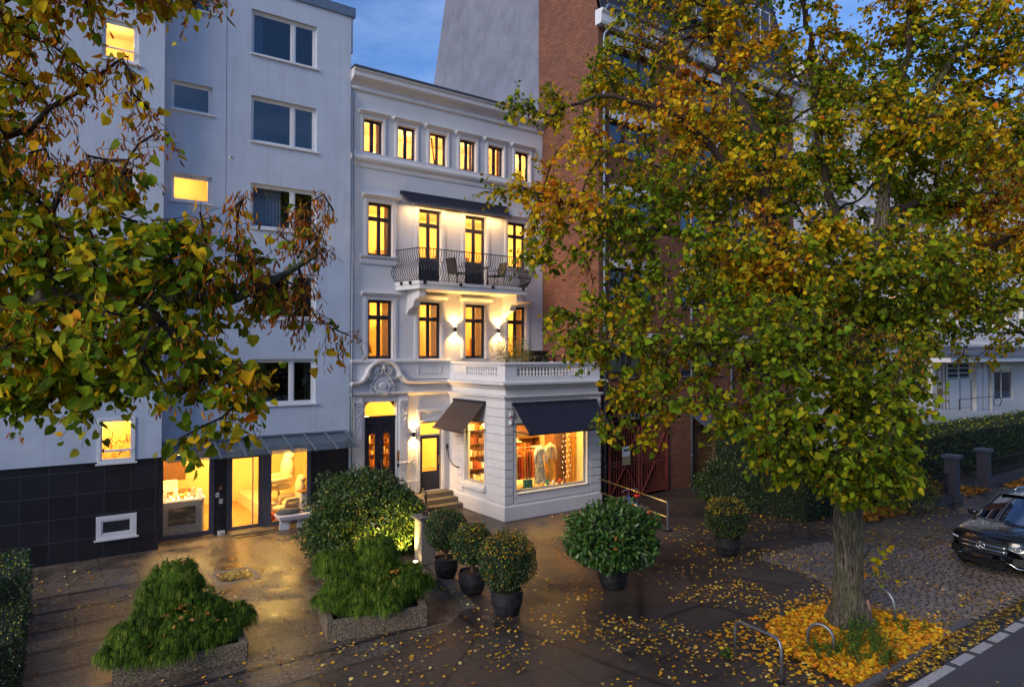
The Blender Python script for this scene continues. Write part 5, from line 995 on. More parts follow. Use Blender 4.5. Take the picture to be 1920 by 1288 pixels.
room(VL, 30.2, 61.8, 18.92, 23, 1.2, 5.6, 'room_wall_plain', 'room_floor'); room(VL, 30.2, 45, 18.92, 23, 6.5, 9.9, 'room_wall', 'room_floor'); room(VL, 30.2, 61.8, 18.92, 23, 10.1, 18, 'dark_room', 'dark_room', name='dark_interior')
lamp('room_lamp', 'POINT', (37, 20.5, 9.4), 220, (1, .6, .24), .15); lamp('room_lamp', 'POINT', (35.5, 20.5, 5.2), 120, (1, .6, .24), .15)
b = MB()
for k in range(60): b.bar((45.2 + k * .24, 18.1, 19.72), (45.2 + k * .24, 18.1, 20.75), .03)
b.bar((45.2, 18.1, 20.76), (59.5, 18.1, 20.76), .06); b.build('roof_railing', 'iron', VL)
b = MB(); b.box(44, 60, 20.5, 28, 19.7, 22.5); b.build('roof_storey', 'lead', VL)
# low entrance wing of the villa with a flat roof, double gate and bay window
FV = Frame((0, 18.2, 0), (1, 0, 0), (0, -1, 0))
b = MB(); b.box(43.5, 62, 17.1, 18.2, 5.05, 5.35); b.build('porch_roof', 'white_frame', VL); b = MB(); b.hexa([(43.4, 17.0, 5.36), (62, 17.0, 5.36), (62, 18.58, 5.36), (43.4, 18.58, 5.36), (43.4, 17.3, 5.65), (62, 17.3, 5.65), (62, 18.58, 5.9), (43.4, 18.58, 5.9)]); b.build('porch_roofing', 'lead', VL)
b = MB(); b.wall(FK, 46.76, 50.24, 2.06, 3.95, [], .1); 
for x in (46.8, 48.52): b.fbox(FK, x, x + 1.68, 2.1, 3.9, .03, .002)
b.build('entrance_gate', 'white_frame', VL); b = MB()
for z in (4.0, 4.3, 4.62, 4.9): b.fbox(FK, 46.76, 50.24, z, z + .05, .0, -.06)
for x in (46.76, 48.45, 50.15): b.fbox(FK, x, x + .09, 3.95, 4.95, .002, -.062)
w = b.build('transom_window', 'white_frame', VL); b = MB(); b.quad(FK.p(46.8, 3.95, -.065), FK.p(50.2, 3.95, -.065), FK.p(50.2, 4.95, -.065), FK.p(46.8, 4.95, -.065)); b.build('pane', 'dark_room', w)
b = MB()
for x in (46.80, 48.47, 50.17, 51.02, 52.03, 53.05, 45.3, 45.9, 46.4): b.fbox(FK, x, x + .06, 1.6, 4.9 if x > 50.5 or x < 46.5 else 3.9, .062, .032)
b.fbox(FK, 44.6, 53.2, 4.96, 5.05, .062, .002); b.build('joint_lines', 'sill_dark', VL)
b = MB(); b.fbox(FK, 45.4, 45.75, 2.9, 3.4, .09, .0); b.build('letter_box', 'wood', VL)
for x in (44.2, 50.6, 53.2): b = MB(); b.fbox(FK, x, x + .35, .0, 5.05, .2, .002); b.build('pilaster', 'stucco', VL)
for x in (51.1, 52.1): b = MB(); b.fbox(FK, x, x + .9, 1.6, 4.6, .06, .002); b.fbox(FK, x + .1, x + .8, 1.8, 4.4, .08, .058); b.build('panel', 'white_frame', VL)
window(VL, FK, 53.6, 57.5, 2.3, 4.7, mat='white_frame', pane='dark_glass', style='double', d=-.05, fw=.1)
t = thing('entrance_ramp', (43.5, 16.8, 0), 'low white wall of the entrance ramp in front of the pale villa', 'ramp wall'); b = MB(); b.hexa([(38, 16.4, 0), (50.5, 16.4, 0), (50.5, 16.7, 0), (38, 16.7, 0), (38, 16.4, 2.6), (50.5, 16.4, 1.9), (50.5, 16.7, 1.9), (38, 16.7, 2.6)]); b.build('wall', 'villa_plaster', t)
b = MB(); b.tube([(43, 16.5, 2.35), (43, 16.5, 2.95), (48.7, 16.5, 2.95), (49.2, 16.5, 2.7), (48.9, 16.5, 2.35), (48.0, 16.5, 2.4), (47.9, 16.5, 2.75), (48.4, 16.5, 2.9)], .025, 6); b.build('handrail', 'iron', t)
HC = thing('corner_house', (95, 30, 0), 'distant pale building closing the street behind the villa', 'building'); b = MB(); b.box(70, 120, 16, 40, 0, 17); b.build('wall', 'villa_plaster', HC)
b = MB()
for z in (2, 6, 10, 13.5):
    for y in np.arange(18, 38, 3): b.box(69.9, 69.99, y, y + 1.3, z, z + 2)
    for x in np.arange(72, 116, 3): b.box(x, x + 1.3, 15.9, 15.99, z, z + 2)
b.build('window_row', 'dark_room', HC)
# across the street behind the viewer: only mirrored in the panes
OP = thing('opposite_house', (18, -24, 0), 'tall dark roofed house across the street, mirrored in the window panes', 'house'); b = MB(); b.box(6, 36, -38, -24, 0, 21); b.box(-16, 5.9, -36, -25, 0, 11); b.build('wall', 'villa_plaster', OP); b = MB(); b.hexa([(5.5, -39, 21), (36.5, -39, 21), (36.5, -23.5, 21), (5.5, -23.5, 21), (9, -33, 28), (33, -33, 28), (33, -29, 28), (9, -29, 28)]); b.build('roof', 'slate', OP)
for k, x in enumerate(np.arange(8, 35, 3.2)):
    for q, z in enumerate((2, 5.6, 9.2, 12.8, 16.4)): b = MB(); b.box(x, x + 1.4, -23.99, -23.9, z, z + 2); b.build('window', 'dark_room' if (k * 3 + q * 5) % 7 else 'shade', OP)

# ------------------------------------------------------------------ pillars, fences
def pillar(x, y, h, label):
    t = thing('gate_pillar', (x, y, 0), label, 'pillar', 'dark gate pillars'); b = MB(); b.box(x - .2, x + .2, y - .2, y + .2, .32, h - .14); b.build('shaft', 'pillar_paint', t, bevel=.01)
    b = MB(); b.box(x - .26, x + .26, y - .26, y + .26, 0, .319); b.build('base', 'pillar_paint', t, bevel=.02); b = MB(); b.box(x - .28, x + .28, y - .28, y + .28, h - .139, h); b.build('cap', 'lead', t, bevel=.02)
pillar(28.1, 11.05, 1.75, 'left of the two dark grey gate pillars by the hedge'); pillar(32.3, 11.5, 1.6, 'right of the two dark grey gate pillars by the hedge')
def fence(x0, y0, x1, y1, label):
    t = thing('iron_fence', (x0, y0, 0), label, 'fence', 'low iron fences'); L = math.hypot(x1 - x0, y1 - y0); n = int(L / .14); b = MB(); b.bar((x0, y0, .16), (x1, y1, .16), .3, .32); b.build('plinth', 'pillar_paint', t)
    b = MB()
    for k in range(n): a = k / n; b.bar((x0 + (x1 - x0) * a, y0 + (y1 - y0) * a, .3), (x0 + (x1 - x0) * a, y0 + (y1 - y0) * a, 1.15), .018)
    b.build('bars', 'iron', t); b = MB()
    for z in (.55, 1.05): b.bar((x0, y0, z), (x1, y1, z), .035)
    b.build('rail', 'iron', t)
fence(25.2, 11.2, 27.8, 11.05, 'short low black iron fence left of the gate pillars'); fence(32.6, 11.5, 44, 11.6, 'long low black iron fence right of the gate pillars')
# ------------------------------------------------------------------ tree guards
def hoop(pts, r, label, nm='bicycle_rack'):
    m = Vector((sum(p[0] for p in pts) / len(pts), sum(p[1] for p in pts) / len(pts), 0)); b = MB(); b.tube(pts, r, 10)
    t = thing(nm, m, label, 'rack', 'steel hoops around the tree bed'); b.build('hoop', 'galvanised' if pts[0][1] > 6.9 and nm == 'bicycle_rack' else 'galvanised', t, smooth=True)
    for p in (pts[0], pts[-1]): b = MB(); b.lathe((p[0], p[1], 0), [(.07, 0), (.07, .012), (.04, .02)], 12); b.build('foot', 'iron', t)
hoop([(10.41, 7.66, 0), (10.41, 7.66, .55), (10.41, 7.62, .65), (10.40, 7.54, .70), (10.28, 6.75, .72), (10.26, 6.67, .66), (10.26, 6.64, .55), (10.26, 6.64, 0)], .028, 'wide square steel hoop standing alone on the asphalt left of the tree')
def arc(x0, y0, x1, y1, h): return [(x0, y0, 0), (x0, y0, h * .5)] + [((x0 + x1) / 2 - (x1 - x0) / 2 * cos(a), (y0 + y1) / 2 - (y1 - y0) / 2 * cos(a), h * .5 + h * .5 * sin(a)) for a in np.linspace(.2, pi - .2, 9)] + [(x1, y1, h * .5), (x1, y1, 0)]
hoop(arc(11.9, 7.15, 12.0, 6.70, .50), .03, 'low rounded steel hoop among the weeds in front of the tree trunk')
hoop(arc(14.42, 7.3, 14.35, 6.72, .66), .03, 'taller rounded steel hoop behind the tree trunk at the setts')
# ------------------------------------------------------------------ low wall and lit pillar by the steps
t = thing('stone_pillar', (8.55, 15.9, 0), 'weathered stone pillar with flat slab lit from below beside the big shrub', 'pillar')
b = MB(); b.box(8.27, 8.68, 15.72, 16.1, 0, 1.18); b.build('shaft', 'coping_stone', t, bevel=.015); b = MB(); b.box(8.2, 8.75, 15.65, 16.17, 1.183, 1.25); b.build('cap', 'lead', t, bevel=.012)
b = MB()
for k in range(4): b.tube([(8.42 + .04 * k, 15.88, 1.25), (8.40 + .05 * k, 15.86 + .03 * (k % 2), 1.33), (8.47 + .03 * k, 15.9, 1.30)], .014, 5)
b.build('iron_ornament', 'iron', t)
t = thing('garden_wall', (9.6, 18.2, 0), 'low sloping stone garden wall running from the pillar to the shop steps', 'low wall'); b = MB(); b.hexa([(8.45, 16.11, 0), (8.75, 16.11, 0), (11.0, 20.9, 0), (10.7, 20.9, 0), (8.45, 16.11, .82), (8.75, 16.11, .82), (11.0, 20.9, .62), (10.7, 20.9, .62)]); b.build('wall_body', 'coping_stone', t)
b = MB(); b.hexa([(8.40, 16.11, .823), (8.80, 16.11, .823), (11.05, 20.9, .623), (10.65, 20.9, .623), (8.40, 16.11, .89), (8.80, 16.11, .89), (11.05, 20.9, .69), (10.65, 20.9, .69)]); b.build('coping', 'step_stone', t)
t = thing('step_handrail', (11.1, 20.7, 0), 'short black iron handrail post beside the entrance steps', 'handrail'); b = MB(); b.tube([(11.15, 20.85, 0), (11.15, 20.85, .7), (11.13, 21.1, .8), (11.1, 21.25, .62)], .03, 7); b.build('rail', 'iron', t, smooth=True); b = MB(); b.box(11.08, 11.22, 20.78, 20.92, 0, .02); b.build('foot', 'iron', t)
t = thing('ground_spotlight', (8.12, 15.95, 0), 'small glowing ground spotlight at the foot of the stone pillar', 'spotlight'); b = MB(); b.lathe((8.12, 15.75, .0), [(.05, 0), (.07, .08), (.07, .13)], 14); b.build('housing', 'iron', t); b = MB(); b.lathe((8.12, 15.75, .131), [(.055, 0), (.05, .012)], 14); b.build('lens', 'lamp_glow', t)
lamp('spot_beam', 'SPOT', (8.02, 15.80, .2), 260, (1, .62, .16), .03, (radians(180 - 42), 0, radians(14)), 110)

# pipes, vents and cables on the pale walls
t = thing('wall_joint_pipe', (8.80, 21.85, 0), 'thin grey rainwater pipe in the corner between the apartment block and the townhouse', 'downpipe'); b = MB(); b.tube([(8.83, 21.84, 14.5), (8.83, 21.84, 3.1), (8.83, 21.84, .1)], .035, 8); b.build('pipe', 'zinc', t, smooth=True); b = MB()
for z in (13, 10, 7, 4.2, 1.5): b.lathe((8.83, 21.84, z), [(.045, 0), (.045, .04)], 8)
b.build('clamps', 'zinc', t)
for k, (x, z) in enumerate(((4.9, 11.6), (8.1, 8.9), (5.05, 3.3), (8.3, 5.9))):
    t = thing('wall_vent', (x, 21.88, z), ['round wall vent between the first and second window rows', 'round wall vent right of the third window row', 'round wall vent left above the glass canopy', 'round wall vent right of the lowest big window'][k], 'vent', 'small vents in the white wall'); b = MB(); b.lathe((x, 21.90, z), [(.055, 0), (.055, .02), (.03, .03)], 12, (0, -1, 0)); b.build('cover', 'sign_white', t); b = MB(); b.lathe((x, 21.868, z), [(.028, 0), (.02, .005)], 10, (0, -1, 0)); b.build('opening', 'rubber', t)
b = MB(); b.box(4.748, 4.756, 21.893, 21.8999, 2.6, 17.05); b.build('expansion_joint', 'sill_dark', AP)

t = thing('curtain', (16.5, 19.0, .7), 'long ochre curtain at the right end of the corner shop window', 'curtain'); b = MB()
pts = [(16.25 + .4 * k / 20, 19.35 + .05 * sin(k * 1.5)) for k in range(21)]
for (p, q) in zip(pts[:-1], pts[1:]): b.quad((*p, .72), (*q, .72), (*q, 3.6), (*p, 3.6))
b.build('cloth', 'ochre_cloth', t); b = MB(); b.tube([(16.1, 19.35, 3.62), (16.7, 19.35, 3.62)], .02, 6); b.build('rod', 'brass', t)
t = thing('hat_stand', (13.75, 19.1, .7), 'stand with two wide hats at the left of the corner shop window', 'hat stand'); b = MB(); b.tube([(13.75, 19.15, .7), (13.75, 19.15, 2.45)], .015, 6); b.build('pole', 'brass', t)
for z in (1.95, 2.45): b = MB(); b.lathe((13.75, 19.15, z), [(.24, 0), (.22, .02), (.11, .03), (.10, .12), (.03, .14)], 18); b.build('hat', 'kraft' if z < 2 else 'cream_cloth', t, smooth=True)
# ------------------------------------------------------------------ leaf clouds
LIND = (np.array([(0, 0), (-.05, .27), (.22, .47), (.62, .36), (1, 0), (.62, -.36), (.22, -.47), (-.05, -.27)]), [(0, 1, 2, 3, 4), (0, 4, 5, 6, 7)])
OVAL = (np.array([(0, 0), (.3, .22), (.75, .2), (1, 0), (.75, -.2), (.3, -.22)]), [(0, 1, 2, 3), (0, 3, 4, 5)])
BRACT = (np.array([(0, 0), (.35, .10), (.8, .12), (1, 0), (.8, -.12), (.35, -.10)]), [(0, 1, 2, 3), (0, 3, 4, 5)])
def unit(a): return a / np.maximum(np.linalg.norm(a, axis=-1, keepdims=True), 1e-9)
def leaf_mesh(name, P, T, Nn, size, colr, shape, mat, parent=None, fold=.35, curl=.25):
    out, faces = shape; k = len(out); N = len(P)
    T = unit(T); S = unit(np.cross(Nn, T)); Nn = np.cross(T, S); size = np.broadcast_to(size, (N,))[:, None]
    V = np.empty((N, k, 3))
    cf = curl * (1 + 1.1 * npr.standard_normal(N))[:, None]; ff = fold * (1 + .8 * npr.standard_normal(N))[:, None]
    for i, (u, v) in enumerate(out): V[:, i] = P + size * (T * u + S * v + Nn * (abs(v) * ff - u * u * cf))
    nf = len(faces); L = sum(len(f) for f in faces)
    me = bpy.data.meshes.new(name); me.vertices.add(N * k); me.vertices.foreach_set('co', V.reshape(-1))
    idx = np.concatenate([np.array(f) for f in faces]); loops = (np.arange(N)[:, None] * k + idx[None]).reshape(-1)
    me.loops.add(N * L); me.loops.foreach_set('vertex_index', loops.astype(np.int32))
    st = np.cumsum([0] + [len(f) for f in faces])[:-1]; starts = (np.arange(N)[:, None] * L + st[None]).reshape(-1)
    me.polygons.add(N * nf); me.polygons.foreach_set('loop_start', starts.astype(np.int32)); me.polygons.foreach_set('loop_total', np.tile([len(f) for f in faces], N).astype(np.int32))
    me.update(calc_edges=True)
    at = me.attributes.new('leafcol', 'FLOAT_COLOR', 'FACE'); c4 = np.ones((N, nf, 4)); c4[:, :, :3] = colr[:, None, :]
    at.data.foreach_set('color', c4.reshape(-1).astype(np.float32)); me.update()
    return link(name, me, mat, parent)
def pal(cols, w, n, var=.22):
    c = np.array(cols)[npr.choice(len(cols), n, p=np.array(w) / sum(w))]
    return np.clip(c * (1 + var * npr.standard_normal((n, 1))) * (1 + .08 * npr.standard_normal((n, 3))), .004, .9)
GREEN = [(.14, .22, .013), (.22, .31, .014), (.33, .36, .016), (.09, .15, .012), (.46, .42, .018)]
YELL = [(.78, .51, .015), (.85, .50, .015), (.66, .51, .018), (.88, .57, .02)]
ORNG = [(.80, .28, .012), (.60, .18, .010), (.38, .12, .010), (.85, .36, .014)]
def vnoise(P, s, off=0):
    return np.array([noise.noise(Vector((p[0] * s + off, p[1] * s, p[2] * s))) for p in P])

# ------------------------------------------------------------------ trees: branches grown into the crown's volume
def grow(limbs, blobs, natt, step=.3, infl=1.6, kill=.42, iters=150, seed=1):
    r = np.random.default_rng(seed); tot = sum(b[5] for b in blobs); A = []
    for x, y, z, rh, rv, w in blobs:
        n = int(natt * w / tot); d = unit(r.standard_normal((n, 3))) * (r.random((n, 1)) ** .42); A.append(d * (rh, rh, rv) + (x, y, z))
    A = np.concatenate(A); pos = []; par = []; key = {}
    for L in limbs:
        prev = None
        for a, c in zip(L[:-1], L[1:]):
            a = np.array(a); c = np.array(c); m = max(1, int(np.linalg.norm(c - a) / step))
            for q in range(m + 1 if c is L[-1] else m + 0):
                p = a + (c - a) * q / m + (r.standard_normal(3) * .035 if 0 < q < m else 0); kk = tuple(np.round(a, 2)) if q == 0 else None
                if kk is not None and kk in key: prev = key[kk]; continue
                pos.append(p); par.append(prev if prev is not None else -1); prev = len(pos) - 1
                if kk is not None: key[kk] = prev
        pos.append(np.array(L[-1], float)); par.append(prev); key[tuple(np.round(L[-1], 2))] = len(pos) - 1
    alive = list(range(len(A)))
    for it in range(iters):
        kd = kdtree.KDTree(len(pos))
        for i, p in enumerate(pos): kd.insert(p, i)
        kd.balance(); pull = {}; nxt = []
        for i in alive:
            co, j, d = kd.find(A[i])
            if d < kill: continue
            nxt.append(i)
            if d < infl + (2.5 if it < 6 else 0): pull.setdefault(j, []).append(i)
        alive = nxt
        if not pull: break
        added = 0
        for j, l in pull.items():
            v = unit(np.sum(unit(A[l] - pos[j]), axis=0)[None])[0]; v = unit((v + r.standard_normal(3) * .16 + np.array((0, 0, .02)))[None])[0]
            q = pos[j] + v * step
            if kd.find(q)[2] < step * .35: continue
            pos.append(q); par.append(j); added += 1
        if not added: break
    return np.array(pos), par
bsz = .06
def tree(name, label, limbs, blobs, natt, seed, leafn, size, base, trunk_r, palfn, tip=.0065, droop=.35, step=.3, bract=0.0, twigl=.32, power=2.35, group=None, bare=None, lowsize=1.0):
    pos, par = grow(limbs, blobs, natt, step=step, seed=seed, kill=step * 1.25, infl=step * 6)
    n = len(pos); kids = [[] for _ in range(n)]
    for i, p in enumerate(par):
        if p >= 0: kids[p].append(i)
    rad = np.zeros(n); order = []; stack = [i for i in range(n) if par[i] < 0]
    while stack: i = stack.pop(); order.append(i); stack += kids[i]
    for i in reversed(order): rad[i] = (sum(rad[k] ** power for k in kids[i])) ** (1 / power) if kids[i] else tip
    rad *= 1.0; mx = rad.max(); f = trunk_r / mx
    rad = rad * np.interp(rad / mx, [0, .1, 1], [1, max(1, min(f, 1.6)), f])
    t = thing(name, base, label, 'tree', group); thick = MB(); thin = MB(); trunkm = MB()
    starts = [i for i in order if par[i] < 0 or (len(kids[par[i]]) > 1 and max(kids[par[i]], key=lambda k: rad[k]) != i)]
    for s in starts:
        ch = [s] if par[s] < 0 else [par[s], s]; i = s
        while kids[i]: i = max(kids[i], key=lambda k: rad[k]); ch.append(i)
        if len(ch) < 2: continue
        rr = [rad[c] for c in ch]
        if par[s] >= 0: rr[0] = rad[s]
        R = max(rr)
        if par[s] < 0:                                   # the trunk with its root flare and ridges
            z0 = pos[s][2]; rr = [r_ * (1 + .55 * math.exp(-max(0, pos[c][2] - z0) / .35)) for r_, c in zip(rr, ch)]
            nn = 28; bb = MB(); bb.tube([pos[c] for c in ch], rr, nn, caps=False)
            vs = []
            for q, v in enumerate(bb.v):
                c = pos[ch[q // nn]]; d = Vector(v) - Vector(c); a = math.atan2(d.y, d.x); h = v[2] - z0
                k = 1 + .05 * sin(a * 5 + v[2] * .5) + .05 * noise.noise(Vector((d.x * 7, d.y * 7, v[2] * 1.1))) + .22 * math.exp(-h / .3) * max(0, sin(a * 4 + .6)); vs.append(tuple(Vector(c) + d * k))
            bb.v = vs; trunkm.add(bb.v, bb.f)
        else: (thick if R > .03 else thin).tube([pos[c] for c in ch], rr, 9 if R > .05 else 5 if R > .015 else 4, caps=False)
    trunkm.build('trunk', 'tree_bark', t, smooth=True); thick.build('limbs', 'limb_bark', t, smooth=True)
    # twigs and leaves on the fine growth
    fine = [i for i in order if rad[i] < tip * 3.1 and par[i] >= 0]; r = np.random.default_rng(seed + 5)
    per = leafn / max(1, len(fine)); LP = []; LT = []; tips = []
    for i in fine:
        d = unit((pos[i] - pos[par[i]])[None])[0]; m = int(per / 5) + (r.random() < (per / 5) % 1)
        for _ in range(m):
            v = unit((d * .8 + r.standard_normal(3) * .75 + np.array((0, 0, -droop * .5)))[None])[0]; L = twigl * (.5 + r.random()); p0 = pos[i] - d * step * r.random()
            pts = [p0 + v * L * s + np.array((0, 0, -droop * L * s * s * .6)) for s in (0, .5, 1)]; thin.tube(pts, [tip * .6, tip * .45, tip * .3], 3, caps=False)
            for q in range(5):
                s = .25 + .75 * q / 4; c = p0 + v * L * s + np.array((0, 0, -droop * L * s * s * .6)); side = unit(np.cross(v, (0, 0, 1))[None])[0] * (1 if q % 2 else -1)
                LP.append(c); LT.append(v * .5 + side * .8 + r.standard_normal(3) * .35 + np.array((0, 0, -droop)))
    thin.build('twigs', 'twig', t)
    LP = np.array(LP); LT = unit(np.array(LT)); N = len(LP); LP = LP + LT * size * .35
    NN = unit(np.stack([r.standard_normal(N) * .8, r.standard_normal(N) * .8 - .25, .55 + .5 * r.standard_normal(N)], 1))
    if bare is not None:
        kp = r.random(N) > bare(LP); AL = LP; LP = LP[kp]; LT = LT[kp]; NN = NN[kp]; N = len(LP)
    else: AL = LP
    sz = size * np.interp(LP[:, 2], [3.0, 7.5], [lowsize, 1.0]) * np.clip(1 + .32 * r.standard_normal(N), .4, 1.7)
    leaf_mesh('crown', LP, LT, NN, sz, palfn(LP, N), LIND, 'leaf', t)
    if bract:
        pb = bract * np.clip(vnoise(AL, .9, 30) * 2.2 + .6, 0, 1.6)
        if bare is not None: pb = pb * .6 + .55 * np.clip(bare(AL), 0, 1)
        k = r.random(len(AL)) < pb; B = np.repeat(AL[k], 2, axis=0) + r.standard_normal((int(k.sum()) * 2, 3)) * .025; T = unit(np.stack([r.standard_normal(len(B)) * .35, r.standard_normal(len(B)) * .35, -np.ones(len(B))], 1))
        leaf_mesh('seed_bracts', B, T, unit(r.standard_normal((len(B), 3))), bsz * (.75 + .5 * r.random(len(B))), pal([(.58, .20, .025), (.66, .30, .03), (.38, .12, .02)], (1, 1, 1), len(B)), BRACT, 'leaf', t, .2, .3)
    return t
def mixpal(LP, N, f):                                    # f: 0 green .. 1 yellow .. 2 orange, chosen leaf by leaf
    g = pal(GREEN, (3, 3, 2.5, 2, 1.2), N); y = pal(YELL, (3, 2, 3, 1), N); o = pal(ORNG, (3, 2, 1, 2), N); u = npr.random(N); f = f + .38 * npr.standard_normal(N)
    return np.where((f > 1.35)[:, None], o, np.where((f > .55)[:, None], y, g))
def pal_main(LP, N):
    n = vnoise(LP, .42, 3); up = np.clip((LP[:, 2] - 6.0) / 6, -.6, .8); R_ = (LP[:, 0] - 13.5) * .815 - (LP[:, 1] - 7.2) * .579
    return mixpal(LP, N, .08 + 1.5 * n + .42 * up + .10 * np.clip(-R_ - 2, 0, 4))
def pal_near(LP, N):
    n = vnoise(LP, .9, 9); up = np.clip((LP[:, 2] - 5.8) / 2, -.5, .8); R_ = LP[:, 0] * .815 - LP[:, 1] * .579
    return mixpal(LP, N, .38 + 1.1 * n + .30 * up + .5 * np.clip(R_ + 2.2, 0, 1.5))
tree('linden_tree', 'big autumn linden tree with green and yellow crown standing in the leaf covered bed', LM1, BL1, 6400, 3, 96000, .078, (13.47, 7.22, 0), .26, pal_main, tip=.0085, bract=.05, lowsize=1.2, bare=lambda P: np.clip(.04 - 1.8 * (vnoise(P, .62, 17) + .16), 0, .8))
tree('near_linden_tree', 'near linden tree whose yellow, green and brown branches hang in from the left', LM2, BL2, 3400, 8, 15000, .064, tuple(LM2[0][0][:2]) + (0,), .13, pal_near, tip=.0055, step=.16, bract=.35, twigl=.18, droop=.55, bare=lambda P: np.clip(np.clip((P[:, 0] * .815 - P[:, 1] * .579 + 2.35) * 2.2, 0, .85) * (P[:, 2] > 5.55) + np.clip(.5 * (P[:, 2] - 6.3), 0, .45) + np.clip(-.1 - 1.4 * vnoise(P, 1.1, 27), 0, .6), 0, .92))
# a further street tree whose branches show at the right edge
def far_tree(x, y, s, seed, label, leafn):
    limbs = [[(x, y, 0), (x + .1, y, 3 * s), (x + .1, y + .1, 5 * s), (x, y, 8 * s), (x, y, 11 * s)]] + [[(x + .1, y + .1, 5 * s) if k % 2 else (x, y, 8 * s), (x + 2 * s * cos(k * 1.3), y + 2 * s * sin(k * 1.3), (6.6 if k % 2 else 9) * s), (x + 3.6 * s * cos(k * 1.3), y + 3.6 * s * sin(k * 1.3), (6.9 if k % 2 else 10) * s)] for k in range(6)]
    bl = [(x + 3 * s * cos(k), y + 3 * s * sin(k), (6.5 + (k % 4) * 1.9) * s, 2.1 * s, 1.6 * s, 1) for k in range(11)]
    tree('street_tree', label, limbs, bl, 1500, seed, leafn, .12, (x, y, 0), .2, lambda P, N: mixpal(P, N, .75 + vnoise(P, .4, seed)), tip=.01, step=.45, group='linden trees further along the street')
far_tree(27.5, 7.2, 1.0, 21, 'yellow linden tree beside the road, right behind the parked car', 9000)
far_tree(40.0, 7.4, 1.0, 22, 'farther yellow linden tree down the street by the long iron fence', 6000)
simple('scar', (.34, .20, .14), .9, var=.3, sc=18, bump=.6)
# pale scar at the trunk's foot and the small sprout on the trunk
b = MB(); b.ball((13.66, 6.93, .34), (.10, .08, .26), 14, 12, .12)
t = tag(b.build('tree_scar', 'scar', smooth=True), 'pale pinkish bulge of healed bark at the foot of the big trunk', 'bark scar')
n = 34; P = np.array([(13.78, 6.92, 1.35)]) + npr.standard_normal((n, 3)) * (.13, .13, .17) + (.12, -.1, 0)
sp_ = thing('trunk_sprout', (13.7, 6.95, 1.5), 'small sprout of yellow green leaves growing from the trunk side', 'sprout')
leaf_mesh('leaves', P, npr.standard_normal((n, 3)) - (0, 0, .4), npr.standard_normal((n, 3)) + (0, 0, 1), .11, pal([(.80, .55, .015), (.5, .5, .015), (.8, .30, .01)], (3, 2, 1), n), LIND, 'leaf', sp_)
b = MB(); b.tube([(13.62, 7.0, 1.35), (13.75, 6.92, 1.6), (13.95, 6.8, 1.7)], [.012, .008, .004], 5); b.build('stem', 'twig', sp_)

# ------------------------------------------------------------------ clipped and loose shrubs
BOX = ([(.018, .040, .010), (.028, .058, .012), (.040, .070, .016), (.016, .030, .010)], (3, 3, 1.5, 2))
def shell(n, rad, c, thick=.12, lump=.06, seed=0, flat=1):
    d = unit(npr.standard_normal((n, 3))); k = 1 + lump * vnoise(d, 2.6, seed) * 2 - thick * npr.random(n) ** 1.5
    return d * np.array(rad) * k[:, None] + np.array(c), d
def bushy(name, parent, P, D, size, colr, shape=OVAL, mat='shrub_leaf', spread=.7):
    n = len(P); T = unit(D + spread * npr.standard_normal((n, 3))); Nn = unit(D * .6 + (0, 0, .7) + .5 * npr.standard_normal((n, 3)))
    return leaf_mesh(name, P, T, Nn, size * (.7 + .6 * npr.random(n)), np.clip(colr * 1.9, 0, .8), shape, mat, parent)
def pot(t, x, y, r, h, rim=.04):
    b = MB(); b.lathe((x, y, 0), [(r * .62, 0), (r * .78, h * .12), (r * .95, h * .5), (r, h * .97), (r, h), (r - rim, h), (r - rim, h * .86), (.01, h * .86)], 30); b.build('pot', 'pot_black', t, smooth=False)
    b = MB(); b.lathe((x, y, h * .865), [(r - rim - .003, 0), (r - rim - .01, .015), (.01, .03)], 20); b.build('soil', 'soil', t)
def ball_shrub(x, y, r, zc, pr, ph, label, n=7000, dead=.12, seed=0):
    t = thing('potted_box_ball', (x, y, 0), label, 'potted shrub', 'clipped box balls in round black pots'); pot(t, x, y, pr, ph)
    b = MB(); b.tube([(x, y, ph * .86), (x + .02, y, zc - r * .3)], [.035, .03], 7)
    for k in range(9): a = k * .7; b.tube([(x, y, ph + .02), (x + .12 * cos(a), y + .12 * sin(a), zc - r * .75), (x + .3 * cos(a), y + .3 * sin(a), zc - r * .4)], [.014, .011, .006], 5)
    b.build('stems', 'twig_pale', t)
    b = MB(); b.ball((x, y, zc), (r * .82, r * .82, r * .80), 20, 14, .05); b.build('inner_core', 'dark_leaf', t, smooth=True)
    P, D = shell(n, (r, r * .97, r * .95), (x, y, zc), .2, .09, seed * 3 + 1); c = pal(*BOX, n)
    k = (npr.random(n) < dead * (D[:, 2] > .35) + .03); c[k] = pal(ORNG, (3, 2, 1, 2), int(k.sum()))
    st_ = npr.random(n) < .015; P[st_] += D[st_] * (.03 + .05 * npr.random((int(st_.sum()), 1)))
    bushy('foliage', t, P, D, .038, c)
MAT['dark_leaf'] = MAT['soil'].copy(); MAT['dark_leaf'].name = 'dark_leaf'  # for solid dark cores added inside shrubs and hedges as dense inner foliage
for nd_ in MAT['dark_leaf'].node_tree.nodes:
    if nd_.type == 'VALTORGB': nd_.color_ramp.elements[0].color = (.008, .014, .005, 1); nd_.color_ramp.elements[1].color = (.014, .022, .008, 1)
ball_shrub(8.25, 11.8, .62, 1.14, .35, .52, 'clipped box ball with browning top, nearest and largest of the three in a row', 9500, .25, 1)
ball_shrub(8.32, 13.3, .50, 1.12, .33, .50, 'clipped box ball in a black pot, middle one of the three in a row', 7500, .14, 2)
ball_shrub(8.37, 14.6, .52, 1.18, .31, .48, 'clipped box ball in a black pot, farthest of three, beside the stone pillar', 7500, .04, 3)
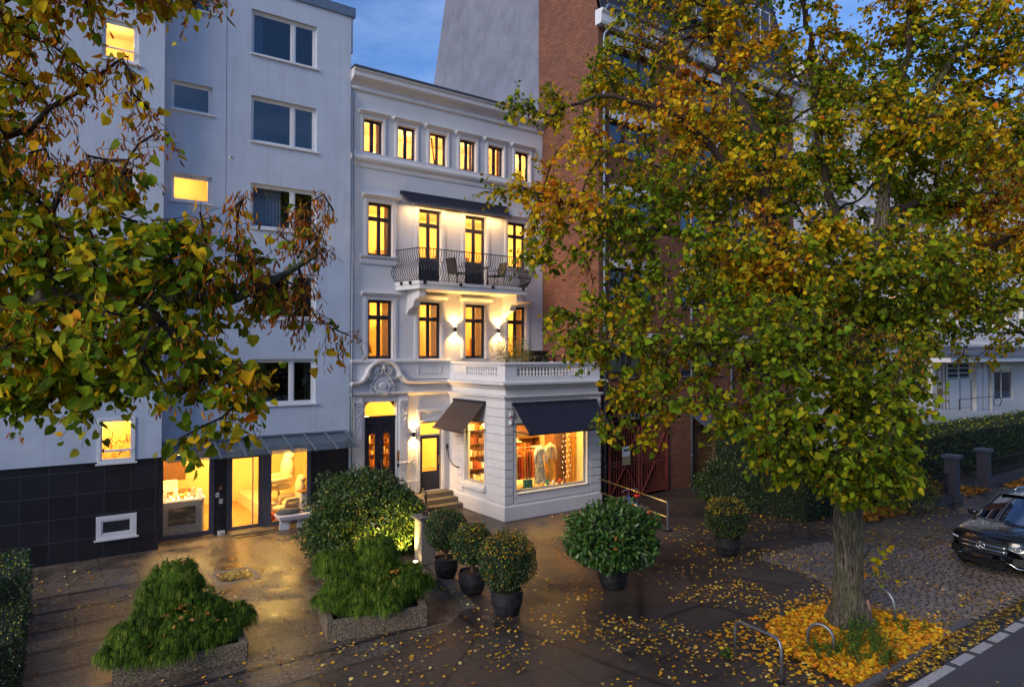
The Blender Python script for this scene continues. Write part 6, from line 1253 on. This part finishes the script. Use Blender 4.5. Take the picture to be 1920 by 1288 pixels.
ball_shrub(15.62, 11.75, .60, 1.02, .36, .50, 'clipped box ball strewn with orange leaves, standing alone near the dark hedge', 8500, .3, 4)
t = thing('potted_laurel', (11.2, 11.65, 0), 'wide glossy cherry laurel bush in a black pot in front of the bicycle', 'potted shrub'); pot(t, 11.2, 11.65, .36, .46)
b = MB(); 
for k in range(11): a = k * .57; b.tube([(11.2, 11.65, .4), (11.2 + .3 * cos(a), 11.65 + .3 * sin(a), .9), (11.2 + .7 * cos(a), 11.65 + .7 * sin(a), 1.3 + .3 * sin(k))], [.02, .014, .006], 5)
b.build('stems', 'twig', t); b = MB(); b.ball((11.2, 11.65, 1.25), (.78, .78, .5), 18, 12, .08); b.build('inner_core', 'dark_leaf', t, smooth=True)
P, D = shell(5200, (1.10, 1.05, .76), (11.2, 11.65, 1.20), .38, .16, 5); bushy('foliage', t, P, D, .115, pal([(.022, .060, .010), (.035, .085, .014), (.055, .105, .018), (.25, .10, .01)], (3, 3, 1.6, .05), 5200))
t = thing('rhododendron', (7.7, 17.9, 0), 'big rounded rhododendron lit warm from below in front of the main door', 'shrub')
b = MB()
for k in range(14): a = k * .45; b.tube([(7.7, 17.9, 0), (7.7 + .5 * cos(a), 17.9 + .5 * sin(a), .7), (7.7 + 1.1 * cos(a), 17.9 + 1.1 * sin(a), 1.2 + .3 * sin(k))], [.04, .025, .01], 6)
b.build('stems', 'twig', t); b = MB(); b.ball((7.55, 18.0, .95), (.95, .85, .7), 20, 12, .15); b.build('inner_core', 'dark_leaf', t, smooth=True)
Ps = []; Ds = []
for (c, r, n) in (((7.55, 18.0, 1.05), (1.45, 1.3, 1.15), 13000), ((8.3, 17.3, .8), (.85, .8, .95), 8000), ((6.75, 17.7, .65), (.95, .9, .75), 6000), ((7.9, 18.0, 1.55), (.9, .85, .72), 3000)):
    P, D = shell(n, r, c, .42, .16, n); Ps.append(P); Ds.append(D)
P = np.concatenate(Ps); D = np.concatenate(Ds); k = P[:, 2] > .03; P = P[k]; D = D[k]; bushy('foliage', t, P, D, .085, pal([(.022, .050, .009), (.036, .070, .011), (.055, .08, .014), (.018, .035, .009), (.16, .08, .01)], (3, 3, 1.6, 2, .12), len(P)))
# terrace bush
t = thing('terrace_bush', (14.5, 20.6, 4.43), 'airy yellow green bush in a dark tub behind the corner balustrade', 'potted shrub'); b = MB(); b.lathe((14.5, 20.4, 4.43), [(.2, 0), (.28, .5), (.25, .5), (.01, .45)], 18); b.build('pot', 'pot_black', t)
b = MB()
for k in range(12): a = k * .6; b.tube([(14.5, 20.4, 4.9), (14.5 + .3 * cos(a), 20.4 + .3 * sin(a), 5.4), (14.5 + .65 * cos(a), 20.4 + .65 * sin(a), 5.75 + .2 * sin(k * 2))], [.012, .008, .004], 4)
b.build('stems', 'twig', t); P, D = shell(900, (.85, .75, .55), (14.5, 20.4, 5.6), .75, .2, 4); bushy('foliage', t, P, D, .07, pal([(.10, .12, .02), (.16, .15, .02), (.07, .09, .015)], (1, 1, 1), 900))
b = MB(); b.box(16.0, 16.1, 19, 19.1, 4.43, 4.5)
# hedges
def hedge(name, boxes, n, label, size=.05, cols=BOX, group=None, lump=.12):
    c0 = boxes[0]; t = thing(name, ((c0[0] + c0[1]) / 2, (c0[2] + c0[3]) / 2, 0), label, 'hedge', group); b = MB(); Ps = []; Ds = []
    tot = sum((q[1] - q[0]) * (q[3] - q[2]) + 2 * ((q[1] - q[0]) + (q[3] - q[2])) * q[4] for q in boxes)
    for x0, x1, y0, y1, h in boxes:
        b.box(x0 + .12, x1 - .12, y0 + .12, y1 - .12, 0, h - .1)
        for (area, kind) in (((x1 - x0) * (y1 - y0), 0), ((x1 - x0) * h, 1), ((x1 - x0) * h, 2), ((y1 - y0) * h, 3), ((y1 - y0) * h, 4)):
            m = int(n * area / tot); u = npr.random(m); v = npr.random(m); X = x0 + u * (x1 - x0); Y = y0 + u * (y1 - y0); Z = v * h
            if kind == 0: P = np.stack([X, y0 + v * (y1 - y0), np.full(m, h)], 1); d = (0, 0, 1)
            elif kind == 1: P = np.stack([X, np.full(m, y0), Z], 1); d = (0, -1, 0)
            elif kind == 2: P = np.stack([X, np.full(m, y1), Z], 1); d = (0, 1, 0)
            elif kind == 3: P = np.stack([np.full(m, x0), Y, Z], 1); d = (-1, 0, 0)
            else: P = np.stack([np.full(m, x1), Y, Z], 1); d = (1, 0, 0)
            D = np.tile(d, (m, 1)).astype(float); P = P + D * (lump * vnoise(P, 1.4, 5) - .12 * npr.random(m))[:, None]; P[:, 2] = np.maximum(P[:, 2], .03); Ps.append(P); Ds.append(D)
    b.build('inner_core', 'dark_leaf', t); P = np.concatenate(Ps); D = np.concatenate(Ds); c = pal(*cols, len(P)); k = (npr.random(len(P)) < .10) & (D[:, 2] > .5); c[k] = pal(YELL, (1, 1, 1, 1), int(k.sum())); bushy('foliage', t, P, D, size, c); return t
DK = ([(.012, .026, .008), (.020, .040, .010), (.028, .052, .012)], (3, 2, 1))
hedge('dark_hedge', [(20.6, 27.4, 12.4, 16.4, 1.55)], 15000, 'long dark clipped hedge right of the brown side door', .07, DK)
hedge('clipped_hedge', [(28.4, 46, 13.2, 14.8, 2.0)], 9000, 'tall clipped hedge with yellow leaves on top behind the fence', .09, ([(.03, .05, .01), (.045, .07, .012), (.02, .035, .008)], (3, 2, 2)))
hedge('back_hedge', [(33, 60, 15.3, 16.2, 1.95)], 7000, 'farthest long green hedge in front of the villa entrance', .10, ([(.05, .085, .012), (.07, .10, .014), (.03, .05, .01)], (3, 2, 2)))
hedge('block_hedge', [(-2.2, -.05, 15.7, 17.6, 1.42)], 9000, 'upper of two dark clipped hedge blocks at the left edge', .045, ([(.016, .042, .012), (.025, .058, .016)], (1, 1)), 'hedge blocks at the left edge')
hedge('block_hedge', [(-2.2, -.12, 13.2, 15.3, 1.02)], 9000, 'lower and darker of two clipped hedge blocks at the left edge', .045, ([(.010, .022, .007), (.018, .030, .008)], (1, 1)), 'hedge blocks at the left edge')
t = thing('holly_shrub', (22.8, 16.7, 0), 'tall dark evergreen shrub covering half the brown side door', 'shrub'); b = MB(); b.tube([(22.8, 16.7, 0), (22.8, 16.7, 2.2)], [.07, .03], 7); b.build('stem', 'twig', t); b = MB(); b.ball((22.9, 16.7, 1.8), (.8, .8, 1.3), 16, 12, .08); b.build('inner_core', 'dark_leaf', t)
P, D = shell(5500, (1.15, 1.05, 1.65), (22.9, 16.7, 1.85), .3, .18, 6); bushy('foliage', t, P, D, .08, pal(*DK, len(P)))
t = thing('front_shrub', (21.0, 14.6, 0), 'low dark glossy shrub spilling over the asphalt at the hedge corner', 'shrub'); b = MB(); b.ball((21.0, 15.6, .6), (.7, 1.1, .55), 16, 12, .08); b.build('inner_core', 'dark_leaf', t)
P, D = shell(6000, (.95, 1.7, .85), (21.0, 15.6, .6), .3, .18, 7); k = P[:, 2] > .02; bushy('foliage', t, P[k], D[k], .075, pal(*BOX, int(k.sum())))
t = thing('yellow_shrub', (26.6, 11.4, 0), 'yellow green low shrub at the foot of the short fence', 'shrub'); b = MB(); b.ball((25.9, 11.5, .35), (1.2, .5, .3), 16, 10, .1); b.build('inner_core', 'dark_leaf', t)
P, D = shell(5000, (1.6, .7, .65), (25.9, 11.5, .35), .35, .2, 8); k = P[:, 2] > .02; bushy('foliage', t, P[k], D[k], .06, pal([(.09, .10, .012), (.15, .13, .012), (.05, .07, .01)], (2, 1, 2), int(k.sum())))
# weeping thread conifers in concrete planters
def planter(x, y, pts, h, label):
    t = thing('concrete_planter', (x, y, 0), label, 'planter', 'exposed aggregate planters with weeping conifers'); n = len(pts); c = Vector((sum(p[0] for p in pts) / n, sum(p[1] for p in pts) / n, 0))
    for i in range(n):
        p, q = Vector((*pts[i], 0)), Vector((*pts[(i + 1) % n], 0)); pi_, qi = p.lerp(c, .13), q.lerp(c, .13); z = Vector((0, 0, h)); e = (q - p) * .004
        b = MB(); b.hexa([p + e, q - e, qi - e, pi_ + e, p + e + z, q - e + z, qi - e + z, pi_ + e + z]); b.build('side_slab', 'aggregate', t, bevel=.012)
    b = MB(); b.add([(*(Vector((*p, 0)).lerp(c, .12))[:2], h - .08) for p in pts], [tuple(range(n))]); b.build('soil', 'soil', t)
def conifer(x, y, mounds, n, label, seed):
    t = thing('weeping_conifer', (x, y, .3), label, 'conifer', 'weeping thread conifers'); r = np.random.default_rng(seed); Ps = []; Ds = []
    b = MB(); b.tube([(x, y, .2), (x, y, 1.0)], [.06, .03], 7); b.build('trunk', 'bark', t); b = MB()
    for (cx, cy, cz, rx, ry, rz) in mounds: b.ball((cx, cy, cz), (rx * .5, ry * .5, rz * .5), 14, 10, .1)
    b.build('inner_core', 'dark_leaf', t, smooth=True); tot = sum(m[3] * m[4] for m in mounds)
    V = []; Fc = []; Cc = []; cols = np.array([(.055, .115, .011), (.09, .17, .014), (.15, .24, .02), (.035, .075, .010), (.24, .28, .035), ])
    subs = []
    for (cx, cy, cz, rx, ry, rz) in mounds:
        subs.append((cx, cy, cz, rx * .85, ry * .85, rz * .85))
        for k in range(7):
            d = r.standard_normal(3); d[2] = abs(d[2]); d /= np.linalg.norm(d); q = .16 + .14 * r.random(); subs.append((cx + d[0] * rx * .72, cy + d[1] * ry * .72, cz + d[2] * rz * .72, q, q, q * .9))
    mounds = subs; tot = sum(m[3] * m[4] for m in mounds)
    for (cx, cy, cz, rx, ry, rz) in mounds:
        for k in range(int(n * rx * ry / tot / 9)):                       # sprays of nine hanging threads
            d = r.standard_normal(3); d[2] = abs(d[2]) * .9 - .25; d /= np.linalg.norm(d); q = np.array((cx, cy, cz)) + d * (rx, ry, rz) * (.45 + .52 * r.random() ** .6); ho = unit(np.array([[d[0], d[1], 0]]) + r.standard_normal((1, 3)) * (.5, .5, 0))[0]; c0 = cols[r.choice(5, p=(.3, .27, .15, .2, .08))]; L0 = .12 + .18 * r.random()
            for s in range(9):
                h = unit((ho + r.standard_normal(3) * (.45, .45, .2))[None])[0]; L = L0 * (.6 + .6 * r.random()); w = .0045; pts = [q + h * L * u * (.75 - .25 * u) + np.array((0, 0, L * (1.0 * u - 1.25 * u * u))) for u in (0, .33, .66, 1)]
                sd_ = np.cross(h, (0, 0, 1)); sd_ = sd_ / (np.linalg.norm(sd_) + 1e-6) * w; up = np.array((0, 0, w * .8)); i0 = len(V)
                for j, p in enumerate(pts): kk = 1 - j * .2; V += [p - sd_ * kk, p + up * kk, p + sd_ * kk]
                for j in range(3): a = i0 + j * 3; Fc += [(a, a + 1, a + 4, a + 3), (a + 1, a + 2, a + 5, a + 4)]; cc = c0 * (.75 + .25 * j + .2 * r.random()); Cc += [cc, cc]
    V = np.array(V); V[:, 2] = np.maximum(V[:, 2], .1); me = bpy.data.meshes.new('foliage'); me.from_pydata(V.tolist(), [], Fc); at = me.attributes.new('leafcol', 'FLOAT_COLOR', 'FACE'); c4 = np.ones((len(Fc), 4)); c4[:, :3] = Cc; at.data.foreach_set('color', c4.reshape(-1).astype(np.float32)); link('foliage', me, 'needle', t)
planter(2.1, 13.6, [(1.10, 12.95), (3.2, 12.72), (3.32, 14.1), (1.3, 14.3)], .32, 'exposed aggregate planter of the left conifer at the bottom edge')
planter(5.6, 13.2, [(4.61, 12.56), (6.56, 12.19), (6.95, 13.6), (4.94, 14.07)], .40, 'exposed aggregate planter of the right conifer near the potted box balls')
conifer(2.3, 13.7, [(2.3, 13.8, .75, .70, .6, .68), (1.8, 13.5, .45, .70, .7, .55), (2.8, 13.5, .42, .62, .65, .50), (2.25, 13.15, .38, .85, .5, .45), (2.05, 14.1, .8, .6, .5, .62), (2.15, 14.0, 1.15, .42, .4, .42), (1.5, 13.2, .32, .5, .45, .38)], 90000, 'weeping thread conifer on the left, wide and sprawling', 4)
conifer(5.8, 13.3, [(5.9, 13.5, .7, .8, .7, .62), (5.25, 13.3, .5, .65, .6, .5), (6.4, 13.1, .5, .65, .6, .5), (5.8, 12.8, .42, .8, .45, .42), (6.15, 13.8, 1.02, .42, .4, .5), (5.35, 14.0, .85, .4, .35, .42)], 80000, 'weeping thread conifer on the right with a tufted top', 5)

# ------------------------------------------------------------------ fallen leaves and weeds
def flat_leaves(name, P, label, cols=None, size=(.038, .078), z=.014, tilt=.25):
    n = len(P); a = npr.random(n) * 6.283; T = np.stack([np.cos(a), np.sin(a), tilt * npr.standard_normal(n) * .5], 1); Nn = unit(np.stack([tilt * npr.standard_normal(n), tilt * npr.standard_normal(n), np.ones(n)], 1))
    P3 = np.column_stack([P[:, 0], P[:, 1], (P[:, 2] if P.shape[1] > 2 else np.zeros(n)) + z + .012 * npr.random(n)]); c = pal(*(cols or ([(.75, .40, .03), (.80, .50, .12), (.50, .22, .02), (.65, .38, .03), (.32, .12, .02), (.78, .56, .20)], (3, 2, 2, 3, 1.2, 1.2))), n)
    return tag(leaf_mesh(name, P3, T, Nn, size[0] + (size[1] - size[0]) * npr.random(n), c, LIND, 'litter', None, .25, -.12), label, 'fallen leaves', kind='stuff')
def scatter(n, x0, x1, y0, y1, thr=None, s=.5, poly=None):
    out = []
    while len(out) < n:
        x = x0 + (x1 - x0) * rnd.random(); y = y0 + (y1 - y0) * rnd.random()
        if thr is not None and noise.noise(Vector((x * s, y * s, 4))) + .35 * rnd.random() < thr: continue
        if poly and not inpoly(x, y, poly): continue
        if y > 18.2 and x > 12.6 or y > 21.2 or (x < 3 and y > 21.1): continue
        out.append((x, y))
    return np.array(out)
flat_leaves('fallen_leaves', np.concatenate([scatter(2000, 6.8, 22, 5.8, 14.5, .08), scatter(1200, 8.5, 16, 6.3, 10.5, .08), scatter(420, 0, 8, 11.4, 20.5, .1), scatter(260, 4, 10.5, 9.5, 12.3, .0), scatter(1600, 14.6, 27, 5.9, 11.5, .0), scatter(300, 9, 16, 12, 18, .12), scatter(260, 3, 30, 1.0, 5.2, .15), scatter(380, 26, 40, 5.9, 11, .05)]), 'scattered yellow leaves lying across the wet pavement')
BED = [(11.05, 5.85), (14.7, 5.80), (14.75, 7.65), (13.6, 8.25), (12.0, 8.1), (11.3, 7.2)]
sheet('bed_soil', BED, .006, 'soil')
bp = scatter(9000, 10.7, 15, 5.6, 8.5, None, 1, BED); hz = .05 * (1 + np.array([noise.noise(Vector((x * 2, y * 2, 1))) for x, y in bp])) * npr.random(len(bp)) + .01
ex = scatter(1100, 10.6, 15.2, 5.45, 8.7, .0, 1.2)
flat_leaves('leaf_carpet', np.column_stack([bp, hz]), 'thick carpet of golden leaves around the big tree trunk', ([(.84, .36, .010), (.86, .46, .018), (.66, .25, .015), (.80, .44, .03), (.36, .13, .02), (.50, .38, .03)], (3, 3, 2, 2, 1.6, .8)), (.06, .10), .008, .5)
flat_leaves('bed_edge_leaves', ex, 'golden leaves spilling over the edges of the tree bed', ([(.85, .38, .012), (.85, .50, .03), (.60, .22, .012)], (3, 2, 1)), (.05, .085))
flat_leaves('gutter_leaves', np.concatenate([scatter(1300, 9, 24, 5.36, 5.75, None), scatter(500, 14, 30, 5.6, 6.6, .0)]), 'band of wet yellow leaves along the gutter', ([(.36, .22, .03), (.20, .12, .02), (.45, .30, .05)], (1, 1, 1)))
flat_leaves('gateway_leaves', np.concatenate([scatter(900, 28.5, 31.8, 11, 14, None), scatter(1200, 33, 44, 9.6, 11.2, None), scatter(700, 22, 27, 11.2, 12.3, None)]), 'orange leaves heaped by the gateway and under the hedge', ([(.45, .17, .02), (.55, .28, .03), (.30, .10, .02)], (2, 2, 1)), (.09, .15), .016, .4)
cp_ = np.concatenate([np.column_stack([scatter(1, 3, 4, 13, 14), [[0]]])])
th_ = npr.random(150) * 6.28; rr_ = .33 * np.sqrt(npr.random(150)); flat_leaves('manhole_leaves', np.column_stack([4.12 + rr_ * np.cos(th_), 17.7 + rr_ * np.sin(th_), np.full(150, .012)]), 'yellow leaves heaped inside the round manhole cover', ([(.7, .5, .12), (.6, .42, .1)], (1, 1)), (.05, .08))
n = 46; a_ = npr.random(n) * 6.28; u_ = npr.random(n)
cl = np.column_stack([2.2 + 1.0 * np.cos(a_) * u_, 13.3 + .7 * np.sin(a_) * u_, .95 - .55 * u_ ** 2]); cl2 = np.column_stack([6.2 + .75 * np.cos(a_) * u_, 12.9 + .5 * np.sin(a_) * u_, .95 - .5 * u_ ** 2])
flat_leaves('caught_leaves', np.concatenate([cl, cl2]), 'brown leaves caught in the weeping conifers', ([(.40, .17, .03), (.5, .28, .06)], (1, 1)), (.06, .09), .03, .8)
def weeds(x, y, n, r, h, label):
    t = thing('weed_clump', (x, y, 0), label, 'weeds', 'green weeds in the tree bed'); st = MB(); Ps = []; Ds = []
    for k in range(n):
        a = rnd.random() * 6.28; q = r * math.sqrt(rnd.random()); px, py = x + q * cos(a), y + q * sin(a); hh = h * (.5 + .6 * rnd.random()); lx, ly = .12 * rnd.uniform(-1, 1), .12 * rnd.uniform(-1, 1)
        st.tube([(px, py, 0), (px + lx * .5, py + ly * .5, hh * .6), (px + lx, py + ly, hh)], [.004, .003, .002], 3)
        for m in range(16): s = .2 + .8 * m / 15; Ps.append((px + lx * s, py + ly * s, hh * s)); Ds.append((rnd.uniform(-1, 1), rnd.uniform(-1, 1), .3))
    st.build('stems', 'weed_stem', t); P = np.array(Ps); D = unit(np.array(Ds)); leaf_mesh('leaves', P, D, unit(npr.standard_normal(P.shape) * .4 + (0, 0, 1)), .055, pal([(.08, .16, .02), (.12, .2, .025), (.05, .10, .015)], (2, 1, 1), len(P)), OVAL, 'needle', t, .1, .2)

weeds(12.35, 6.3, 70, .55, .42, 'largest clump of ferny weeds growing in front of the trunk'); weeds(13.05, 6.75, 34, .35, .45, 'weed clump growing against the foot of the trunk'); weeds(11.75, 6.85, 26, .3, .25, 'weed clump under the low rounded hoop'); weeds(14.2, 6.5, 22, .4, .2, 'thin weeds at the right end of the bed'); weeds(10.35, 7.8, 10, .12, .1, 'tiny weed tuft at the foot of the square hoop')

# ------------------------------------------------------------------ parked car
def car(x, y, rz):
    t = thing('parked_car', (x, y, 0), 'large dark suv with chrome barred grille parked on the setts at the right edge', 'car'); M = Matrix.Translation((x, y, 0)) @ Matrix.Rotation(rz, 4, 'Z')
    P = lambda a, l, c: M @ Vector((a, l, c))
    # stations: x, belt half width, hood half width, sill z, shoulder z, hood edge z, hood centre z, plan rounding
    ST = [(0.0, .86, .60, .42, .60, .74, .80, .34), (-.03, .93, .72, .30, .66, .90, .97, .33), (-.14, .965, .80, .24, .80, 1.00, 1.06, .26), (-.40, .98, .84, .24, .90, 1.05, 1.12, .12), (-.8, .985, .85, .24, .98, 1.10, 1.17, .05), (-1.1, .985, .86, .26, 1.04, 1.15, 1.21, 0), (-1.3, .985, .88, .28, 1.07, 1.17, 1.22, 0), (-2.6, .985, .90, .30, 1.08, 1.16, 1.18, 0), (-4.2, .985, .90, .30, 1.10, 1.16, 1.18, 0), (-4.9, .97, .88, .30, 1.08, 1.14, 1.16, -.1), (-5.15, .93, .84, .38, 1.0, 1.08, 1.1, -.25), (-5.2, .86, .80, .45, .8, .9, .95, -.3)]
    vs = []; half = []
    for (sx, wb, wh, zl, zs, ze, zc, cur) in ST:
        pr = [(wb * .80, zl), (wb * .97, zl + .06), (wb, zl + (zs - zl) * .45), (wb * .99, zl + (zs - zl) * .8), (wb * .965, zs), ((wb + wh) / 2, (zs * .35 + ze * .65)), (wh, ze), (wh * .75, ze + (zc - ze) * .75 - .012), (wh * .4, zc - .01), (0, zc)]
        row = [(l, c) for l, c in pr] + [(-l, c) for l, c in pr[-2::-1]]; half.append([P(sx - cur * (abs(l) / .98) ** 2.6, l, c) for l, c in row])
    m = len(half[0]); b = MB(); V = [v for r_ in half for v in r_]; b.add(V, [(i * m + k, i * m + k + 1, (i + 1) * m + k + 1, (i + 1) * m + k) for i in range(len(ST) - 1) for k in range(m - 1)] + [tuple(range(m)), tuple((len(ST) - 1) * m + k for k in range(m))] + [(i * m, (i + 1) * m, (i + 1) * m + m - 1, i * m + m - 1) for i in range(len(ST) - 1)])
    o = b.build('body', 'car_paint', t, smooth=True); ss = o.modifiers.new('sub', 'SUBSURF'); ss.levels = 2; ss.render_levels = 2
    # greenhouse: glass with painted roof, pillars
    G = [(-1.42, .84, 1.17, -1.42), (-2.25, .70, 1.70, -2.25), (-4.5, .68, 1.72, -4.5), (-5.0, .82, 1.16, -5.0)]
    def gp(i, s, top=0): a, l, c, _ = G[i]; return P(a - .10 * 0, s * l, c)
    b = MB(); nW = 9; rows = []
    for u in np.linspace(0, 1, 6):
        rows.append([P(-1.10 - .84 * u - .13 * (k / 4.0) ** 2 * 1.0, (.86 - .15 * u) * k / 4.0, 1.19 + .55 * u - .02 * (k / 4.) ** 2 + .015 * sin(pi * u)) for k in range(-4, 5)])
    V = [v for r_ in rows for v in r_]; b.add(V, [(i * 9 + k, i * 9 + k + 1, (i + 1) * 9 + k + 1, (i + 1) * 9 + k) for i in range(5) for k in range(8)]); b.build('windscreen', 'car_glass', t, smooth=True)
    for s in (-1, 1):
        b = MB(); b.add([P(-1.36, s * .865, 1.16), P(-2.12, s * .715, 1.70), P(-4.45, s * .70, 1.72), P(-5.0, s * .84, 1.15)], [(0, 1, 2, 3)]); b.build('side_window', 'car_glass', t)
        b = MB(); b.tube([P(-1.22, s * .875, 1.16), P(-1.62, s * .80, 1.45), P(-2.06, s * .72, 1.71), P(-2.6, s * .71, 1.77), P(-4.4, s * .70, 1.76), P(-5.05, s * .83, 1.15)], .032, 7); b.bar(P(-3.0, s * .85, 1.15), P(-3.05, s * .715, 1.7), .06, .03); b.build('pillar', 'car_paint', t, smooth=True)
        b = MB(); b.tube([P(-2.6, s * .66, 1.79), P(-2.7, s * .66, 1.85), P(-4.4, s * .66, 1.85), P(-4.5, s * .66, 1.79)], .018, 7); b.build('roof_rail', 'chrome', t, smooth=True)
        b = MB(); b.ball(P(-1.42, s * 1.06, 1.24), (.085, .13, .085), 14, 10); b.build('mirror', 'car_paint', t, smooth=True); b = MB(); b.bar(P(-1.4, s * .9, 1.17), P(-1.4, s * 1.0, 1.2), .05); b.build('mirror_arm', 'rubber', t)
        # headlight
        b = MB(); hv = []; 
        for q, (l, x0) in enumerate(((.60, -.10), (.72, -.158), (.84, -.235), (.93, -.31), (.965, -.37))):
            h0, h1 = (.74, .86) if q == 0 else (.73, .885) if q == 1 else (.745, .91) if q == 2 else (.77, .92) if q == 3 else (.82, .92)
            hv += [P(x0 + .004, s * l * .985, h0), P(x0 - .05, s * l * .985, h1)]
        b.add(hv, [(2 * k, 2 * k + 1, 2 * k + 3, 2 * k + 2) for k in range(4)]); hl = b.build('headlight', 'headlight', t, smooth=True)
        b = MB()
        for k, (l, x0) in enumerate(((.69, -.150), (.77, -.195), (.85, -.25))): b.ball(P(x0 + .0, s * l, .80), (.03, .035, .035), 10, 8)
        b.build('projector_lens', 'chrome', hl, smooth=True)
        b = MB(); b.tube([P(-.035, s * .52, .46), P(-.07, s * .62, .44), P(-.125, s * .74, .36), P(-.235, s * .90, .35), P(-.32, s * .95, .37)], .018, 6); b.build('bumper_trim', 'chrome', t, smooth=True)
        b = MB(); b.hexa([P(-.085, s * .66, .42), P(-.235, s * .90, .40), P(-.34, s * .88, .40), P(-.2, s * .62, .42), P(-.09, s * .66, .58), P(-.24, s * .90, .60), P(-.34, s * .88, .6), P(-.2, s * .62, .58)]); b.build('air_intake', 'rubber', t)
    b = MB(); rv = []
    for u in np.linspace(0, 1, 8):
        for k in range(-4, 5): rv.append(P(-1.92 - 2.6 * u - .06 * (k / 4.) ** 2 * (1 if u < .5 else -1), .70 * k / 4., 1.755 + .055 * (1 - (k / 4.) ** 2) + .03 * sin(pi * u) - .015))
    b.add(rv, [(i * 9 + k, i * 9 + k + 1, (i + 1) * 9 + k + 1, (i + 1) * 9 + k) for i in range(7) for k in range(8)]); b.add([P(-4.5, -.69, 1.74), P(-4.5, .69, 1.74), P(-5.08, .82, 1.12), P(-5.08, -.82, 1.12)], [(0, 1, 2, 3)]); b.build('roof', 'car_paint', t, smooth=True)
    # grille with bars and round star
    GX = lambda l, c: .012 - .29 * (abs(l) / .98) ** 2.5 - (.09 * max(0, c - .62))
    b = MB(); ls = np.linspace(-.56, .56, 13); 
    lo = [P(GX(l, .60) + .012, l, .60 + .04 * (abs(l) / .56) ** 4) for l in ls]; hi = [P(GX(l, .90) + .012, l * 1.0, .915 - .02 * (abs(l) / .56) ** 2) for l in ls]; b.add(lo + hi, [(k, k + 1, 14 + k, 13 + k) for k in range(12)]); gr = b.build('grille', 'rubber', t)
    b = MB(); b.tube([p + (M.to_3x3() @ Vector((.01, 0, 0))) for p in lo] + [p + (M.to_3x3() @ Vector((.01, 0, 0))) for p in hi[::-1]], .012, 6, closed=True); b.build('grille_frame', 'car_paint', gr)
    for c in (.70, .80): b = MB(); b.tube([P(GX(l, c) + .032, l, c) for l in ls], .021, 6); b.build('grille_bar', 'chrome', gr, smooth=True)
    b = MB(); R_ = .098; cx, cz = GX(0, .76) + .055, .762; b.tube([P(cx - .08 * R_ * sin(a), R_ * cos(a), cz + R_ * sin(a)) for a in np.linspace(0, 2 * pi, 25)[:-1]], .011, 6, closed=True)
    for k in range(3): a = pi / 2 + k * 2 * pi / 3; b.tube([P(cx, 0, cz), P(cx, R_ * cos(a), cz + R_ * sin(a))], [.018, .006], 5)
    b.build('star_emblem', 'chrome', gr, smooth=True)
    b = MB(); b.lathe(P(GX(0, .76) + .03, 0, cz), [(.105, 0), (.10, .012)], 22, tuple(M.to_3x3() @ Vector((1, 0, 0)))); b.build('emblem_plate', 'rubber', gr)
    b = MB(); b.hexa([P(.01, -.52, .30), P(.01, .52, .30), P(-.1, .52, .30), P(-.1, -.52, .3), P(.048, -.44, .43), P(.048, .44, .43), P(-.1, .44, .43), P(-.1, -.44, .43)]); b.build('lower_intake', 'rubber', t); b = MB(); b.bar(P(.05, -.44, .455), P(.05, .44, .455), .03, .09); b.build('bumper_strip', 'car_paint', t, bevel=.01)
    b = MB(); b.hexa([P(.045, -.26, .49), P(.045, .26, .49), P(.02, .26, .49), P(.02, -.26, .49), P(.045, -.26, .57), P(.045, .26, .57), P(.02, .26, .57), P(.02, -.26, .57)]); b.build('plate_holder', 'rubber', t)
    for s in (-1, 1): b = MB(); b.tube([P(-1.10, s * .1 + .25, 1.225), P(-1.15, s * .35 + .25, 1.24)], .009, 5); b.build('wiper', 'rubber', t)
    for wx in (-.95, -4.1):
        for s in (-1, 1):
            b = MB(); b.lathe(P(wx, s * .72, .39), [(.27, 0), (.385, .02), (.39, .06), (.39, .2), (.375, .245), (.27, .26), (.26, .22)], 30, tuple(M.to_3x3() @ Vector((0, s, 0)))); w = b.build('wheel', 'tyre', t, smooth=False)
            b = MB(); b.lathe(P(wx, s * .935, .39), [(.265, 0), (.262, .03), (.25, .01)], 26, tuple(M.to_3x3() @ Vector((0, s, 0))))
            for k in range(5): a = k * 2 * pi / 5; b.bar(P(wx, s * .955, .39), P(wx + .25 * cos(a), s * .965, .39 + .25 * sin(a)), .05, .03, tuple(M.to_3x3() @ Vector((0, 1, 0))))
            b.build('rim', 'steel', w); b = MB(); b.tube([P(wx + .42 * cos(a), s * .975, .39 + .42 * sin(a)) for a in np.linspace(-.1, pi + .1, 14)], .03, 6); b.build('arch_trim', 'rubber', t, smooth=True)
            b = MB(); b.lathe(P(wx, s * .93, .39), [(.41, 0), (.41, .052)], 26, tuple(M.to_3x3() @ Vector((0, s, 0)))); b.build('wheel_arch', 'rubber', t)
car(19.3, 6.94, radians(169))
